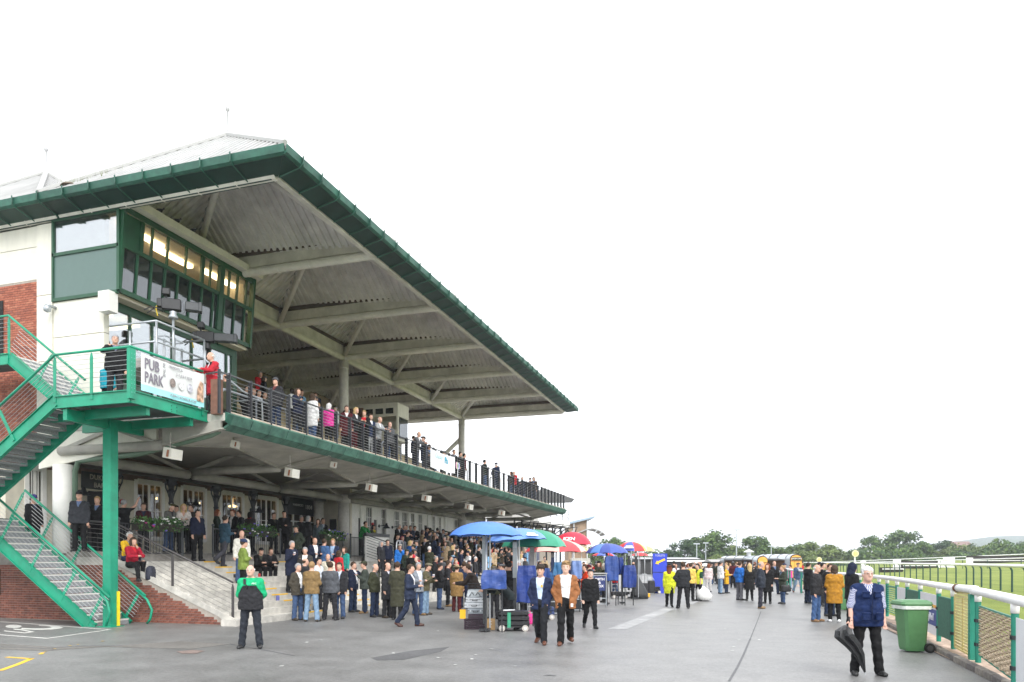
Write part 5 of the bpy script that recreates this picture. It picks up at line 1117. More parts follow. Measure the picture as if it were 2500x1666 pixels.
cover('long pale blue sheet hanging left of the SMITH & COX mast', 1493, 1359, 1417, 30.8, .52, TARP2, 6, .25); cover('narrow dark blue sheet beside the long pale one', 1514, 1362, 1402, 31.5, .24, TARP, 7, .2); cover('blue sheet with folded collar left of the black heap', 1536, 1381, 1434, 31, .50, TARP, 8, .35)
# cases stacked beside the first stand
sx_, sy_ = GR(1160, 1536)
def case(name, label, cat, z, w, h, dpt, mat, dx=0., handle=True, lat=False, org=None):
    c = V(sx_, sy_, 0)+RT*dx; t = thing(name, label, cat, (c.x, c.y, z), None)
    mb = MB(); mb.bbox((c.x, c.y, z+h/2), w, dpt, h-.004, YAW, .012); b = bld(mb, 'shell', mat, t)
    mb = MB(); mb.cbox((c.x, c.y, z+h*.55), w+.006, dpt+.006, .012, YAW); bld(mb, 'seam', DGR, t)
    if handle:
        q = c-FW*(dpt/2+.012)+V(0,0,z+h*.36); mb = MB(); mb.path([q-RT*.07+V(0,0,.03), q-RT*.06-FW*.02, q+RT*.06-FW*.02, q+RT*.07+V(0,0,.03)], .010, 6); bld(mb, 'handle', BLK, t)
        for k in (-1, 1):
            mb = MB(); mb.cbox(q+RT*k*w*.33+V(0,0,.03), .04, .015, .05, YAW); bld(mb, 'latch', ALU, t)
    return t
PUR = M((.035,.018,.03), .5, .15, 8)
t = thing('plastic_crate', 'dark purple slotted plastic crate under the stacked cases', 'crate', (sx_, sy_, 0)); w, h = .58, .27
mb = MB(); mb.cbox((sx_,sy_,.02), w-.04, .36, .03, YAW); bld(mb, 'base', PUR, t)
for s_ in (-1, 1):
    for k in range(5):
        c = V(sx_,sy_,.03+k*.055)+FW*s_*.19; mb = MB(); mb.cbox(c+V(0,0,.01), w, .015, .026, YAW); bld(mb, 'slat', PUR, t)
    for k in range(7):
        c = V(sx_,sy_,.14)+FW*s_*.19+RT*(w*(k/6-.5)*.96); mb = MB(); mb.cbox(c, .02, .022, .26, YAW); bld(mb, 'upright', PUR, t)
    c = V(sx_,sy_,.14)+RT*s_*(w/2-.01); mb = MB(); mb.cbox(c, .018, .36, .25, YAW); bld(mb, 'end', PUR, t)
mb = MB(); mb.cbox((sx_,sy_,.262), w+.02, .40, .022, YAW); bld(mb, 'rim', PUR, t)
case('tool_case', 'dark tool case lowest of the stack, on the purple crate', 'case', .275, .42, .145, .32, PUR, .03, False); case('grey_case', 'grey plastic case third from the bottom of the stack', 'case', .42, .42, .16, .32, M((.28,.31,.34), .45, .06), .02)
case('aluminium_case', 'wider aluminium case in the stack', 'case', .58, .53, .155, .34, ALU, -.02); case('aluminium_case', 'upper aluminium case just below the silver bag', 'case', .735, .50, .14, .33, ALU, .0)
t = thing('silver_bag', 'silver holdall lying on top of the aluminium cases', 'bag', (sx_, sy_, .875)); mb = MB(); soft_box(mb, (sx_,sy_,.98), .40, .26, .19, YAW, 4, .03, 5); bld(mb, 'body', M((.50,.54,.56), .35, .12, 9, .5, 12), t, smooth=True)
for k in (-1, 1):
    c = V(sx_,sy_,.95)-FW*.15; mb = MB(); mb.path([c+RT*.15*k+V(0,0,-.05), c+RT*.08*k+V(0,0,.06), c+RT*.02*k+V(0,0,-.03)], .010, 5); bld(mb, 'strap', BLK, t)
t = thing('wire_basket', 'black folding basket on top of the silver bag', 'basket', (sx_, sy_, 1.085))
for k in range(3):
    mb = MB(); mb.path([V(sx_,sy_,1.10+k*.07)+RT*a*.2+FW*b*.15 for a, b in ((-1,-1),(1,-1),(1,1),(-1,1))], .010, 5, closed=True); bld(mb, 'ring', BLK, t)
for a in (-1, 0, 1):
    for b in (-1, 1): mb = MB(); mb.tube(V(sx_,sy_,1.088)+RT*a*.19+FW*b*.15, V(sx_,sy_,1.25)+RT*a*.2+FW*b*.15, .008, 5); bld(mb, 'upright', BLK, t)
c = V(sx_,sy_,0)-RT*.33-FW*.17; t = thing('yellow_card', 'bright yellow card hanging at the left of the dark tool case', 'card', (c.x, c.y, .3)); mb = MB(); mb.cbox(c+V(0,0,.42), .16, .008, .25, YAW+.2); bld(mb, 'card', M((.85,.45,.01), .6, .03), t); mb = MB(); mb.tube(c+V(0,0,.54), c+RT*.1+FW*.1+V(0,0,.55), .005, 4); bld(mb, 'string', BLK, t)
bgx, bgy = GR(1198, 1538); t = thing('paper_bag', 'brown paper carrier standing right of the purple crate', 'bag', (bgx, bgy, 0)); mb = MB()
rs = []; 
for z, k in ((0,.9), (.01,1), (.12,1.03), (.24,1.0), (.30,.97)): rs.append([V(bgx,bgy,z)+RT*.12*k*a+FW*.09*k*b for a, b in ((-1,-1),(-.3,-1.05),(.4,-.95),(1,-1),(1,1),(.2,.95),(-1,1))])
mb.rings(rs, cap=False); mb.add([tuple(p) for p in rs[0]], [tuple(range(6,-1,-1))]); bld(mb, 'bag', M((.42,.27,.13), .8, .12, 9, .5, 10), t)
mb = MB(); q = V(bgx,bgy,.16)-FW*.101; mb.path([q+RT*.03+V(0,0,.08), q-RT*.02+V(0,0,.04), q+RT*.03, q-RT*.03-V(0,0,.05), q+RT*.01-V(0,0,.09)], .008, 4); bld(mb, 'white_scroll', M((.7,.68,.62), .6), t)
# wheeled black boxes
def trolley(label, px, py, w, h, layers, mat, wheels=True, ribbon=False):
    x, y = GR(px, py); t = thing('equipment_trolley', label, 'trolley', (x, y, 0), 'equipment trolleys at the pitches'); z = .14
    for k in range(layers):
        hh = (h-.14)/layers; mb = MB(); mb.bbox((x,y,z+hh/2), w*(1-.03*k), .5, hh-.012, YAW, .025); bld(mb, 'box', mat, t)
        for a in (-.3, .3): mb = MB(); mb.cbox(V(x,y,z+hh*.75)+RT*w*a-FW*.255, .05, .02, .07, YAW); bld(mb, 'latch', DGR, t)
        z += hh
    for a in (-.36, .36):
        mb = MB(); p = V(x,y,.085)+RT*w*a-FW*.27; mb.tube(p-FW*.02, p+FW*.04, .085, 14); wv = bld(mb, 'wheel', M((.45,.42,.38), .6), t); mb = MB(); mb.tube(p-FW*.03, p-FW*.02, .045, 10); bld(mb, 'hub', M((.62,.6,.57), .5), wv)
    mb = MB(); mb.cbox((x,y,.12), w*.95, .45, .04, YAW); bld(mb, 'chassis', BLK, t)
    if ribbon: mb = MB(); mb.cbox(V(x,y,.30)-RT*.12-FW*.262, .09, .01, .40, YAW); bld(mb, 'green_ribbon', M((.04,.30,.17), .6, .1), t)
    return t
trolley('black box trolley with a green ribbon and cream wheels', 1254, 1540, .85, .54, 3, BLK, True, True)
trolley('black trolley under the white folding frame', 1512, 1461, .8, .34, 1, BLK); trolley('low dark trolley near the toilets sign', 1578, 1448, .7, .5, 2, DGR); trolley('dark trolley behind the walking pair', 1330, 1512, .6, .4, 2, M((.03,.05,.14), .5)); trolley('black crate trolley beside the black waste bin', 1600, 1449, .5, .4, 2, BLK)
x, y = GR(1292, 1524); t = thing('pink_bag', 'bright pink bag behind the black box trolley', 'bag', (x, y, 0)); mb = MB(); soft_box(mb, (x,y,.15), .2, .2, .28, 0, 9, .03, 4); bld(mb, 'body', M((.75,.03,.25), .6, .1, 8, .5, 10), t, smooth=True); mb = MB(); mb.path([(x-.05,y,.28),(x-.03,y,.38),(x+.03,y,.38),(x+.05,y,.28)], .01, 5); bld(mb, 'handle', M((.75,.03,.25), .6), t)
x, y = GR(1249, 1541); t = thing('paper_sheets', 'loose white papers lying on the black box trolley', 'papers', (x, y, .54)); mb = MB(); mb.cbox(V(x,y,.552)-RT*.1, .3, .22, .012, YAW+.3); bld(mb, 'sheet', M((.8,.8,.8), .7), t); mb = MB(); mb.cbox(V(x,y,.565)-RT*.06, .28, .2, .01, YAW-.2); bld(mb, 'sheet', M((.75,.77,.8), .7), t)
# SMITH & COX board and frame
x, y = GR(1464, 1482); t = thing('name_board', 'navy SMITH & COX board in a grey trolley frame', 'sign', (x, y, 0)); c = V(x,y,0)
mb = MB(); mb.cbox(c+V(0,0,.95), .46, .03, .58, YAW); bld(mb, 'board', M((.02,.035,.14), .5, .03), t)
for s_, z in (('SMITH', 1.12), ('&', .98), ('COX', .84)): text(s_, .14, M((.75,.75,.78), .5, 0), t, c+V(0,0,z)-FW*.02, RT, bold=.004)
for a in (-.27, .27): mb = MB(); mb.tube(c+RT*a, c+RT*a+V(0,0,1.35), .022, 6); bld(mb, 'upright', GALV, t)
for z in (.12, .35, 1.28): mb = MB(); mb.beam(c-RT*.27+V(0,0,z), c+RT*.27+V(0,0,z), .03, .03); bld(mb, 'cross_bar', GALV, t)
mb = MB(); mb.cbox(c+V(0,0,1.36)+FW*.15, .6, .45, .04, YAW); bld(mb, 'counter', M((.4,.4,.38), .6), t)
x, y = GR(1528, 1462); t = thing('folding_frame', 'white folding step frame on the low black trolley', 'frame', (x, y, .34)); c = V(x,y,.36)
for k, (p, q) in enumerate((((-.28,0),(-.1,.42)), ((-.1,.42),(.06,0)), ((.0,0),(.13,.42)), ((.13,.42),(.30,0)), ((-.12,.42),(.16,.42)), ((-.3,.02),(.32,.02)))):
    mb = MB(); mb.beam(c+RT*p[0]+V(0,0,p[1]), c+RT*q[0]+V(0,0,q[1]), .06, .05, FW); bld(mb, 'strut', M((.7,.7,.7), .5), t)
x, y = GR(1562, 1462); t = thing('sheeted_heap', 'black sheeted heap beside the blue sheet with folded collar', 'heap', (x, y, 0)); mb = MB(); rs = []
for z, k in ((0,1), (.25,.95), (.6,.7), (.9,.42), (1.1,.22), (1.16,.06)): rs.append([V(x,y,z)+RT*(.42*k*math.cos(a*.5236)*(1+.12*math.sin(a*2.3+z*4))-.12*z)+FW*.35*k*math.sin(a*.5236) for a in range(12)])
mb.rings(rs); bld(mb, 'sheet', M((.03,.032,.035), .6, .15, 6, .6, 8), t, smooth=True); mb = MB(); mb.path([rs[4][i] for i in range(12)], .012, 4, closed=True); bld(mb, 'tie_cord', DGR, t)
x, y = GR(1576, 1459); t = thing('yellow_toolbox', 'low yellow toolbox on the asphalt by the black heap', 'toolbox', (x, y, 0)); mb = MB(); mb.bbox((x,y,.11), .42, .24, .2, YAW+.3, .02); bld(mb, 'box', M((.75,.40,.02), .5, .06), t); mb = MB(); mb.path([V(x,y,.2)-RT*.1, V(x,y,.27)-RT*.08, V(x,y,.27)+RT*.08, V(x,y,.2)+RT*.1], .012, 5); bld(mb, 'handle', BLK, t)
x, y = GR(1608, 1447); t = thing('waste_bin', 'black square waste bin in front of the toilets sign', 'bin', (x, y, 0)); mb = MB(); mb.cbox((x,y,.48), .52, .5, .95, YAW, taper=1.14); bld(mb, 'body', M((.03,.032,.035), .5, .1), t); mb = MB(); mb.cbox((x,y,.98), .64, .6, .08, YAW); bld(mb, 'lid', M((.12,.125,.13), .5), t)
# toilets sign
x, y = GR(1611, 1449); t = thing('toilets_sign', 'tall blue TOILETS sign with a yellow arrow', 'sign', (x, y, 0)); c = V(x,y,0); H = ZH(1352, DEP(x,y)); BS = M((.02,.05,.50), .5, .04, 4)
mb = MB(); mb.prism([c-RT*.40, c+RT*.34, c+RT*.43+V(0,0,H), c-RT*.41+V(0,0,H)], FW*.12); bld(mb, 'panel', BS, t)
text('TOILETS', .15, M((.62,.62,.66), .5, 0), t, c+V(0,0,H-.12)-FW*.008, RT); q = c+V(0,0,H-.46)-FW*.012; u_ = (RT*.9+V(0,0,.42)).normalized(); v_ = u_.cross(FW).normalized(); v_ = v_ if v_.z > 0 else -v_
mb = MB(); mb.prism([q+u_*.32+v_*.06, q+u_*.32-v_*.06, q-u_*.12-v_*.06, q-u_*.12-v_*.13, q-u_*.30, q-u_*.12+v_*.13, q-u_*.12+v_*.06], FW*.01); bld(mb, 'arrow', M((.8,.52,.02), .5), t)
mb = MB(); mb.cbox(c+V(0,0,1.22)-FW*.005, .86, .02, .03, YAW); bld(mb, 'strap', BLK, t)
# ------------------------------------------------------------------ orange horse-box trailers
ORG_ = M((.78,.36,.06), .5, .08, 4); TRM = M((.03,.022,.015), .5); SIL = M((.45,.49,.53), .35, .06, 3, metal=.3)
def trailer(label, px, py, d, w, h, ln, txt, chimney):
    x, y = AD(px, d); t = thing('food_trailer', label, 'trailer', (x, y, 0), 'orange food trailers'); c = V(x,y,0); ax = (FW*.86-RT*.51).normalized(); rt = V(ax.y, -ax.x, 0); z0 = .45
    def prof(k, zz=0): return [c+rt*(-w/2*k)+V(0,0,z0), c+rt*(w/2*k)+V(0,0,z0), c+rt*(w/2*k)+V(0,0,h-.38)]+[c+rt*(w/2*k*math.cos(a))+V(0,0,h-.38+.38*k*math.sin(a)) for a in (.5,1.0,1.57,2.14,2.64)]+[c+rt*(-w/2*k)+V(0,0,h-.38)]
    mb = MB(); mb.prism(prof(1.0), ax*ln); bld(mb, 'body', SIL, t)
    mb = MB(); mb.prism([p-ax*.03 for p in prof(.985)], ax*.02); bld(mb, 'rear_face', TRM, t)
    for k in range(3):
        a = -w/2+.06+(w-.12)*k/3+.02; b = a+(w-.12)/3-.04; mb = MB(); q = [c+rt*a+V(0,0,z0+.05), c+rt*b+V(0,0,z0+.05), c+rt*b+V(0,0,h-.62), c+rt*a+V(0,0,h-.62)]; mb.prism([p-ax*.055 for p in q], ax*.02); dr = bld(mb, 'door', ORG_, t)
        mb = MB(); mb.cbox(c+rt*(a+.06)-ax*.07+V(0,0,1.3), .03, .03, .15); bld(mb, 'handle', TRM, dr)
    q = [c+rt*(-w/2+.08)+V(0,0,h-.55), c+rt*(w/2-.08)+V(0,0,h-.55)]+[c+rt*(w/2*.9*math.cos(a))+V(0,0,h-.42+.34*math.sin(a)) for a in (.25,.8,1.57,2.34,2.89)]; mb = MB(); mb.prism([p-ax*.055 for p in q], ax*.02); bld(mb, 'header', ORG_, t)
    if txt:
        mb = MB(); q = [c+rt*(-w*.4)+V(0,0,h-.52), c+rt*(w*.4)+V(0,0,h-.52), c+rt*(w*.4)+V(0,0,h-.27), c+rt*(-w*.4)+V(0,0,h-.27)]; mb.prism([p-ax*.075 for p in q], ax*.015); bld(mb, 'name_board', BLK, t); text(txt, .17, M((.8,.78,.7), .5, 0), t, c-ax*.082+V(0,0,h-.39), rt)
    for k in range(4):
        mb = MB(); o = ax*(ln*(k+.5)/4); mb.path([p+o for p in prof(1.01)[2:]], .03, 5); bld(mb, 'roof_band', TRM, t)
    sd = c-rt*(w/2); mb = MB(); q = [sd+ax*.5+V(0,0,1.1), sd+ax*(ln-.5)+V(0,0,1.1), sd+ax*(ln-.5)+V(0,0,1.95), sd+ax*.5+V(0,0,1.95)]; mb.prism(q, -rt*.02); bld(mb, 'serving_hatch', M((.10,.05,.025), .8), t)
    mb = MB(); q = [sd+ax*.45+V(0,0,2.02), sd+ax*(ln-.45)+V(0,0,2.02), sd+ax*(ln-.45)-rt*.8+V(0,0,2.08), sd+ax*.45-rt*.8+V(0,0,2.08)]; mb.prism(q, V(0,0,.03)); bld(mb, 'awning', M((.6,.6,.6), .6), t)
    for s_ in (-1, 1):
        for f in (.38, .62): mb = MB(); p = c+rt*s_*(w/2+.02)+ax*ln*f+V(0,0,.32); mb.tube(p-rt*.1, p+rt*.1, .32, 14); bld(mb, 'wheel', BLK, t)
        mb = MB(); p = c+rt*s_*w*.38-ax*.06+V(0,0,.62); mb.tube(p, p-ax*.04, .07, 8); bld(mb, 'tail_light', M((.6,.05,.02), .4), t)
    mb = MB(); mb.beam(c+rt*0+V(0,0,.40), c+ax*ln+V(0,0,.40), w*.8, .1); bld(mb, 'chassis', BLK, t)
    if chimney:
        p = c+ax*1.4+V(0,0,h-.05); mb = MB(); mb.tube(p, p+V(0,0,.35), .18, 10); mb.lathe([(.45,.35),(.32,.45),(.08,.58),(.03,.62)], p, 12); bld(mb, 'chimney', M((.55,.56,.57), .4), t)
trailer('orange food trailer with a coffee board on its rear', 1943, 1420, 62, 1.55, ZH(1353, 62), 3.4, 'BURGER COFFEE', False); trailer('orange food trailer with a mushroom chimney on its roof', 1861, 1420, 60.5, 1.25, ZH(1357, 60.5), 4.0, None, True)
x, y = AD(1795, 72); t = thing('food_stall', 'orange-fronted food stall left of the chimney trailer', 'stall', (x, y, 0)); c = V(x,y,0)
mb = MB(); mb.cbox(c+V(0,0,2.0), 2.4, 1.6, .5, YAW); bld(mb, 'orange_fascia', ORG_, t); mb = MB(); mb.cbox(c+V(0,0,.55), 2.3, 1.5, 1.1, YAW); bld(mb, 'counter', M((.5,.48,.45), .7), t)
for a in (-1.1, 1.1): mb = MB(); mb.tube(c+RT*a-FW*.7, c+RT*a-FW*.7+V(0,0,1.8), .05, 6); bld(mb, 'post', GALV, t)
# ------------------------------------------------------------------ beyond the grandstand: older stand, brick tower
XW = -17.0; YW = 60.5
t = thing('white_balcony_stand', 'white balconied stand beyond the far end of the grandstand', 'building', (XW, YW, 0))
mb = MB(); mb.box(-32, XW-1.6, YW+1.2, YW+11.9, 0, 4.95); bld(mb, 'lower_wall', M((.36,.31,.25), .85, .08), t); mb = MB(); mb.box(-32, XW, YW, YW+11.9, 5.2, 5.85); bld(mb, 'balcony_slab', WHITE, t); mb = MB(); mb.box(-32, XW+.2, YW-.3, YW+11.9, 7.75, 7.88); mb.prism([(XW+.2,YW-.3,7.76),(XW+.5,YW-.3,8.1),(XW+.2,YW-.3,7.88)], (0,12.2,0)); bld(mb, 'roof', M((.25,.25,.26), .7), t); mb = MB(); mb.box(-32, XW-3.5, YW+2.4, YW+11.9, 5.85, 7.75); bld(mb, 'upper_wall', M((.62,.61,.58), .8), t)
for k in range(6): mb = MB(); mb.tube((XW-.1,YW+.1+k*2.3,5.85), (XW-.1,YW+.1+k*2.3,6.9), .035, 6); bld(mb, 'post', IRON, t)
for k in range(7): mb = MB(); mb.tube((XW-.3-k*1.6,YW+.06,5.85), (XW-.3-k*1.6,YW+.06,6.9), .035, 6); bld(mb, 'post', IRON, t)
for z in (6.2, 6.55, 6.9): mb = MB(); mb.path([(-31,YW+.06,z), (XW-.1,YW+.06,z), (XW-.1,YW+11.8,z)], .025, 5); bld(mb, 'rail', IRON, t)
mb = MB(); mb.box(XW-1.62, XW-1.58, YW+2, YW+3.2, 1.0, 3.2); mb.box(XW-1.62, XW-1.58, YW+5, YW+6.2, 1.0, 3.2); bld(mb, 'window', M((.05,.06,.12), .3), t)
for k, px in enumerate((1262, 1280, 1309, 1340, 1355, 1374)):
    x, y = AD(px-6, 59.5); zc = 4.72-.12*k; t = thing('iron_bracket_post', 'black iron post with ringed leaf-shaped bracket, %s from the grandstand' % ('first', 'second', 'third', 'fourth', 'fifth', 'last')[k], 'bracket', (x, y, 0), 'ringed iron brackets beyond the stand')
    mb = MB(); mb.tube((x,y,0), (x,y,zc+.5), .07, 8); bld(mb, 'post', IRON, t); cc = V(x,y,zc)+RT*.42; mb = MB(); mb.path([cc+RT*.30*math.cos(a*.5236)+V(0,0,.30*math.sin(a*.5236)) for a in range(12)], .05, 6, closed=True); bld(mb, 'ring', IRON, t)
    mb = MB(); mb.path([V(x,y,zc-.6), cc+RT*.25-V(0,0,.32), cc+RT*.75+V(0,0,.05), cc+RT*.95+V(0,0,.5), cc+RT*.3+V(0,0,.42), V(x,y,zc+.45)], .045, 6); bld(mb, 'leaf_arm', IRON, t)
t = thing('brick_tower', 'buff brick tower with tilted roof and curved steel canopy', 'building', (-6, 78, 0)); BF = M((.36,.26,.18), .9, .10, 1.2, n2=.15)
a, b = AD(1388, 80), AD(1433, 80); A, u = V(*a,0), V(b[0]-a[0], b[1]-a[1], 0); n = FW*6; zt2 = ZH(1270, 80); mb = MB(); mb.prism([A, A+u, A+u+V(0,0,zt2+.1), A+V(0,0,zt2-.5)], n); bld(mb, 'brick_walls', BF, t)
mb = MB(); e = u.normalized(); mb.prism([A-e*.3-FW*.5+V(0,0,zt2-.55), A+u+e*.8-FW*.5+V(0,0,zt2+.22), A+u+e*.8-FW*.5+V(0,0,zt2+.42), A-e*.3-FW*.5+V(0,0,zt2-.3)], FW*8); bld(mb, 'roof', M((.30,.40,.50), .4, .05), t)
for f in (.28, 1.0): mb = MB(); p = A+u*f-FW*.2; mb.tube(p, p+V(0,0,zt2), .07, 8); bld(mb, 'steel_post', M((.6,.62,.63), .4), t)
p0 = A+u-FW*.3; zc0 = ZH(1291, 80); mb = MB(); pr = [p0+e*s_*1.95*1.0+V(0,0,zc0+.22*math.sin(s_*2.2)-.78*s_*s_) for s_ in (-.55,0,.3,.6,.85,1.0)]; mb.rings([pr+[q-V(0,0,.12) for q in pr[::-1]], [q+FW*4 for q in pr]+[q+FW*4-V(0,0,.12) for q in pr[::-1]]]); bld(mb, 'curved_canopy', M((.42,.42,.42), .5), t)
mb = MB(); mb.tube(p0+V(0,0,zc0-1.6), pr[4], .05, 6); mb.tube(p0+V(0,0,zc0-1.2)+e*.1, pr[3], .05, 6); bld(mb, 'canopy_strut', M((.6,.62,.63), .4), t)
text('Paddock', .75, M((.62,.60,.45), .5, 0), t, A+u*.9-FW*.6+V(0,0,ZH(1337, 80)), RT); mb = MB(); mb.prism([A+u*.1-FW*.4+V(0,0,.0), A+u*1.15-FW*.4, A+u*1.15-FW*.4+V(0,0,2.2), A+u*.1-FW*.4+V(0,0,2.2)], FW*.2); bld(mb, 'entrance_wall', M((.5,.48,.42), .8), t)
mb = MB(); mb.prism([A+u*.5-FW*.42+V(0,0,.0), A+u*.95-FW*.42, A+u*.95-FW*.42+V(0,0,1.9), A+u*.5-FW*.42+V(0,0,1.9)], -FW*.03); bld(mb, 'white_poster', M((.75,.75,.75), .6), t)

def hand_truck(label, px, py, h, load):
    x, y = GR(px, py); t = thing('hand_truck', label, 'hand truck', (x, y, 0), 'hand trucks at the pitches'); c = V(x,y,0)
    mb = MB(); mb.path([c-RT*.17+V(0,0,.1), c-RT*.17+V(0,0,h-.08), c-RT*.10+V(0,0,h), c+RT*.10+V(0,0,h), c+RT*.17+V(0,0,h-.08), c+RT*.17+V(0,0,.1)], .018, 6); bld(mb, 'frame', ALU, t, smooth=True)
    for k in range(3): mb = MB(); z = .3+k*(h-.4)/3; mb.beam(c-RT*.17+V(0,0,z), c+RT*.17+V(0,0,z), .03, .02); bld(mb, 'cross_bar', ALU, t)
    for a in (-.2, .2): mb = MB(); mb.tube(c+RT*a-RT*.02+V(0,0,.1), c+RT*a+RT*.02+V(0,0,.1), .10, 14); bld(mb, 'wheel', BLK, t)
    mb = MB(); mb.cbox(c-FW*.14+V(0,0,.04), .36, .28, .02, YAW); bld(mb, 'toe_plate', ALU, t)
    if load: mb = MB(); soft_box(mb, c-FW*.16+V(0,0,.05+load/2), .36, .26, load, YAW, int(px), .02, 4); bld(mb, 'strapped_bag', M((.02,.02,.024), .7, .2, 9, .6, 10), t, smooth=True)
hand_truck('silver hand truck with a strapped grey bag near the toilets sign', 1573, 1453, 1.15, .6); hand_truck('empty silver hand truck behind the white folding frame', 1501, 1459, .95, 0); hand_truck('hand truck loaded with a black bag left of the waste bin', 1589, 1450, .9, .7); hand_truck('silver hand truck behind the navy jacket', 1302, 1520, .95, 0); hand_truck('hand truck with a tall black bag by the second tower', 1268, 1508, 1.0, .75)
case_spots = ((1556,1452,'black flight case beside the slim tower'), (1588,1444,'black flight case below the low red umbrella'), (1347,1500,'dark equipment case behind the tan jacket'), (1402,1492,'dark equipment case right of the tan jacket'))
for px, py, lb in case_spots:
    x, y = GR(px, py); t = thing('flight_case', lb, 'case', (x, y, 0)); mb = MB(); mb.bbox((x,y,.25), .5, .4, .48, YAW, .02); bld(mb, 'shell', M((.02,.021,.024), .5, .15, 10), t)
    for z in (.05, .45): mb = MB(); mb.cbox((x,y,z), .51, .41, .03, YAW); bld(mb, 'edge_trim', ALU, t)
# ------------------------------------------------------------------ people: smooth-blended limbs turned into one surface
def nets(F, lo, hi, h):
    ax = [np.arange(lo[i], hi[i]+h, h, dtype=np.float32) for i in range(3)]; X, Y, Z = np.meshgrid(*ax, indexing='ij'); Vv = F(X, Y, Z); nx, ny, nz = Vv.shape
    ins = Vv < 0; off = [(i,j,k) for i in (0,1) for j in (0,1) for k in (0,1)]
    def c(A, o): return A[o[0]:nx-1+o[0], o[1]:ny-1+o[1], o[2]:nz-1+o[2]]
    cnt = sum(c(ins, o).astype(np.int8) for o in off); mix = (cnt > 0) & (cnt < 8); I = np.argwhere(mix)
    if len(I) == 0: return np.zeros((0,3)), []
    acc = np.zeros((len(I),3)); num = np.zeros(len(I)); i0, j0, k0 = I.T
    for a in range(3):
        for o in off:
            if o[a]: continue
            p = list(o); p[a] = 1; va = Vv[i0+o[0], j0+o[1], k0+o[2]]; vb = Vv[i0+p[0], j0+p[1], k0+p[2]]; s = (va < 0) != (vb < 0)
            t = np.where(s, va/np.where(s, va-vb, 1), 0); q = np.stack([i0+o[0], j0+o[1], k0+o[2]], 1).astype(float); q[:, a] += t; acc += q*s[:, None]; num += s
    P = acc/num[:, None]; P = np.stack([ax[i][0]+P[:, i]*h for i in range(3)], 1)
    idx = -np.ones(mix.shape, int); idx[i0, j0, k0] = np.arange(len(I)); faces = []
    for a in range(3):
        b, d = (a+1) % 3, (a+2) % 3; sl0 = [slice(None)]*3; sl1 = [slice(None)]*3; sl0[a] = slice(0,-1); sl1[a] = slice(1,None)
        E = np.argwhere(ins[tuple(sl0)] != ins[tuple(sl1)])
        E = E[(E[:, b] > 0) & (E[:, d] > 0) & (E[:, b] < Vv.shape[b]-1) & (E[:, d] < Vv.shape[d]-1)]
        if not len(E): continue
        def g(db, dd): q = E.copy(); q[:, b] += db; q[:, d] += dd; return idx[q[:,0], q[:,1], q[:,2]]
        Q = np.stack([g(-1,-1), g(0,-1), g(0,0), g(-1,0)], 1); fl = ~ins[E[:,0], E[:,1], E[:,2]]; Q[fl] = Q[fl][:, ::-1]; faces.append(Q)
    return P, np.concatenate(faces)
def smin(a, b, k):
    h = np.clip(.5+.5*(b-a)/k, 0, 1); return b+(a-b)*h-k*h*(1-h)
class Sh:
    """a list of blended primitives"""
    def __init__(s): s.p = []
    def cone(s, a, b, ra, rb, k=.03, sy=1.): s.p.append(('c', np.array(a, float), np.array(b, float), ra, rb, k, sy)); return s
    def ell(s, c, r, k=.02): s.p.append(('e', np.array(c, float), np.array(r, float), 0, 0, k, 1)); return s
    def ev(s, X, Y, Z, grow=0.):
        D = np.full(X.shape, .12, np.float32); ax = (X[:,0,0], Y[0,:,0], Z[0,0,:])
        for t, a, b, ra, rb, k, sy in s.p:
            m = .05+grow+k
            if t == 'c':
                lo = np.minimum(a-ra, b-rb)-m; hi = np.maximum(a+ra, b+rb)+m; e = max(ra, rb)*(1/sy-1); lo[1] -= e; hi[1] += e
            else: lo = a-b-m; hi = a+b+m
            ii = [slice(int(np.searchsorted(ax[i], lo[i])), int(np.searchsorted(ax[i], hi[i]))) for i in range(3)]
            x, y, z = ax[0][ii[0]][:,None,None], ax[1][ii[1]][None,:,None], ax[2][ii[2]][None,None,:]
            if not (x.size and y.size and z.size): continue
            if t == 'c':
                a2 = a*np.array((1,sy,1)); b2 = b*np.array((1,sy,1)); d = b2-a2; L2 = max(1e-9, d@d); px, py, pz = x-a2[0], y*sy-a2[1], z-a2[2]
                tt = np.clip((px*d[0]+py*d[1]+pz*d[2])/L2, 0, 1); q = np.sqrt((px-tt*d[0])**2+(py-tt*d[1])**2+(pz-tt*d[2])**2)-(ra+(rb-ra)*tt)-grow
            else:
                r = b+grow; q = (np.sqrt(((x-a[0])/r[0])**2+((y-a[1])/r[1])**2+((z-a[2])/r[2])**2)-1)*r.min()
            ii = tuple(ii); D[ii] = smin(D[ii], q, k)
        return D
ARM = {'down': ((.06,.16,-1), (.20,.04,-1)), 'pocket': ((-.16,.32,-1), (.30,-.40,-.85)), 'front': ((.10,.20,-1), (.95,-.42,.12)), 'cup': ((.16,.24,-1), (.80,-.38,.62)), 'phone': ((.73,.43,-.53), (-.50,-.52,.70)), 'back': ((-.28,.24,-1), (-.25,-.62,-.62)),
       'rail': ((.62,.22,-.75), (.85,-.45,.02)), 'fold': ((.22,.26,-1), (.62,-.95,.18)), 'mouth': ((.68,.14,-.72), (-.20,-.46,.87)), 'wf': ((.32,.16,-1), (.48,.02,-.9)), 'wb': ((-.32,.18,-1), (-.05,.04,-1)), 'hip': ((-.10,.55,-.85), (.35,-.55,-.72)), 'hold': ((.02,.26,-1), (.28,.10,-1)), 'point': ((.5,.35,.45), (.5,.1,.9)), 'knees': ((.60,.2,-.85), (.72,-.5,.05))}
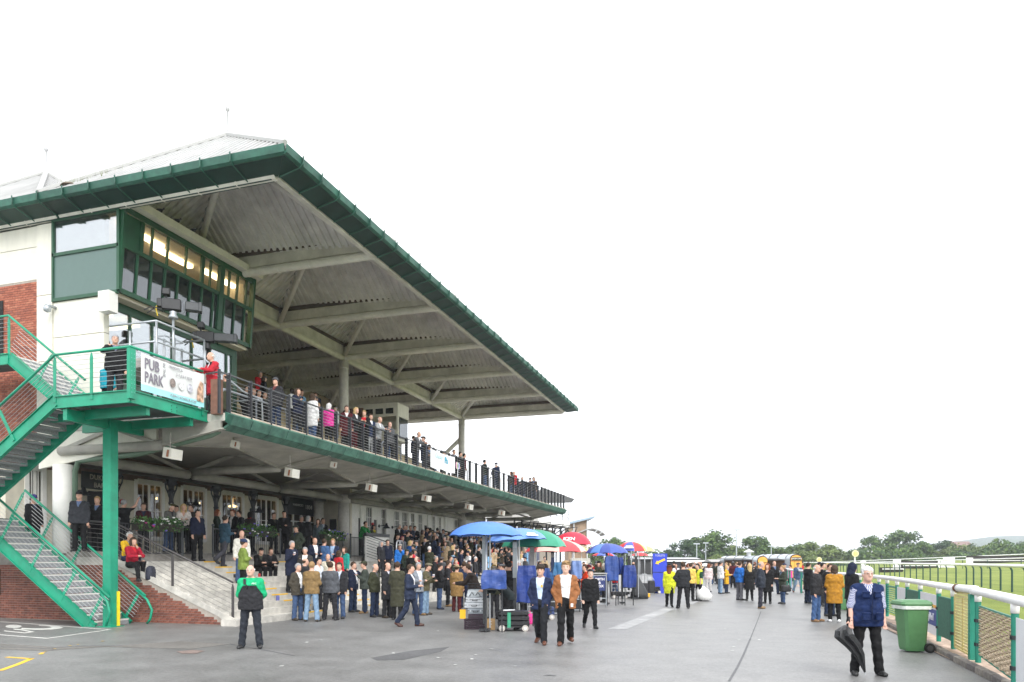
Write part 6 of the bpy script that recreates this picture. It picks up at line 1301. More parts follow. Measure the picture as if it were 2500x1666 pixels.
LEG = {'stand': ((.02,-.02), (-.02,-.06), .03), 'apart': ((.03,-.02), (-.03,-.05), .09), 'walk': ((.34,.10), (-.22,-.62), .02), 'walk2': ((-.20,-.55), (.32,.12), .02), 'relax': ((.12,-.14), (-.02,-.04), .05), 'sit': ((1.42,.12), (1.36,.0), .05), 'sitlow': ((1.75,-.25), (1.55,.22), .04), 'step': ((.05,-.02), (-.32,-.95), .03)}
def nrm(v): v = np.array(v, float); return v/np.linalg.norm(v)
def skeleton(arms, legs, lean=0., fat=0., head=(0,0)):
    J = {}; la, lb, sp = LEG[legs]; TH, SH = .43, .415; ends = []
    for s, (a, b) in ((1, la), (-1, lb)):
        hip = np.array((0, s*(.088+fat*.2), .92)); kn = hip+np.array((math.sin(a)*TH, s*sp*.5, -math.cos(a)*TH)); an = kn+np.array((math.sin(b)*SH, s*sp*.5, -math.cos(b)*SH)); J['hip', s], J['knee', s], J['ank', s] = hip, kn, an; ends.append(an[2])
    dz = .085-min(ends) if not legs.startswith('sit') else -.92
    for k in J: J[k] = J[k]+np.array((0,0,dz))
    for s, (a, b) in ((1, la), (-1, lb)):
        fp = 0.0 if (J['ank', s][2] < .14 or legs.startswith('sit')) else b*.8; an = J['ank', s]; fx = np.array((math.cos(fp), s*.22, math.sin(fp))); J['heel', s] = an+np.array((-.035,0,-.045)); J['toe', s] = an+fx*.155+np.array((0,0,-.052))
    pz = .95+dz; c, sn = math.cos(lean), math.sin(lean)
    def up(x, y, z): return np.array((x*c+z*sn, y, pz-.0+(-x*sn+z*c)))
    J['pel'] = up(0,0,-.01); J['wst'] = up(.0,0,.15); J['chs'] = up(-.005,0,.36); J['nek'] = up(-.015,0,.545); J['up'] = up
    hy, hp = head; J['hd0'] = up(.0,0,.585)
    hc = up(.028,0,.70); J['hc'] = hc
    for s, nm in ((1, arms[0]), (-1, arms[1])):
        u, f = ARM[nm]; w = .166+fat*.33; sh = up(-.01, s*w, .458); ud = nrm((u[0], u[1]*s, u[2])); fd = nrm((f[0], f[1]*s, f[2])); el = sh+ud*.285; wr = el+fd*.245; J['sho', s], J['elb', s], J['wri', s] = sh, el, wr; J['hnd', s] = wr+fd*.085; J['fd', s] = fd
    return J
def torso(J, fat, fem=0.):
    S = Sh(); d = .105+fat*.55; S.cone(J['pel'], J['wst'], .108+fat*.5, d-.006*fem*3, .05, .66); S.cone(J['wst']+np.array((fat*.35,0,0)), J['chs'], d, .118+fat*.25, .06, .68)
    S.cone(J['chs'], J['nek']-np.array((0,0,.05)), .112+fat*.15, .075, .05, .62)
    for s in (1, -1): S.cone(J['chs']+np.array((0,s*.06,.04)), J['sho', s], .075, .058, .05); S.cone(J['up'](-.02,s*.035,.535), J['sho', s], .038, .050, .04)
    return S
def arms_(J, S, r=0., frm=0., to=1.):
    for s in (1, -1): S.cone(J['sho', s], J['elb', s], .054+r, .044+r, .03); S.cone(J['elb', s], J['wri', s], .043+r, .031+r, .03)
    return S
def legs_(J, S, r=0., fl=0.):
    for s in (1, -1): S.cone(J['hip', s]+np.array((0,0,.02)), J['knee', s], .088+r, .060+r, .04); S.cone(J['knee', s], J['ank', s], .059+r, .042+r+fl, .03)
    return S
def headshape(J, S, hero=False):
    c = J['hc']; S.cone(J['nek']-np.array((0,0,.05)), c-np.array((.015,0,.05)), .058, .054, .03); S.ell(c+np.array((-.008,0,.022)), (.098,.077,.098), .03); S.ell(c+np.array((.022,0,-.052)), (.068,.058,.070), .04); S.ell(c+np.array((.062,0,-.088)), (.026,.028,.024), .03)
    S.cone(c+np.array((.088,0,.012)), c+np.array((.106,0,-.026)), .011, .016, .018)
    for s in (1, -1): S.ell(c+np.array((-.008,s*.078,-.012)), (.018,.012,.030), .01)
    return S
def hand_(J, S, fine=False):
    for s in (1, -1):
        w, f = J['wri', s], J['fd', s]; side = nrm(np.cross(f, (0,0,1)) if abs(f[2]) < .9 else np.array((0,s,0))); upv = nrm(np.cross(side, f)); S.cone(w, w+f*.075, .030, .036, .02); cr = -upv*.35 if abs(f[2]) < .9 else np.array((.35,0,0))
        wd = nrm(np.cross(f, cr)) if np.linalg.norm(np.cross(f, cr)) > .05 else side
        for i, (o, L) in enumerate(((-.030,.068), (-.010,.080), (.011,.075), (.030,.058))):
            a = w+f*.075+wd*o; m = a+nrm(f+cr*.5)*L*.5; S.cone(a, m, .0115, .0105, .006); S.cone(m, m+nrm(f*.6+cr*1.6)*L*.5, .0105, .0085, .006)
        ft = np.array((1.,0,0)) if abs(f[2]) > .8 else np.array((0,0,1.)); a = w+f*.02+wd*.025*np.sign(wd@ft+1e-6); S.cone(a, a+nrm(f*.7+wd*np.sign(wd@ft+1e-6)*.8)*.065, .014, .010, .012)
    return S
def surf(F, J, h, ext=None):
    pts = np.array([v for k, v in J.items() if isinstance(v, np.ndarray)]); lo = pts.min(0)-.2; hi = pts.max(0)+.24
    return nets(F, lo, hi, h)
_PM = {}
def pmesh(key, fn):
    if key not in _PM:
        P, Q = fn(); me = bpy.data.meshes.new('figure'); me.from_pydata(P.tolist(), [], [tuple(int(i) for i in q) for q in Q]); me.materials.append(None); me.polygons.foreach_set('use_smooth', [True]*len(me.polygons)); me.update(); _PM[key] = me
    return _PM[key]
SKIN = [(.56,.33,.24), (.62,.40,.31), (.48,.27,.19), (.20,.11,.075), (.60,.36,.28)]
SHIRTS = [(.03,.03,.035), (.06,.06,.07), (.02,.03,.06), (.25,.27,.32), (.12,.03,.03), (.05,.055,.04), (.5,.5,.52), (.10,.14,.24)]
HEM = {'jacket': .82, 'coat': .58, 'longcoat': .40, 'shirt': .90, 'blazer': .78, 'gilet': .80, 'dress': .52}
def person(label, x, y, z, heading, arms=('down','down'), legs='stand', gar='jacket', top=(.05,.05,.06), leg=(.03,.03,.035), shoe=(.02,.02,.02), hair='short', hcol=(.05,.035,.025), skin=0, fat=0., lean=0., h=1.75, shirt=None, res=.020, hat=None, hatc=(.03,.03,.03), fem=0., bare=False, group=None, extra=None, collar=None, name='person', yoke=None, ow=.0):
    if shirt is None: shirt = SHIRTS[sum(map(ord, label)) % len(SHIRTS)]
    J = skeleton(arms, legs, lean, fat); up = J['up']; T = torso(J, fat, fem); base = (arms, legs, round(lean,2), round(fat,3), fem, res)
    t = thing(name, label, 'person', (x, y, z), group); t.rotation_euler.z = heading; k = h/1.75; t.scale = (k,k,k)
    lk = (legs, round(fat,3), fem, res); tk = (legs, round(lean,2), round(fat,3), fem, res)
    def add(nm, key, fn, mat, at=None):
        me = pmesh((nm,)+key, fn)
        if not len(me.polygons): return None
        o = bpy.data.objects.new(nm, me); COL.objects.link(o); o.parent = t
        if at is not None: o.location = at
        o.material_slots[0].link = 'OBJECT'; o.material_slots[0].material = mat; return o
    hz = J['pel'][2]; sit = legs.startswith('sit')
    def f_body():
        S = torso(J, fat-.01, fem); arms_(J, S); legs_(J, S); headshape(J, S); hand_(J, S)
        for s in (1, -1): S.cone(J['heel', s], J['toe', s], .036, .03, .02)
        return surf(lambda X, Y, Z: S.ev(X, Y, Z), J, res if res < .015 else (.017 if res < .018 else .021))
    add('body', base, f_body, M(SKIN[skin], .55, .08, 30, spec=.4))
    hem = HEM[gar]+(J['pel'][2]-.94); hoff = HEM[gar]-.94
    sleeve = gar not in ('gilet',)
    opening = gar in ('blazer',)
    def f_top():
        S = torso(J, fat, fem); 
        if sleeve: arms_(J, S, .004)
        if hoff < -.05 and not sit: S.cone(J['pel'], J['pel']+np.array((.0,0,hoff-.02)), .118+fat*.5, .128+fat*.4+(.03 if gar == 'dress' else 0), .05, .64)
        nk = up(-.02,0,.53)
        def F(X, Y, Z):
            D = S.ev(X, Y, Z, .016); D = D+.005*np.sin(Z*46+X*19+np.sin(Y*23)*2)*np.cos(Y*17+Z*13+X*11)
            lim = hem if not sit else J['pel'][2]-.10; D = np.maximum(D, lim-Z); D = np.maximum(D, Z-(nk[2]+.025))
            ang = up(1,0,0)-up(0,0,0); ux = up(0,0,1)-up(0,0,0); o = up(0,0,0)
            V_ = (X-o[0])*ux[0]+(Z-o[2])*ux[2]; U_ = (X-o[0])*ang[0]+(Z-o[2])*ang[2]
            if opening: D = np.maximum(D, -np.maximum(np.maximum(np.abs(Y)-(.030+ow+np.clip(V_-.10,0,1)*(.13-ow*.5)), .02-U_), -V_-(.1 if ow == 0 else .3)))
            else: D = np.maximum(D, -np.maximum(np.maximum(np.abs(Y)-np.clip((V_-.36)*.42, -.01, .08), .02-U_), .30-V_))
            return D
        return surf(F, J, res)
    add('coat' if 'coat' in gar else 'jacket' if gar in ('jacket','blazer','gilet') else gar, base+(gar, ow), f_top, cloth(top))
    if gar in ('blazer','jacket','coat','gilet','longcoat'):
        def f_sh():
            S = torso(J, fat, fem)
            if gar == 'gilet':
                for s in (1, -1): S.cone(J['sho', s], J['elb', s], .060, .058, .03)
            nk = up(-.02,0,.55)
            def F(X, Y, Z):
                D = np.maximum(np.maximum(S.ev(X, Y, Z, .008), J['pel'][2]-.12-Z), Z-nk[2])
                if gar != 'gilet': D = np.maximum(D, .0-(X-up(0,0,.3)[0]))
                return D
            return surf(F, J, res)
        add('shirt', (base if gar == 'gilet' else tk)+(gar == 'gilet',), f_sh, cloth(shirt) if not isinstance(shirt, bpy.types.Material) else shirt)
    def f_leg():
        S = Sh(); S.cone(J['pel'], J['pel']+np.array((0,0,.08)), .112+fat*.5, .108+fat*.5, .05, .66); legs_(J, S, .006, .016 if not fem else .0)
        def F(X, Y, Z):
            D = S.ev(X, Y, Z, .010)+.0055*np.sin(Z*38+Y*25+np.sin(X*31)*2); D = np.maximum(D, Z-(J['pel'][2]+.10))
            for s in (1, -1): D = np.maximum(D, -(np.sqrt((X-J['toe', s][0])**2+(Y-J['toe', s][1])**2+(Z-J['toe', s][2])**2)-.10))
            return D
        return surf(F, J, res)
    add('trousers', lk, f_leg, cloth(leg))
    def f_shoe():
        S = Sh()
        for s in (1, -1): S.cone(J['heel', s], J['toe', s], .050, .042, .02); S.cone(J['heel', s]+np.array((.02,0,.03)), J['toe', s]-np.array((.07,0,-.01)), .046, .04, .02)
        fl = min(J['heel', 1][2], J['heel', -1][2])-.037
        return surf(lambda X, Y, Z: np.maximum(S.ev(X, Y, Z), (fl-Z)), J, .012 if res < .015 else .017)
    add('shoes', (legs, res < .015), f_shoe, M(shoe, .5, .1, 12))
    c = np.zeros(3); hc_ = Vector(J['hc'])
    def f_hair():
        S = Sh(); S.ell(c+np.array((-.018,0,.034)), (.108,.090,.106), .02)
        if hair == 'long': S.cone(c+np.array((-.05,0,.0)), c+np.array((-.085,0,-.26)), .085, .075, .05, .75); S.cone(c+np.array((-.0,.07,.0)), c+np.array((.0,.085,-.2)), .03, .02, .03); S.cone(c+np.array((-.0,-.07,.0)), c+np.array((.0,-.085,-.2)), .03, .02, .03)
        if hair == 'bob': S.cone(c+np.array((-.04,0,.0)), c+np.array((-.06,0,-.10)), .092, .085, .05, .85)
        if hair == 'fringe': S.ell(c+np.array((.055,.0,.080)), (.060,.074,.042), .03); S.ell(c+np.array((-.02,0,.07)), (.115,.098,.09), .02)
        if hair == 'quiff': S.ell(c+np.array((.03,0,.115)), (.085,.078,.035), .03)
        def F(X, Y, Z):
            D = S.ev(X, Y, Z)+.006*np.sin(X*70+Y*50)*np.sin(Z*60+Y*40); zf = .060 if hair not in ('fringe',) else .045
            if hair == 'bald': return np.maximum(np.maximum(D, (Z-c[2])-.045), (X-c[0])-.0+np.abs(Z-c[2])*.3)
            D = np.maximum(D, -np.maximum(np.maximum((c[0]+.022)-X, (Z-c[2])-zf), np.abs(Y-c[1])-.2)); 
            if hair in ('short','fringe','quiff'): D = np.maximum(D, (c[2]-.055+np.clip((X-c[0]+.03)*.9, 0, .1))-Z)
            return D
        return nets(F, c-np.array((.2,.16,.36)), c+np.array((.16,.16,.2)), .014 if res > .015 else .009)
    if hair != 'none': add('hair', (hair, res > .015), f_hair, M(hcol, .75, .25, 60, .5, 90, spec=.3), hc_)
    if hat:
        def f_hat():
            S = Sh()
            if hat == 'beanie': S.ell(c+np.array((-.016,0,.055)), (.118,.098,.105), .02); fn = lambda X, Y, Z: np.maximum(S.ev(X,Y,Z), c[2]+.035-Z+(X-c[0])*-.15)
            elif hat == 'cap': S.ell(c+np.array((-.012,0,.050)), (.116,.096,.098), .02); S.cone(c+np.array((.09,0,.062)), c+np.array((.165,0,.048)), .020, .012, .02, .28); fn = lambda X, Y, Z: np.maximum(S.ev(X,Y,Z), c[2]+.045-Z)
            elif hat == 'flat': S.ell(c+np.array((.01,0,.078)), (.128,.112,.052), .03); S.ell(c+np.array((.085,0,.062)), (.06,.085,.018), .03); fn = lambda X, Y, Z: np.maximum(S.ev(X,Y,Z), c[2]+.040-Z)
            elif hat == 'hood': S.ell(c+np.array((-.02,0,.025)), (.125,.108,.135), .03); S.cone(c+np.array((-.05,0,-.05)), c+np.array((-.07,0,-.14)), .10, .11, .04); fn = lambda X, Y, Z: np.maximum(S.ev(X,Y,Z), -np.maximum(c[0]+.03-X, np.abs(Y)-.08+np.abs(Z-c[2])*.3))
            else: S.ell(c+np.array((-.005,0,.095)), (.095,.085,.075), .02); S.ell(c+np.array((-.005,0,.058)), (.185,.165,.015), .015); fn = lambda X, Y, Z: np.maximum(S.ev(X,Y,Z), c[2]+.040-Z)
            return nets(fn, c-np.array((.24,.22,.22)), c+np.array((.24,.22,.22)), .014)
        add('hat', (hat,), f_hat, cloth(hatc), hc_)
    if yoke:
        def f_y():
            S = torso(J, fat, fem); A_ = arms_(J, Sh(), .006); o = up(0,0,.335)
            def F(X, Y, Z):
                D = np.maximum(S.ev(X, Y, Z, .025), o[2]+.05-1.6*np.maximum(0, np.abs(Y)-.13)-Z); D = smin(D, A_.ev(X, Y, Z, .024), .02); return np.maximum(D, Z-(up(-.02,0,.53)[2]+.02))
            return surf(F, J, res)
        add('green_yoke', base, f_y, cloth(yoke))
    if collar:
        def f_c():
            S = Sh(); o = up(0,0,0); a = up(.06,.055,.50); S.cone(up(-.06,.05,.545), up(.07,.085,.50), .030, .036, .03); S.cone(up(.07,.085,.50), up(.125,.060,.30), .036, .018, .02); S.cone(up(-.06,-.05,.545), up(.07,-.085,.50), .030, .036, .03); S.cone(up(.07,-.085,.50), up(.125,-.060,.30), .036, .018, .02); S.cone(up(-.065,.05,.545), up(-.065,-.05,.545), .03, .03, .02); return surf(lambda X, Y, Z: S.ev(X, Y, Z), J, .012)
        add('collar', tk, f_c, cloth(collar))
    c = J['hc']
    if res < .015:   # faces seen close: eyes, brows, mouth
        f = bpy.data.objects.new
        def small(nm, mb, mat): me = mb.mesh(mat, True); o = f(nm, me); COL.objects.link(o); o.parent = t
        for s in (1, -1):
            mb = MB(); mb.lathe([(.001,-.006),(.008,-.004),(.011,0),(.008,.004),(.001,.006)], (c[0]+.083,c[1]+s*.031,c[2]+.012), 8); small('eye', mb, M((.03,.025,.02), .3))
            mb = MB(); mb.path([(c[0]+.090,c[1]+s*.016,c[2]+.030), (c[0]+.090,c[1]+s*.034,c[2]+.034), (c[0]+.078,c[1]+s*.048,c[2]+.028)], .0045, 5); small('eyebrow', mb, M(hcol, .8))
        mb = MB(); mb.path([(c[0]+.078,-.026,c[2]-.062), (c[0]+.090,0,c[2]-.060), (c[0]+.078,.026,c[2]-.062)], .0055, 5); small('mouth', mb, M((.36,.13,.11), .5))
    return t, J
def hand_place(t, J, s, off=(0,0,0)):
    p = J['hnd', s]+np.array(off); return t.matrix_basis @ Vector(p) if False else Matrix.Translation(t.location) @ Matrix.Rotation(t.rotation_euler.z, 4, 'Z') @ Matrix.Scale(t.scale.x, 4) @ Vector(p)
# ------------------------------------------------------------------ who stands where
H0 = math.atan2(-CY, SY)
def face(a): return H0+R(a)          # 0 looks at the photographer, 90 to the right of the picture, 180 away
K = dict(black=(.009,.009,.010), char=(.022,.022,.025), navy=(.010,.014,.034), navy2=(.018,.028,.065), grey=(.085,.088,.095), lgrey=(.30,.31,.32), brown=(.045,.033,.021), tan=(.22,.13,.05), olive=(.036,.039,.021), dgreen=(.018,.027,.019), green=(.02,.28,.10), lime=(.55,.62,.03), teal=(.02,.22,.26), blue=(.03,.11,.35), sky=(.20,.38,.58), red=(.50,.02,.03), maroon=(.07,.010,.014), pink=(.65,.05,.30), white=(.70,.70,.70), cream=(.60,.55,.45), must=(.45,.22,.02), yel=(.70,.42,.02), jean=(.05,.085,.17), ljean=(.18,.27,.38), djean=(.016,.026,.055), beige=(.42,.31,.19))
HR = dict(black=(.012,.010,.010), brown=(.05,.03,.018), dbrown=(.028,.018,.012), fair=(.30,.19,.09), blond=(.48,.34,.16), grey=(.30,.30,.31), white=(.62,.61,.60), red=(.16,.045,.018), pinkr=(.25,.05,.06))
def spot(w):
    k = w[0]
    if k == 'g': return (*GR(w[1], w[2]), 0)
    if k == 'd': return (*AD(w[1], w[2]), 0)
    if k == 's': X = SX0-TR*w[2]-.23; return (X, AX(w[1], X)[1], RI*(w[2]+1))
    if k == 't': return (*AX(w[1], w[2]), 2.15)
    if k == 'b': return (*AX(w[1], w[2]), DK+(w[3] if len(w) > 3 else 0))
    return w[1:]
def who(label, w, a, top='black', leg='char', **k):
    x, y, z = spot(w); hc = k.pop('hcol', 'brown')
    for q in ('shirt', 'hatc', 'collar', 'yoke'):
        if isinstance(k.get(q), str): k[q] = K[k[q]]
    if isinstance(k.get('shoe'), str): k['shoe'] = K[k['shoe']]
    return person(label, x, y, z, face(a), top=K[top] if isinstance(top, str) else top, leg=K[leg] if isinstance(leg, str) else leg, hcol=HR[hc], **k)
PC = ('pocket','pocket'); DN2 = ('down','down'); FC = ('front','cup'); FF = ('front','front'); CD = ('down','cup')
# -- close figures
TANS = (.11,.035,.015)
t, J = who('security steward in black and green jacket standing near the steps', ('g',612,1583), 8, 'char', (.022,.026,.034), arms=('back','back'), legs='apart', hair='bald', hcol='white', fat=.055, res=.0125, h=1.74, yoke=(.01,.36,.15), skin=4, name='person')
c = J['up'](.12,-.10,.47); mb = MB(); mb.cbox(c, .05, .05, .12, .3); mb.path([c+np.array((.02,.02,-.05)), c+np.array((.06,.07,-.09)), c+np.array((.03,.03,-.16))], .012, 5); o = bpy.data.objects.new('radio', mb.mesh(BLK)); COL.objects.link(o); o.parent = t
o = put('lettering', text_mesh('ARC', .05, M((.8,.85,.8), .5, 0)), t); o.matrix_local = Matrix.Translation(Vector(J['up'](.158,.10,.43))) @ Matrix(((0,0,1),(1,0,0),(0,1,0))).to_4x4()
t, J = who('young man in open navy jacket and pale blue shirt walking forward', ('g',1320,1572), -12, (.014,.022,.058), (.013,.014,.017), arms=PC, legs='walk', gar='blazer', ow=.012, shirt=(.45,.55,.72), hair='fringe', hcol='dbrown', res=.0125, h=1.76, shoe=TANS, fat=-.012)
mb = MB(); mb.cbox(J['up'](.135,.045,.36), .012, .045, .06); o = bpy.data.objects.new('yellow_badge', mb.mesh(M((.7,.45,.05), .5))); COL.objects.link(o); o.parent = t
t, J = who('young man in tan shearling jacket with white collar and white shirt', ('g',1381,1574), -3, (.27,.11,.042), (.008,.008,.009), arms=PC, legs='walk2', gar='blazer', ow=.045, shirt=(.72,.72,.72), hair='quiff', hcol='fair', res=.0125, h=1.83, shoe=TANS, collar=(.70,.66,.60), skin=1)
mb = MB(); mb.cbox(J['pel']+np.array((.14,.13,-.08)), .01, .05, .07); o = bpy.data.objects.new('white_tag', mb.mesh(M((.75,.75,.75), .5))); COL.objects.link(o); o.parent = t
who('woman in zipped black jacket and black leggings walking behind the tan jacket', ('g',1441,1534), 6, 'black', 'black', arms=DN2, legs='walk', gar='jacket', hair='short', hcol='black', fem=1., res=.0125, h=1.62, shirt='black', fat=.01, skin=1)
# man in the blue gilet with a furled umbrella
chk = bpy.data.materials.new('gingham'); chk.use_nodes = True; N = chk.node_tree.nodes; L = chk.node_tree.links; ck = N.new('ShaderNodeTexChecker'); ck.inputs['Scale'].default_value = 60; ck.inputs[1].default_value = (.55,.57,.66,1); ck.inputs[2].default_value = (.05,.06,.20,1); tcx = N.new('ShaderNodeTexCoord'); L.new(tcx.outputs['Object'], ck.inputs[0]); L.new(ck.outputs[0], N['Principled BSDF'].inputs['Base Color']); N['Principled BSDF'].inputs['Roughness'].default_value = .9
t, J = who('older man in navy gilet and gingham shirt holding a furled umbrella', ('g',2117,1649), -4, (.008,.020,.075), (.009,.009,.010), arms=('down','hold'), legs='apart', gar='gilet', shirt=chk, hair='short', hcol='white', fat=.065, res=.0115, h=1.73, skin=4)
PK = cloth((.007,.018,.068))
for nm, u, v, w_, hh in (('pocket',.135,.09,.11,.10), ('pocket',.135,-.09,.11,.10), ('pocket',.185,.105,.12,.13), ('pocket',.185,-.105,.12,.13)):
    zz = .37 if w_ == .11 else .02; q = J['up'](u+(.052 if zz > .1 else .05), v, zz); mb = MB(); mb.bbox(q, .05, w_, hh, math.atan2(v,.35), .012); mb.bbox(q+np.array((.006,0,hh*.42)), .055, w_+.01, .03, math.atan2(v,.35), .01); o = bpy.data.objects.new(nm, mb.mesh(PK)); COL.objects.link(o); o.parent = t
mb = MB(); mb.cbox(J['up'](.212,.0,.22), .012, .018, .52); o = bpy.data.objects.new('zip_placket', mb.mesh(cloth((.005,.012,.045)))); COL.objects.link(o); o.parent = t
cc = J['hc']; mb = MB()
for s in (1, -1): mb.path([(cc[0]+.106, s*(.033+.024*math.cos(a*.7854)), cc[2]+.010+.018*math.sin(a*.7854)) for a in range(8)], .0022, 4, closed=True); mb.tube((cc[0]+.1, s*.057, cc[2]+.014), (cc[0]-.0, s*.082, cc[2]+.012), .002, 4)
o = bpy.data.objects.new('spectacles', mb.mesh(M((.15,.12,.1), .3))); COL.objects.link(o); o.parent = t
mb = MB(); w3 = J['wri',-1]; mb.path([w3+np.array((.034*math.cos(a),.034*math.sin(a),0)) for a in (0,1.05,2.1,3.14,4.2,5.2)], .007, 5, closed=True); o = bpy.data.objects.new('wristwatch', mb.mesh(BLK)); COL.objects.link(o); o.parent = t
hp = hand_place(t, J, -1); tip = V(hp.x, hp.y, .03)+RT*.20-FW*.08; U_ = thing('furled_umbrella', 'black furled umbrella held down by the man in the navy gilet', 'umbrella', (tip.x, tip.y, .01))
axv = (tip-hp).normalized(); mb = MB(); rs = []; r0 = axv.cross(V(0,0,1)).normalized(); r1 = axv.cross(r0); Lh = (tip-hp).length
for f, rad in ((.0,.03), (.03,.10), (.08,.17), (.2,.20), (.4,.16), (.6,.11), (.8,.055), (.95,.02)):
    row = []
    for a in range(16):
        k = 1+(.28 if a % 2 else -.12)*min(1, f*6+.3); bulge = -RT*.17*math.exp(-((f-.16)/.24)**2); row.append(hp+axv*Lh*f+bulge+r0*rad*k*math.cos(a*.3927)+r1*rad*k*.6*math.sin(a*.3927))
    rs.append(row)
mb.rings(rs); bld(mb, 'canopy', M((.02,.021,.023), .55, .2, 8), U_); mb = MB(); mb.tube(hp-axv*.10, tip, .008, 6); bld(mb, 'shaft', ALU, U_); mb = MB(); mb.path([hp-axv*.02, hp-axv*.10, hp-axv*.14+RT*.02], .016, 6); bld(mb, 'handle', BLK, U_)
# -- standing between the steps and the bookmakers
CUPS = []
def c_(r, side=-1): CUPS.append((r, side))
who('man in brown tweed jacket and white shirt facing right', ('g',727,1515), 62, (.055,.048,.036), 'jean', arms=PC, legs='stand', gar='blazer', hair='short', hcol='grey', fat=.03, shoe='brown', shirt='white')
who('man in tan wax jacket and light jeans with his back turned', ('g',761,1518), 176, (.20,.13,.055), 'ljean', arms=FF, legs='apart', hcol='fair', h=1.8, fat=.02, shoe='brown')
who('man in grey blazer seen from behind', ('g',806,1515), 178, (.075,.08,.09), 'char', arms=('front','down'), legs='apart', hcol='brown', h=1.8, fat=.03)
c_(who('man in black jacket and pale blue shirt facing the grey blazer', ('g',829,1511), -12, 'char', 'jean', arms=CD, gar='blazer', shirt=(.45,.5,.62), hcol='brown', h=1.78, fat=.03))
PHN2 = who('man in navy jacket over white t-shirt on the phone', ('g',862,1495), 75, 'navy', 'djean', arms=('phone','down'), gar='blazer', shirt='white', hcol='brown', h=1.8, fat=.05)
c_(who('man in long green coat and cap holding a cup', ('g',890,1498), -80, (.045,.055,.045), 'djean', arms=('cup','down'), gar='jacket', hair='short', hat='cap', hatc='olive', h=1.82, fat=.05, shoe='tan'), 1)
who('bald man in dark olive puffer jacket', ('g',915,1507), 70, 'olive', 'djean', arms=PC, hair='bald', hcol='grey', fat=.04, h=1.74)
who('bald man in long black overcoat and blue shirt', ('g',945,1509), 65, 'char', 'char', arms=('front','down'), gar='coat', hair='bald', shirt=(.5,.5,.6), h=1.78, fat=.03, shoe='brown')
who('man in long dark green overcoat seen from behind', ('g',970,1514), 172, (.045,.045,.028), 'black', arms=('front','down'), gar='longcoat', hcol='brown', h=1.8)
who('man in navy suit striding right with papers in his hands', ('g',1001,1530), 82, (.02,.028,.055), (.02,.028,.055), arms=FF, legs='walk', gar='blazer', shirt='white', hair='short', hcol='brown', h=1.76, fat=.03, shoe=(.06,.02,.012))
who('man in pale grey jacket and jeans behind the navy suit', ('g',1021,1503), 40, (.22,.24,.27), 'jean', arms=FF, gar='blazer', shirt=(.6,.62,.68), hcol='grey', h=1.78, fat=.04, shoe='tan')
c_(who('man in tweed flat cap and olive gilet clutching a white cup', ('g',1039,1502), 78, (.09,.08,.045), 'ljean', arms=FC, hat='flat', hatc=(.13,.12,.08), h=1.76, shoe='brown', lean=.1))
who('man in grey beanie and black padded coat, blue jeans', ('g',1073,1488), 110, 'black', 'jean', arms=FF, hat='beanie', hatc='char', fat=.05, h=1.74, shoe='navy')
who('man in black jacket with a bag strap looking down', ('g',1094,1481), 100, 'char', 'black', arms=FF, hcol='brown', h=1.82, shoe='tan')
who('person in tan coat, tan hat and maroon trousers from behind', ('g',1115,1494), 160, (.25,.15,.055), (.07,.012,.014), arms=DN2, gar='coat', hat='brim', hatc=(.36,.26,.16), h=1.68, fat=.04, shoe='maroon')
who('man in navy jacket with his back to the tan hat', ('d',1133,29), 170, 'navy2', 'navy', arms=FF, hcol='brown', h=1.8)
who('stooping bookmaker in dark brown coat beside the first tower', ('d',1163,21.3), -95, (.03,.022,.018), 'black', arms=('rail','rail'), lean=.35, hair='short', hcol='brown', fat=.06, h=1.8)
who('bookmaker in black bending under the first blue tarpaulin', ('d',1243,19.8), -75, (.014,.02,.022), 'black', arms=('rail','rail'), lean=.75, legs='walk', hat='beanie', hatc='black', h=1.75)
who('man in mustard felt hat behind the first tarpaulin', ('d',1206,23.5), -150, 'olive', 'char', hat='brim', hatc=(.16,.11,.03), hcol='grey', h=1.68)
who('tall figure in black coat beside the second tower', ('d',1243,24), 170, 'black', 'black', gar='coat', hcol='black', h=1.8); who('man in flat cap raising his hand to his face behind the hat', ('d',1228,27), -80, 'maroon', 'char', arms=('mouth','down'), hat='flat', hatc='grey', h=1.72)
who('woman with long dark hair between the second and third towers', ('d',1278,24), 20, 'char', 'black', hair='long', hcol='black', fem=1., h=1.66); who('person in blue hooded coat beside the tall tarpaulin', ('d',1332,24.5), 175, (.03,.09,.22), 'char', hcol='brown', h=1.72)
who('person in orange-red jacket behind the woman in black', ('g',1428,1490), -60, (.62,.05,.015), 'black', arms=FF, hcol='brown', h=1.7); who('person in maroon bobble hat near the orange jacket', ('d',1437,30), 60, 'char', 'char', hat='beanie', hatc='maroon', h=1.66, arms=FF); who('person in fur hood and green parka behind the SMITH & COX counter', ('d',1474,33.5), -100, 'olive', 'char', hat='hood', hatc='cream', h=1.7, arms=FF); who('bald man behind the blue sheet with folded collar', ('d',1546,38), 120, 'black', 'black', hair='bald', h=1.78)
who('dark-haired man behind the orange umbrella', ('d',1425,46), 0, 'navy', 'navy', hcol='black', h=1.78); who('purple-scarfed person left of the fur hood', ('d',1440,33), -80, (.06,.05,.13), 'char', hcol='grey', h=1.7)
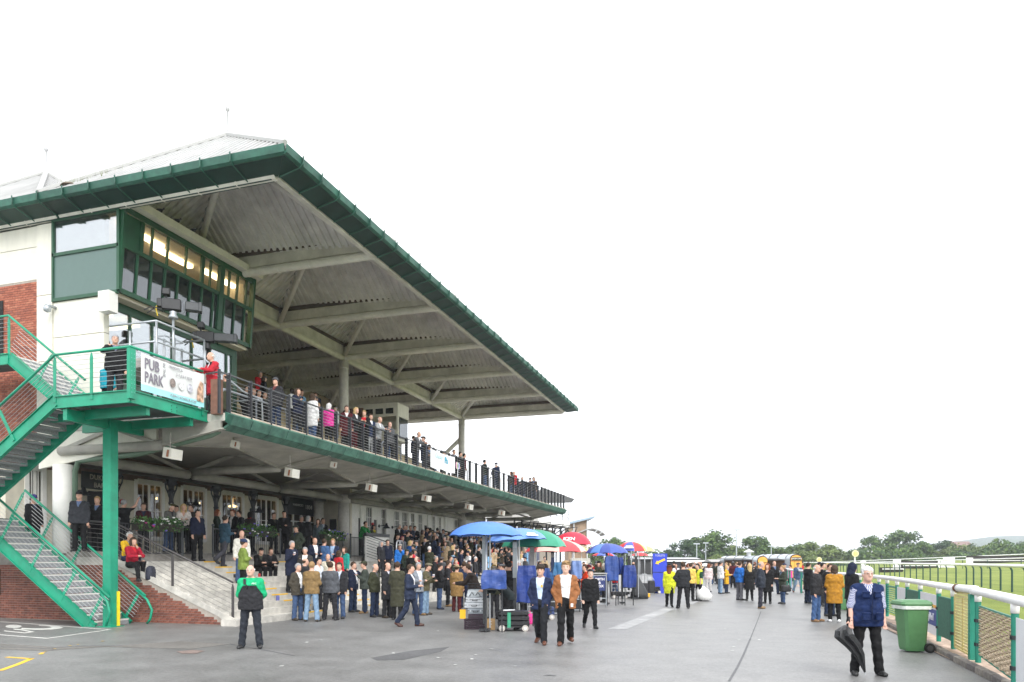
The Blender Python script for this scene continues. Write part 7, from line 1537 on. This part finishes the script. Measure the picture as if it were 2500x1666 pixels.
# -- on the steps
who('man in lime green puffer jacket and navy beanie on the steps', ('s',594,3), 120, (.16,.22,.045), 'black', arms=('fold','fold'), hat='beanie', hatc=(.02,.03,.07), h=1.78, fat=.045, res=.016)
who('bald man in cream jacket behind the lime puffer', ('s',590,5), 30, (.58,.56,.50), 'jean', hair='bald', h=1.76, fat=.03)
def sitter(label, px, i, a, top, leg, h=1.72, **k):
    X = SX0-TR*i-.3; x, y = AX(px, X); hc = k.pop('hcol', 'brown')
    for q in ('shirt', 'hatc'):
        if isinstance(k.get(q), str): k[q] = K[k[q]]
    return person(label, X, y, RI*(i+1)+.075, face(a), top=K[top] if isinstance(top, str) else top, leg=K[leg] if isinstance(leg, str) else leg, hcol=HR[hc], h=h, **k)
sitter('seated man in black checking his hands, left of the pair', 632, 7, 38, 'black', 'black', arms=('knees','knees'), legs='sitlow', lean=.35, hat='cap', hatc='black'); sitter('seated man in black looking at his phone, right of the pair', 656, 7, 40, 'black', 'black', arms=('knees','knees'), legs='sitlow', lean=.3, hcol='dbrown')
sitter('seated grey-haired person in yellow jacket by the step rail', 311, 9, 60, 'yel', 'navy2', arms=('knees','knees'), legs='sitlow', lean=.15, hcol='white', fem=1.); sitter('seated person in red quilted jacket by the step rail', 322, 8, 60, (.34,.012,.03), 'black', arms=('mouth','knees'), legs='sitlow', lean=.1, hcol='brown', hair='bob', fem=1., shirt='red')
who('man in teal-blue cagoule standing at the terrace edge', ('s',549,8), 150, (.025,.06,.09), (.05,.05,.06), arms=FF, legs='step', hcol='dbrown', h=1.78, res=.016)
c_(who('man in navy coat with a cup on the steps left of the crowd', ('s',712,3), 60, 'navy', 'black', arms=('front','cup'), gar='coat', hcol='grey', h=1.8, fat=.05))
who('smiling grey-haired man in dark jacket among the crowd', ('s',745,2), 5, (.04,.038,.036), 'char', arms=PC, gar='blazer', shirt='white', hcol='grey', h=1.76, fat=.03); who('man in green coat and flat cap on the upper steps', ('s',724,7), -25, (.04,.05,.035), 'char', arms=('hip','down'), hat='flat', hatc='dgreen', h=1.78, fat=.03)
who('man in spectacles and dark suit looking down at a card', ('s',768,4), 45, 'navy', 'navy', gar='blazer', shirt='white', hair='bald', hcol='brown', h=1.8, arms=FF); who('man in blue cagoule and rucksack', ('s',791,4), 160, (.05,.11,.24), 'char', hcol='brown', h=1.78); who('fair young man in navy blazer and blue shirt', ('s',813,4), -5, 'navy2', 'navy', gar='blazer', shirt=(.30,.42,.6), hcol='fair', h=1.8, arms=FF)
who('woman in red coat with brown hair', ('s',827,2), 140, 'red', 'char', hair='bob', hcol='brown', fem=1., h=1.68); who('person in teal hooded coat beside the red coat', ('s',841,3), -30, (.02,.26,.22), 'char', hair='bob', hcol='brown', fem=1., h=1.66); who('man in white shirt with dark hair in profile', ('s',777,0), 70, (.62,.66,.72), 'char', gar='shirt', hcol='black', h=1.76); who('pink-headed bald man between brown and tan jackets', ('s',744,0), 120, 'char', 'char', hair='bald', h=1.74); who('balding man behind the tan jacket', ('s',801,1), 0, 'cream', 'char', hair='bald', h=1.72)
who('woman with long grey hair in dark coat', ('s',930,5), 60, 'char', 'char', hair='long', hcol='grey', fem=1., h=1.66); who('dark-haired man in navy anorak beside the grey-haired woman', ('s',946,5), 30, 'navy', 'char', hcol='black', h=1.74); who('man in black cap on the steps', ('s',970,7), 60, 'black', 'black', hat='beanie', hatc='black', h=1.76); who('woman with pink-red hair', ('s',982,7), 40, (.14,.16,.2), 'char', hair='bob', hcol='pinkr', fem=1., h=1.66); who('man in bright blue jacket and pale grey cap', ('s',976,4), 20, (.02,.16,.55), 'char', arms=('mouth','down'), hat='flat', hatc=(.36,.34,.30), h=1.72)
c_(who('man in flat cap, dark coat and blue shirt holding a cup', ('s',1018,5), -45, 'char', 'black', arms=CD, gar='blazer', shirt=(.12,.27,.5), hat='flat', hatc='grey', h=1.8, fat=.04)); who('person in black parka and dark cap below the flat cap', ('s',1003,2), 150, 'black', 'black', hat='cap', hatc='char', h=1.7)
who('woman with long fair-brown hair in beige coat', ('s',1088,6), -20, 'beige', 'black', hair='long', hcol='brown', fem=1., h=1.68, gar='coat'); who('bald man in grey coat behind the beige coat', ('s',1102,7), 40, (.14,.13,.11), 'char', hair='bald', h=1.78, gar='coat'); who('woman in pale blue denim jacket', ('s',1106,3), 110, (.24,.38,.52), 'black', hair='bob', hcol='black', fem=1., h=1.68); who('person in cream bobble hat', ('s',1092,8), 70, 'cream', 'char', hat='beanie', hatc=(.5,.4,.25), h=1.72); who('bearded young man in white top', ('s',1109,5), 0, 'white', 'jean', gar='shirt', hcol='brown', h=1.76); who('young man in dark blue coat beside the denim jacket', ('s',1126,3), 80, 'navy', 'char', hcol='brown', h=1.76); who('brown-haired youth turning his head', ('s',1140,5), 100, 'black', 'char', hcol='fair', h=1.72); who('man in charcoal blazer and open white shirt on the upper steps', ('s',1152,9), 15, 'char', 'char', gar='blazer', shirt='white', hcol='brown', h=1.8); who('dark-skinned man in navy blazer and pale blue shirt', ('s',1165,7), -10, 'navy', 'navy', gar='blazer', shirt=(.5,.6,.75), hcol='black', skin=3, h=1.76)
who('pair member in dark jacket eating, left', ('s',1222,5), 80, 'black', 'black', arms=FC, hcol='black', h=1.76); who('person in dark green drinking beside the dark jacket', ('s',1238,5), -60, 'dgreen', 'black', arms=FC, hcol='brown', fem=1., h=1.7); who('person in brown checked coat behind the first silver mast', ('s',1197,4), 50, 'beige', 'char', hcol='brown', h=1.72)
# -- on the terrace
who('man in dark grey parka and black cap behind the end railing', ('t',194,-19.3), 15, (.03,.032,.038), 'black', arms=DN2, hat='cap', hatc='black', h=1.78, fat=.06, res=.016); who('man in navy coat drinking behind the black cap', ('t',180,-20.6), 30, 'navy', 'black', arms=('mouth','down'), hcol='dbrown', h=1.8); who('fair-haired person in zipped black coat by the bar door', ('t',238,-20.0), 5, 'black', 'black', hair='short', hcol='fair', h=1.76); who('figure in blue knitted hat reflected by the end window', ('t',82,-21.5), 60, 'black', 'black', hat='beanie', hatc=(.05,.04,.16), h=1.76)
who('man in black coat pointing up, his back turned', ('t',302,-20.0), 175, 'black', 'black', arms=('down','point'), hcol='grey', h=1.74); who('man in maroon jumper looking down beside the flower box', ('t',350,-20.0), 30, (.06,.015,.02), 'char', hcol='brown', h=1.7, lean=.12); who('old man in green tweed flat cap and grey coat', ('t',411,-19.3), 70, (.11,.11,.10), 'jean', hat='flat', hatc=(.07,.07,.035), hcol='white', h=1.7, lean=.2, res=.016)
who('blonde woman in white jumper leaning on the railing', ('t',448,-19.15), 25, (.66,.60,.56), 'black', arms=('rail','rail'), lean=.16, gar='shirt', hair='long', hcol='blond', fem=1., h=1.72, res=.016); who('bearded man behind the blonde woman', ('t',468,-20.2), -30, (.05,.045,.04), 'black', hcol='dbrown', h=1.84); who('dark figure between flat cap and blonde', ('t',430,-20.6), 40, 'black', 'black', hcol='black', h=1.78)
X = -18.35; x, y = AX(482, X); person('broad man in navy short-sleeved shirt in the railing gap', X, y, 1.85, face(60), top=K['navy'], leg=K['black'], arms=('down','down'), gar='shirt', hcol=HR['black'], h=1.78, fat=.05, res=.016)
who('red-haired woman in green coat on the terrace', ('t',530,-19.6), 120, 'dgreen', 'black', hair='bob', hcol='red', fem=1., h=1.68); who('smiling man in dark suit and tie', ('t',569,-19.8), -30, 'black', 'black', gar='blazer', shirt='white', hcol='red', h=1.76); who('man looking down beside the smiling man', ('t',588,-19.6), -40, 'char', 'black', hcol='dbrown', h=1.74, lean=.1); who('dark-haired woman with red hood', ('t',611,-19.8), 170, (.05,.04,.04), 'black', hair='bob', hcol='black', fem=1., h=1.74, collar='red'); who('man in black coat by the last iron post', ('t',668,-19.6), 50, 'black', 'black', hcol='dbrown', h=1.78)
who('bearded policeman-like man in black holding a white paper', ('t',694,-19.0), 10, 'black', 'black', arms=('front','down'), hcol='black', skin=2, h=1.84); who('man in black overcoat in the doorway', ('t',735,-20.0), 60, 'black', 'black', hcol='grey', h=1.8); who('grey-haired person with pale bag strap and charcoal jumper', ('t',752,-18.9), 130, 'char', 'char', hair='bob', hcol='grey', h=1.72); who('woman in patterned dress with long brown hair', ('t',777,-19.2), -10, (.10,.13,.15), 'black', hair='long', hcol='brown', fem=1., h=1.66, gar='dress'); who('man in glasses behind the third flower box', ('t',788,-20.0), 40, 'black', 'black', hcol='brown', h=1.8)
who('youth in green jacket leaning over the white panel', ('t',883,-19.1), 70, (.02,.20,.05), 'black', arms=('mouth','mouth'), lean=.3, hcol='dbrown', h=1.78); who('dark-haired woman with yellow tabard beside the green jacket', ('t',911,-19.2), 75, (.05,.05,.03), 'black', hcol='black', hair='bob', fem=1., h=1.62, collar=(.6,.55,.02))
for k, (px, a, hcl, lab) in enumerate(((968,70,'grey','furthest left with a paper'), (981,70,'grey','second from the left'), (992,20,'brown','half hidden in the middle'), (1002,5,'dbrown','with spectacles'), (1013,0,'brown','drinking at the right'))): who('man in dark coat in the group at the hoop rail, '+lab, ('t',px,-18.95), a, ('black','navy2','char','navy','black')[k], 'black', arms=('rail','rail') if k < 2 else FC, lean=.22 if k < 2 else 0, hcol=hcl, h=1.78)
who('man in navy coat drinking under the white front', ('t',1042,-19.2), 70, 'navy', 'jean', arms=('mouth','down'), hat='flat', hatc='black', h=1.8); who('broad man in black with his back to the crowd', ('t',1068,-19.2), 178, 'black', 'black', fat=.05, hcol='black', h=1.84)
# -- platform and balcony
x, y = AY(281, 15.9); PHN = person('grey-haired man in black coat phoning on the green landing', x, y, PZ, face(35), arms=('down','phone'), legs='stand', gar='jacket', top=K['black'], leg=K['char'], hcol=HR['grey'], h=1.8, fat=.05, res=.0125, shirt=(.12,.14,.2))
x, y = AY(262, 17.0); person('person in turquoise puffer jacket half hidden behind the phoning man', x, y, PZ+.0, face(170), top=(.01,.25,.33), leg=K['black'], hcol=HR['brown'], h=1.5, fat=.04)
X = -15.0; x, y = AX(521, X); person('white-haired man in red coat leaning on the balcony corner', X, y, DK, face(-40), arms=('rail','rail'), lean=.08, gar='coat', top=(.40,.018,.03), leg=K['black'], shirt=(.6,.6,.62), hair='bald', hcol=HR['white'], h=1.82, fat=.04, res=.0125, collar=K['black'])
BL = [(763,-15.0,150,'white','jean','bob','brown','person in long white coat with red scarf on the balcony','coat'), (803,-15.0,165,'pink','black','bob','white','white-haired woman in magenta jacket on the balcony','jacket'), (846,-14.9,20,'maroon','black','short','brown','person in maroon coat on the balcony','coat'), (863,-14.8,60,'char','maroon','bob','blond','blonde in patterned jacket leaning on the balustrade','jacket'), (889,-14.7,0,'black','black','short','fair','man in dark jacket and red shirt watching from the balcony','blazer'), (904,-14.8,50,'navy2','lgrey','short','brown','man in dark blue jacket and pale trousers on the balcony','jacket'), (921,-14.8,60,'lgrey','char','bald','white','bald man in grey leaning on the balustrade','jacket'), (1016,-14.75,70,'grey','navy','bald','grey','grey-haired man in grey jacket leaning out with a phone','jacket'), (912,-16.0,-20,'black','black','short','dbrown','dark-haired man behind the bald man on the balcony','jacket')]
for px, X, a, tp, lg, hr, hcl, lab, gr in BL: who(lab, ('b',px,X), a, tp, lg, arms=('rail','rail') if px in (863,889,921,1016) else DN2, lean=.18 if px in (863,921,1016) else 0, gar=gr, hair=hr, hcol=hcl, h=1.74 if px != 803 else 1.62, shirt='red' if px == 889 else 'white', fem=1. if hr == 'bob' else 0.)
for k, px in enumerate((602, 618, 631, 645)):
    X = -18.4; x, y = AX(px, X); person('dark-clad spectator in the row beside the green offices, %s from the offices' % ('first', 'second', 'third', 'fourth')[k], X, y, DK+.64, face(60), arms=PC, top=K['black'], leg=K['black'], hcol=HR['dbrown'], h=1.8)
for k, px in enumerate((1108, 1123, 1133, 1215)):
    who('%s spectator at the far end of the balcony, head just over the balustrade' % ('brown-haired','dark-haired','black-haired','capped')[k], ('b',px,-15.0), 60+20*k, ('navy','black','maroon','char')[k], 'black', hcol=('brown','dbrown','black','black')[k], h=1.66, group='heads over the far balustrade', hat='cap' if k == 3 else None)
# -- along the walkway
who('woman in bright yellow coat and black hat walking away', ('g',1634,1482), 165, (.62,.66,.03), 'black', legs='walk', gar='coat', hair='long', hcol='red', hat='brim', hatc='black', fem=1., h=1.70, res=.017); who('man in black jacket with lettering on its back', ('g',1668,1486), 178, (.02,.021,.024), (.014,.014,.016), arms=('hip','front'), legs='apart', hcol='brown', h=1.78, fat=.05, res=.017)
t, J = who('worker in yellow high-visibility vest carrying a white sack', ('g',1706,1468), -60, (.60,.66,.05), 'black', gar='gilet', shirt=(.01,.05,.025), arms=DN2, hcol='black', lean=.1, h=1.72); who('worker in orange and yellow high-visibility vest', ('g',1686,1468), 150, (.65,.45,.10), 'black', gar='jacket', hcol='brown', h=1.74)
x, y = GR(1720, 1468); S_ = thing('rubbish_sack', 'large white rubbish sack carried by the high-visibility worker', 'sack', (x, y, 0)); mb = MB(); rs = []
for z, r_ in ((.01,.16), (.08,.33), (.28,.38), (.5,.30), (.66,.16), (.72,.05), (.78,.07)): rs.append([V(x,y,z)+RT*(r_*math.cos(a*.4488)*(1+.1*math.sin(a*2.1+z*9))-.22*(z/.8)**2)+FW*r_*.8*math.sin(a*.4488) for a in range(14)])
mb.rings(rs); bld(mb, 'sack', M((.72,.72,.70), .4, .05, 6, .6, 9), S_, smooth=True); mb = MB(); mb.path([rs[5][i] for i in range(14)], .012, 4, closed=True); bld(mb, 'tie', M((.6,.6,.6), .5), S_)
who('woman in pale pink quilted jacket and white trousers from behind', ('g',1730,1446), 178, (.60,.50,.50), (.55,.53,.52), hair='bob', hcol='red', fem=1., h=1.68); who('man in white hoodie, grey cap and light jeans', ('g',1759,1450), 100, 'white', 'ljean', arms=('front','down'), hat='cap', hatc='grey', h=1.82, fat=.04); who('blonde woman in mustard yellow coat', ('g',1774,1449), 60, (.62,.34,.02), 'djean', gar='coat', hair='bob', hcol='blond', fem=1., h=1.6, arms=FF)
who('man in royal blue jacket and grey trousers', ('g',1806,1466), 120, (.02,.13,.45), (.10,.10,.115), arms=PC, hcol='brown', h=1.8); who('woman with very long blonde hair in black dress', ('g',1830,1467), 178, 'black', 'black', gar='dress', hair='long', hcol='blond', fem=1., h=1.7); who('big man in navy jacket and blue jumper with a racecard', ('g',1857,1486), 75, (.025,.03,.042), (.03,.03,.04), gar='blazer', shirt=(.04,.08,.36), hair='bald', hcol='grey', fat=.07, h=1.82, shoe='tan', arms=PC, res=.017)
who('long-haired woman in black dress and ankle boots', ('g',1874,1474), -40, 'black', 'black', gar='dress', arms=CD, hair='long', hcol='red', fem=1., h=1.72); who('man in black coat with yellow lanyard walking', ('g',1890,1451), 10, 'black', 'djean', legs='walk', hair='bald', hcol='grey', h=1.86, fat=.04); t, J = who('woman in dark green parka with a black handbag reading a card', ('g',1911,1475), -85, (.035,.042,.03), 'jean', gar='coat', arms=('front','front'), hcol='fair', hair='short', fem=1., h=1.64, fat=.02)
x, y = GR(1912, 1476); B_ = thing('handbag', 'black handbag hanging from the green parka', 'bag', (x+.1, y-.2, .55)); mb = MB(); soft_box(mb, (x+.1,y-.25,.70), .36, .14, .26, YAW, 3, .02, 4); bld(mb, 'body', BLK, B_, smooth=True); mb = MB(); mb.path([V(x+.1,y-.25,.82)-RT*.12, V(x+.1,y-.2,1.0), V(x+.1,y-.25,.82)+RT*.12], .012, 5); bld(mb, 'strap', BLK, B_)
who('man in denim gilet, flat cap and pale jeans striding forward', ('g',1948,1447), 5, (.05,.08,.15), 'ljean', legs='walk', hat='flat', hatc=(.12,.09,.07), h=1.76, fat=.04, shoe=(.12,.04,.03)); who('person in magenta jacket behind the denim gilet', ('g',1930,1438), -100, 'pink', 'ljean', hcol='brown', h=1.58, fem=1.); who('man in long black coat and jeans looking right', ('g',1973,1474), 110, 'black', 'djean', gar='coat', arms=('phone','down'), hcol='dbrown', h=1.76, fat=.03)
who('elderly man in black blouson and blue jeans with tan shoes', ('g',1993,1518), 45, (.02,.02,.022), (.05,.10,.22), arms=('pocket','down'), hair='bald', hcol='white', fat=.05, h=1.72, shoe=(.22,.12,.05), res=.0125); who('woman in mustard parka with fur-trimmed hood from behind', ('g',2037,1519), 165, (.36,.17,.018), 'black', gar='coat', hair='bob', hcol='brown', fem=1., h=1.70, fat=.03, shoe='white', collar=(.42,.33,.26), res=.0125, arms=('front','front'))
who('man in blue jeans beyond the mustard parka', ('g',2026,1505), 20, 'black', 'djean', hcol='brown', h=1.74); who('hooded figure in black against the white rail', ('d',2080,19.8), 100, 'black', 'black', hat='hood', hatc='navy', h=1.76, fat=.02, arms=FF); who('dark-haired man in black near the rail', ('g',2008,1478), 60, 'black', 'char', hcol='black', h=1.76); who('fair woman behind the mustard parka', ('g',2022,1482), -60, 'char', 'char', hair='long', hcol='blond', fem=1., h=1.74); who('man in dark cap by the far white rail', ('g',2000,1452), 60, 'navy', 'navy', hat='beanie', hatc='navy', h=1.76); who('person in blue cap near the coffee trailer', ('g',1914,1452), 40, 'char', 'char', hat='cap', hatc='navy2', h=1.7)
# small things held
for (pt, pj), s_ in CUPS:
    p = hand_place(pt, pj, s_); t = thing('paper_cup', 'white paper cup held by the '+pt['label'].split(' holding')[0].split(' clutching')[0].split(' with a cup')[0].split(' facing')[0], 'cup', (p.x, p.y, p.z-.03)); mb = MB(); mb.lathe([(.030,-.03),(.041,.07)], p, 12); bld(mb, 'cup', M((.72,.70,.72), .5, .05), t, smooth=False); mb = MB(); mb.tube((p.x,p.y,p.z+.005), (p.x,p.y,p.z+.035), .039, 12); bld(mb, 'sleeve', M((.18,.2,.34), .6, .3, 30), t)
for (pt, pj), s_ in ((PHN, -1), (PHN2, 1)):
    p = hand_place(pt, pj, s_, (.0,0,.02)); t = thing('mobile_phone', 'black mobile phone held to the ear of the '+('man on the green landing' if s_ < 0 else 'man in navy jacket and white t-shirt'), 'phone', (p.x, p.y, p.z)); mb = MB(); mb.bbox((p.x,p.y,p.z), .02, .07, .14, pt.rotation_euler.z+1.57, .006); bld(mb, 'casing', M((.02,.02,.022), .3), t); mb = MB(); mb.cbox((p.x,p.y,p.z), .022, .055, .10, pt.rotation_euler.z+1.57); bld(mb, 'screen', M((.03,.035,.04), .15), t)
# -- dense crowd farther along the steps, and down the walkway
DARK = ['black','char','navy','navy2','dgreen','olive','brown','grey','black','char','navy','maroon','beige','lgrey','blue','red','sky','white']
POSE = [(PC,'stand'), (FF,'stand'), (DN2,'relax'), (CD,'stand'), (('fold','fold'),'relax'), (FC,'apart')]
fr = random.Random(21)
SEEN = {}
CN = dict(char='charcoal', navy2='dark blue', dgreen='dark green', lgrey='pale grey', sky='light blue')
def filler(where, x, y, z, grp, hmin=1.62):
    f_ = fr.random() < .3; ar, lg = fr.choice(POSE); hr = fr.choice(('bob','long')) if f_ else fr.choice(('short','short','short','bald')); top_ = fr.choice(DARK); gr = fr.choice(('jacket','jacket','coat')); hat_ = fr.choice((None,None,None,None,'flat','cap','beanie')); hcl = fr.choice(('brown','dbrown','black','grey','fair','white') if not f_ else ('brown','dbrown','blond','red')); lg_ = fr.choice(('black','char','navy','jean','djean'))
    hw = {'flat': 'flat cap', 'cap': 'peaked cap', 'beanie': 'knitted hat'}.get(hat_); hd = ('bald' if hr == 'bald' else {'dbrown': 'dark', 'blond': 'blonde'}.get(hcl, hcl)+'-haired')
    lab = '%s %s in %s %s%s %s' % (hd, 'woman' if f_ else 'man', CN.get(top_, top_), gr, ' and '+hw if hw else '', where)
    k = SEEN.get(lab, 0); SEEN[lab] = k+1
    if k: lab += ', '+('the farther one', 'the third', 'the fourth', 'another')[min(k-1, 3)]
    person(lab, x, y, z, face(fr.uniform(-120,180)), arms=ar, legs=lg, gar=gr, top=K[top_], leg=K[lg_], hair=hr, hcol=HR[hcl], h=fr.uniform(hmin,1.84), fem=1. if f_ else 0., fat=0. if f_ else .03, hat=hat_, hatc=K[fr.choice(('black','char','grey','olive','navy'))], skin=fr.choice((0,1,4,0,2)), group=grp, res=.022)
used = []
def free(x, y, r=.46):
    if any((x-a)**2+(y-b)**2 < r*r for a, b in used): return False
    used.append((x, y)); return True
for o in list(bpy.data.objects):
    if o.get('category') == 'person': used.append((o.location.x, o.location.y))
n = 0
while n < 62:
    i = fr.randrange(0, 10); y = fr.uniform(33, 55) if fr.random() < .8 else fr.uniform(30, 34); x = SX0-TR*i-.23
    if pxof(x, y) < 905+i*6 or not free(x, y): continue
    filler('packed on the %s far steps' % ('lowest','lower','middle','upper','topmost')[i//2], x, y, RI*(i+1), 'crowd on the far steps'); n += 1
n = 0
while n < 26:
    x, y = fr.uniform(-20.3,-19.0), fr.uniform(39, 56)
    if pxof(x, y) < 1025 or not free(x, y): continue
    filler('on the far white-windowed terrace', x, y, 2.15, 'crowd on the far terrace'); n += 1
n = 0
while n < 16:
    x, y = fr.uniform(-13.2,-9.5), fr.uniform(31, 52)
    if not free(x, y): continue
    filler('between the far steps and the umbrellas', x, y, 0, 'punters behind the umbrellas'); n += 1
n = 0
while n < 46:
    d = fr.uniform(46, 78); px = fr.uniform(1640, 1850) if fr.random() < .75 else fr.uniform(1850, 2010); x, y = AD(px, d)
    if (d < 66 and px > 1860) or not free(x, y, .5): continue
    filler('in the distant food-stall crowd', x, y, 0, 'distant crowd before the food stalls'); n += 1

n = 0
while n < 12:
    x, y = fr.uniform(-9.0,-6.8), fr.uniform(23, 44)
    if not free(x, y, .7): continue
    filler('behind the bookmakers stands', x, y, 0, 'clerks behind the bookmakers stands'); n += 1
n = 0
while n < 20:
    X = fr.choice((-14.85, -14.9, -15.7, -16.2)); y = fr.uniform(19.5, 52); p = pxof(X, y)
    if not free(X, y, .55): continue
    filler('watching from the balcony', X, y, DK, 'watchers on the balcony'); n += 1
n = 0
while n < 16:
    k = fr.randrange(1, 7); X = -16.5-.7*k-.35; y = fr.uniform(25.6, 40.8)
    if not free(X, y, .6): continue
    filler('high in the balcony seating', X, y, DK+.36*(k+1), 'watchers in the balcony seating'); n += 1
for k in range(26):   # dropped slips
    px, py = fr.uniform(650, 1900), fr.uniform(1490, 1640); x, y = GR(px, py)
    if x > 3.4 or x < -13.2: continue
    me = MB().quad((-.04,-.025,.006),(.035,-.03,.008),(.04,.02,.012),(-.035,.03,.007)).mesh(M((.6,.6,.58), .8, .1, 9)); o = put('betting_slip', me, None, (x, y, .004), fr.uniform(0,6)); tag(o, 'small white betting slip dropped on the asphalt', 'slip', 'dropped betting slips')
# ------------------------------------------------------------------ damp air
mb = MB(); mb.box(-2620, 2620, -320, 2720, -1.1, 90)
hz = bld(mb, 'haze', [], kind='stuff', label='thin pale haze filling the air', cat='haze')
m = bpy.data.materials.new('haze'); m.use_nodes = True; N = m.node_tree.nodes; N.remove(N['Principled BSDF']); v = N.new('ShaderNodeVolumePrincipled')
v.inputs['Color'].default_value = (.86,.92,1,1); v.inputs['Density'].default_value = .00045; v.inputs['Anisotropy'].default_value = .2
m.node_tree.links.new(v.outputs[0], N['Material Output'].inputs['Volume']); hz.data.materials.append(m)
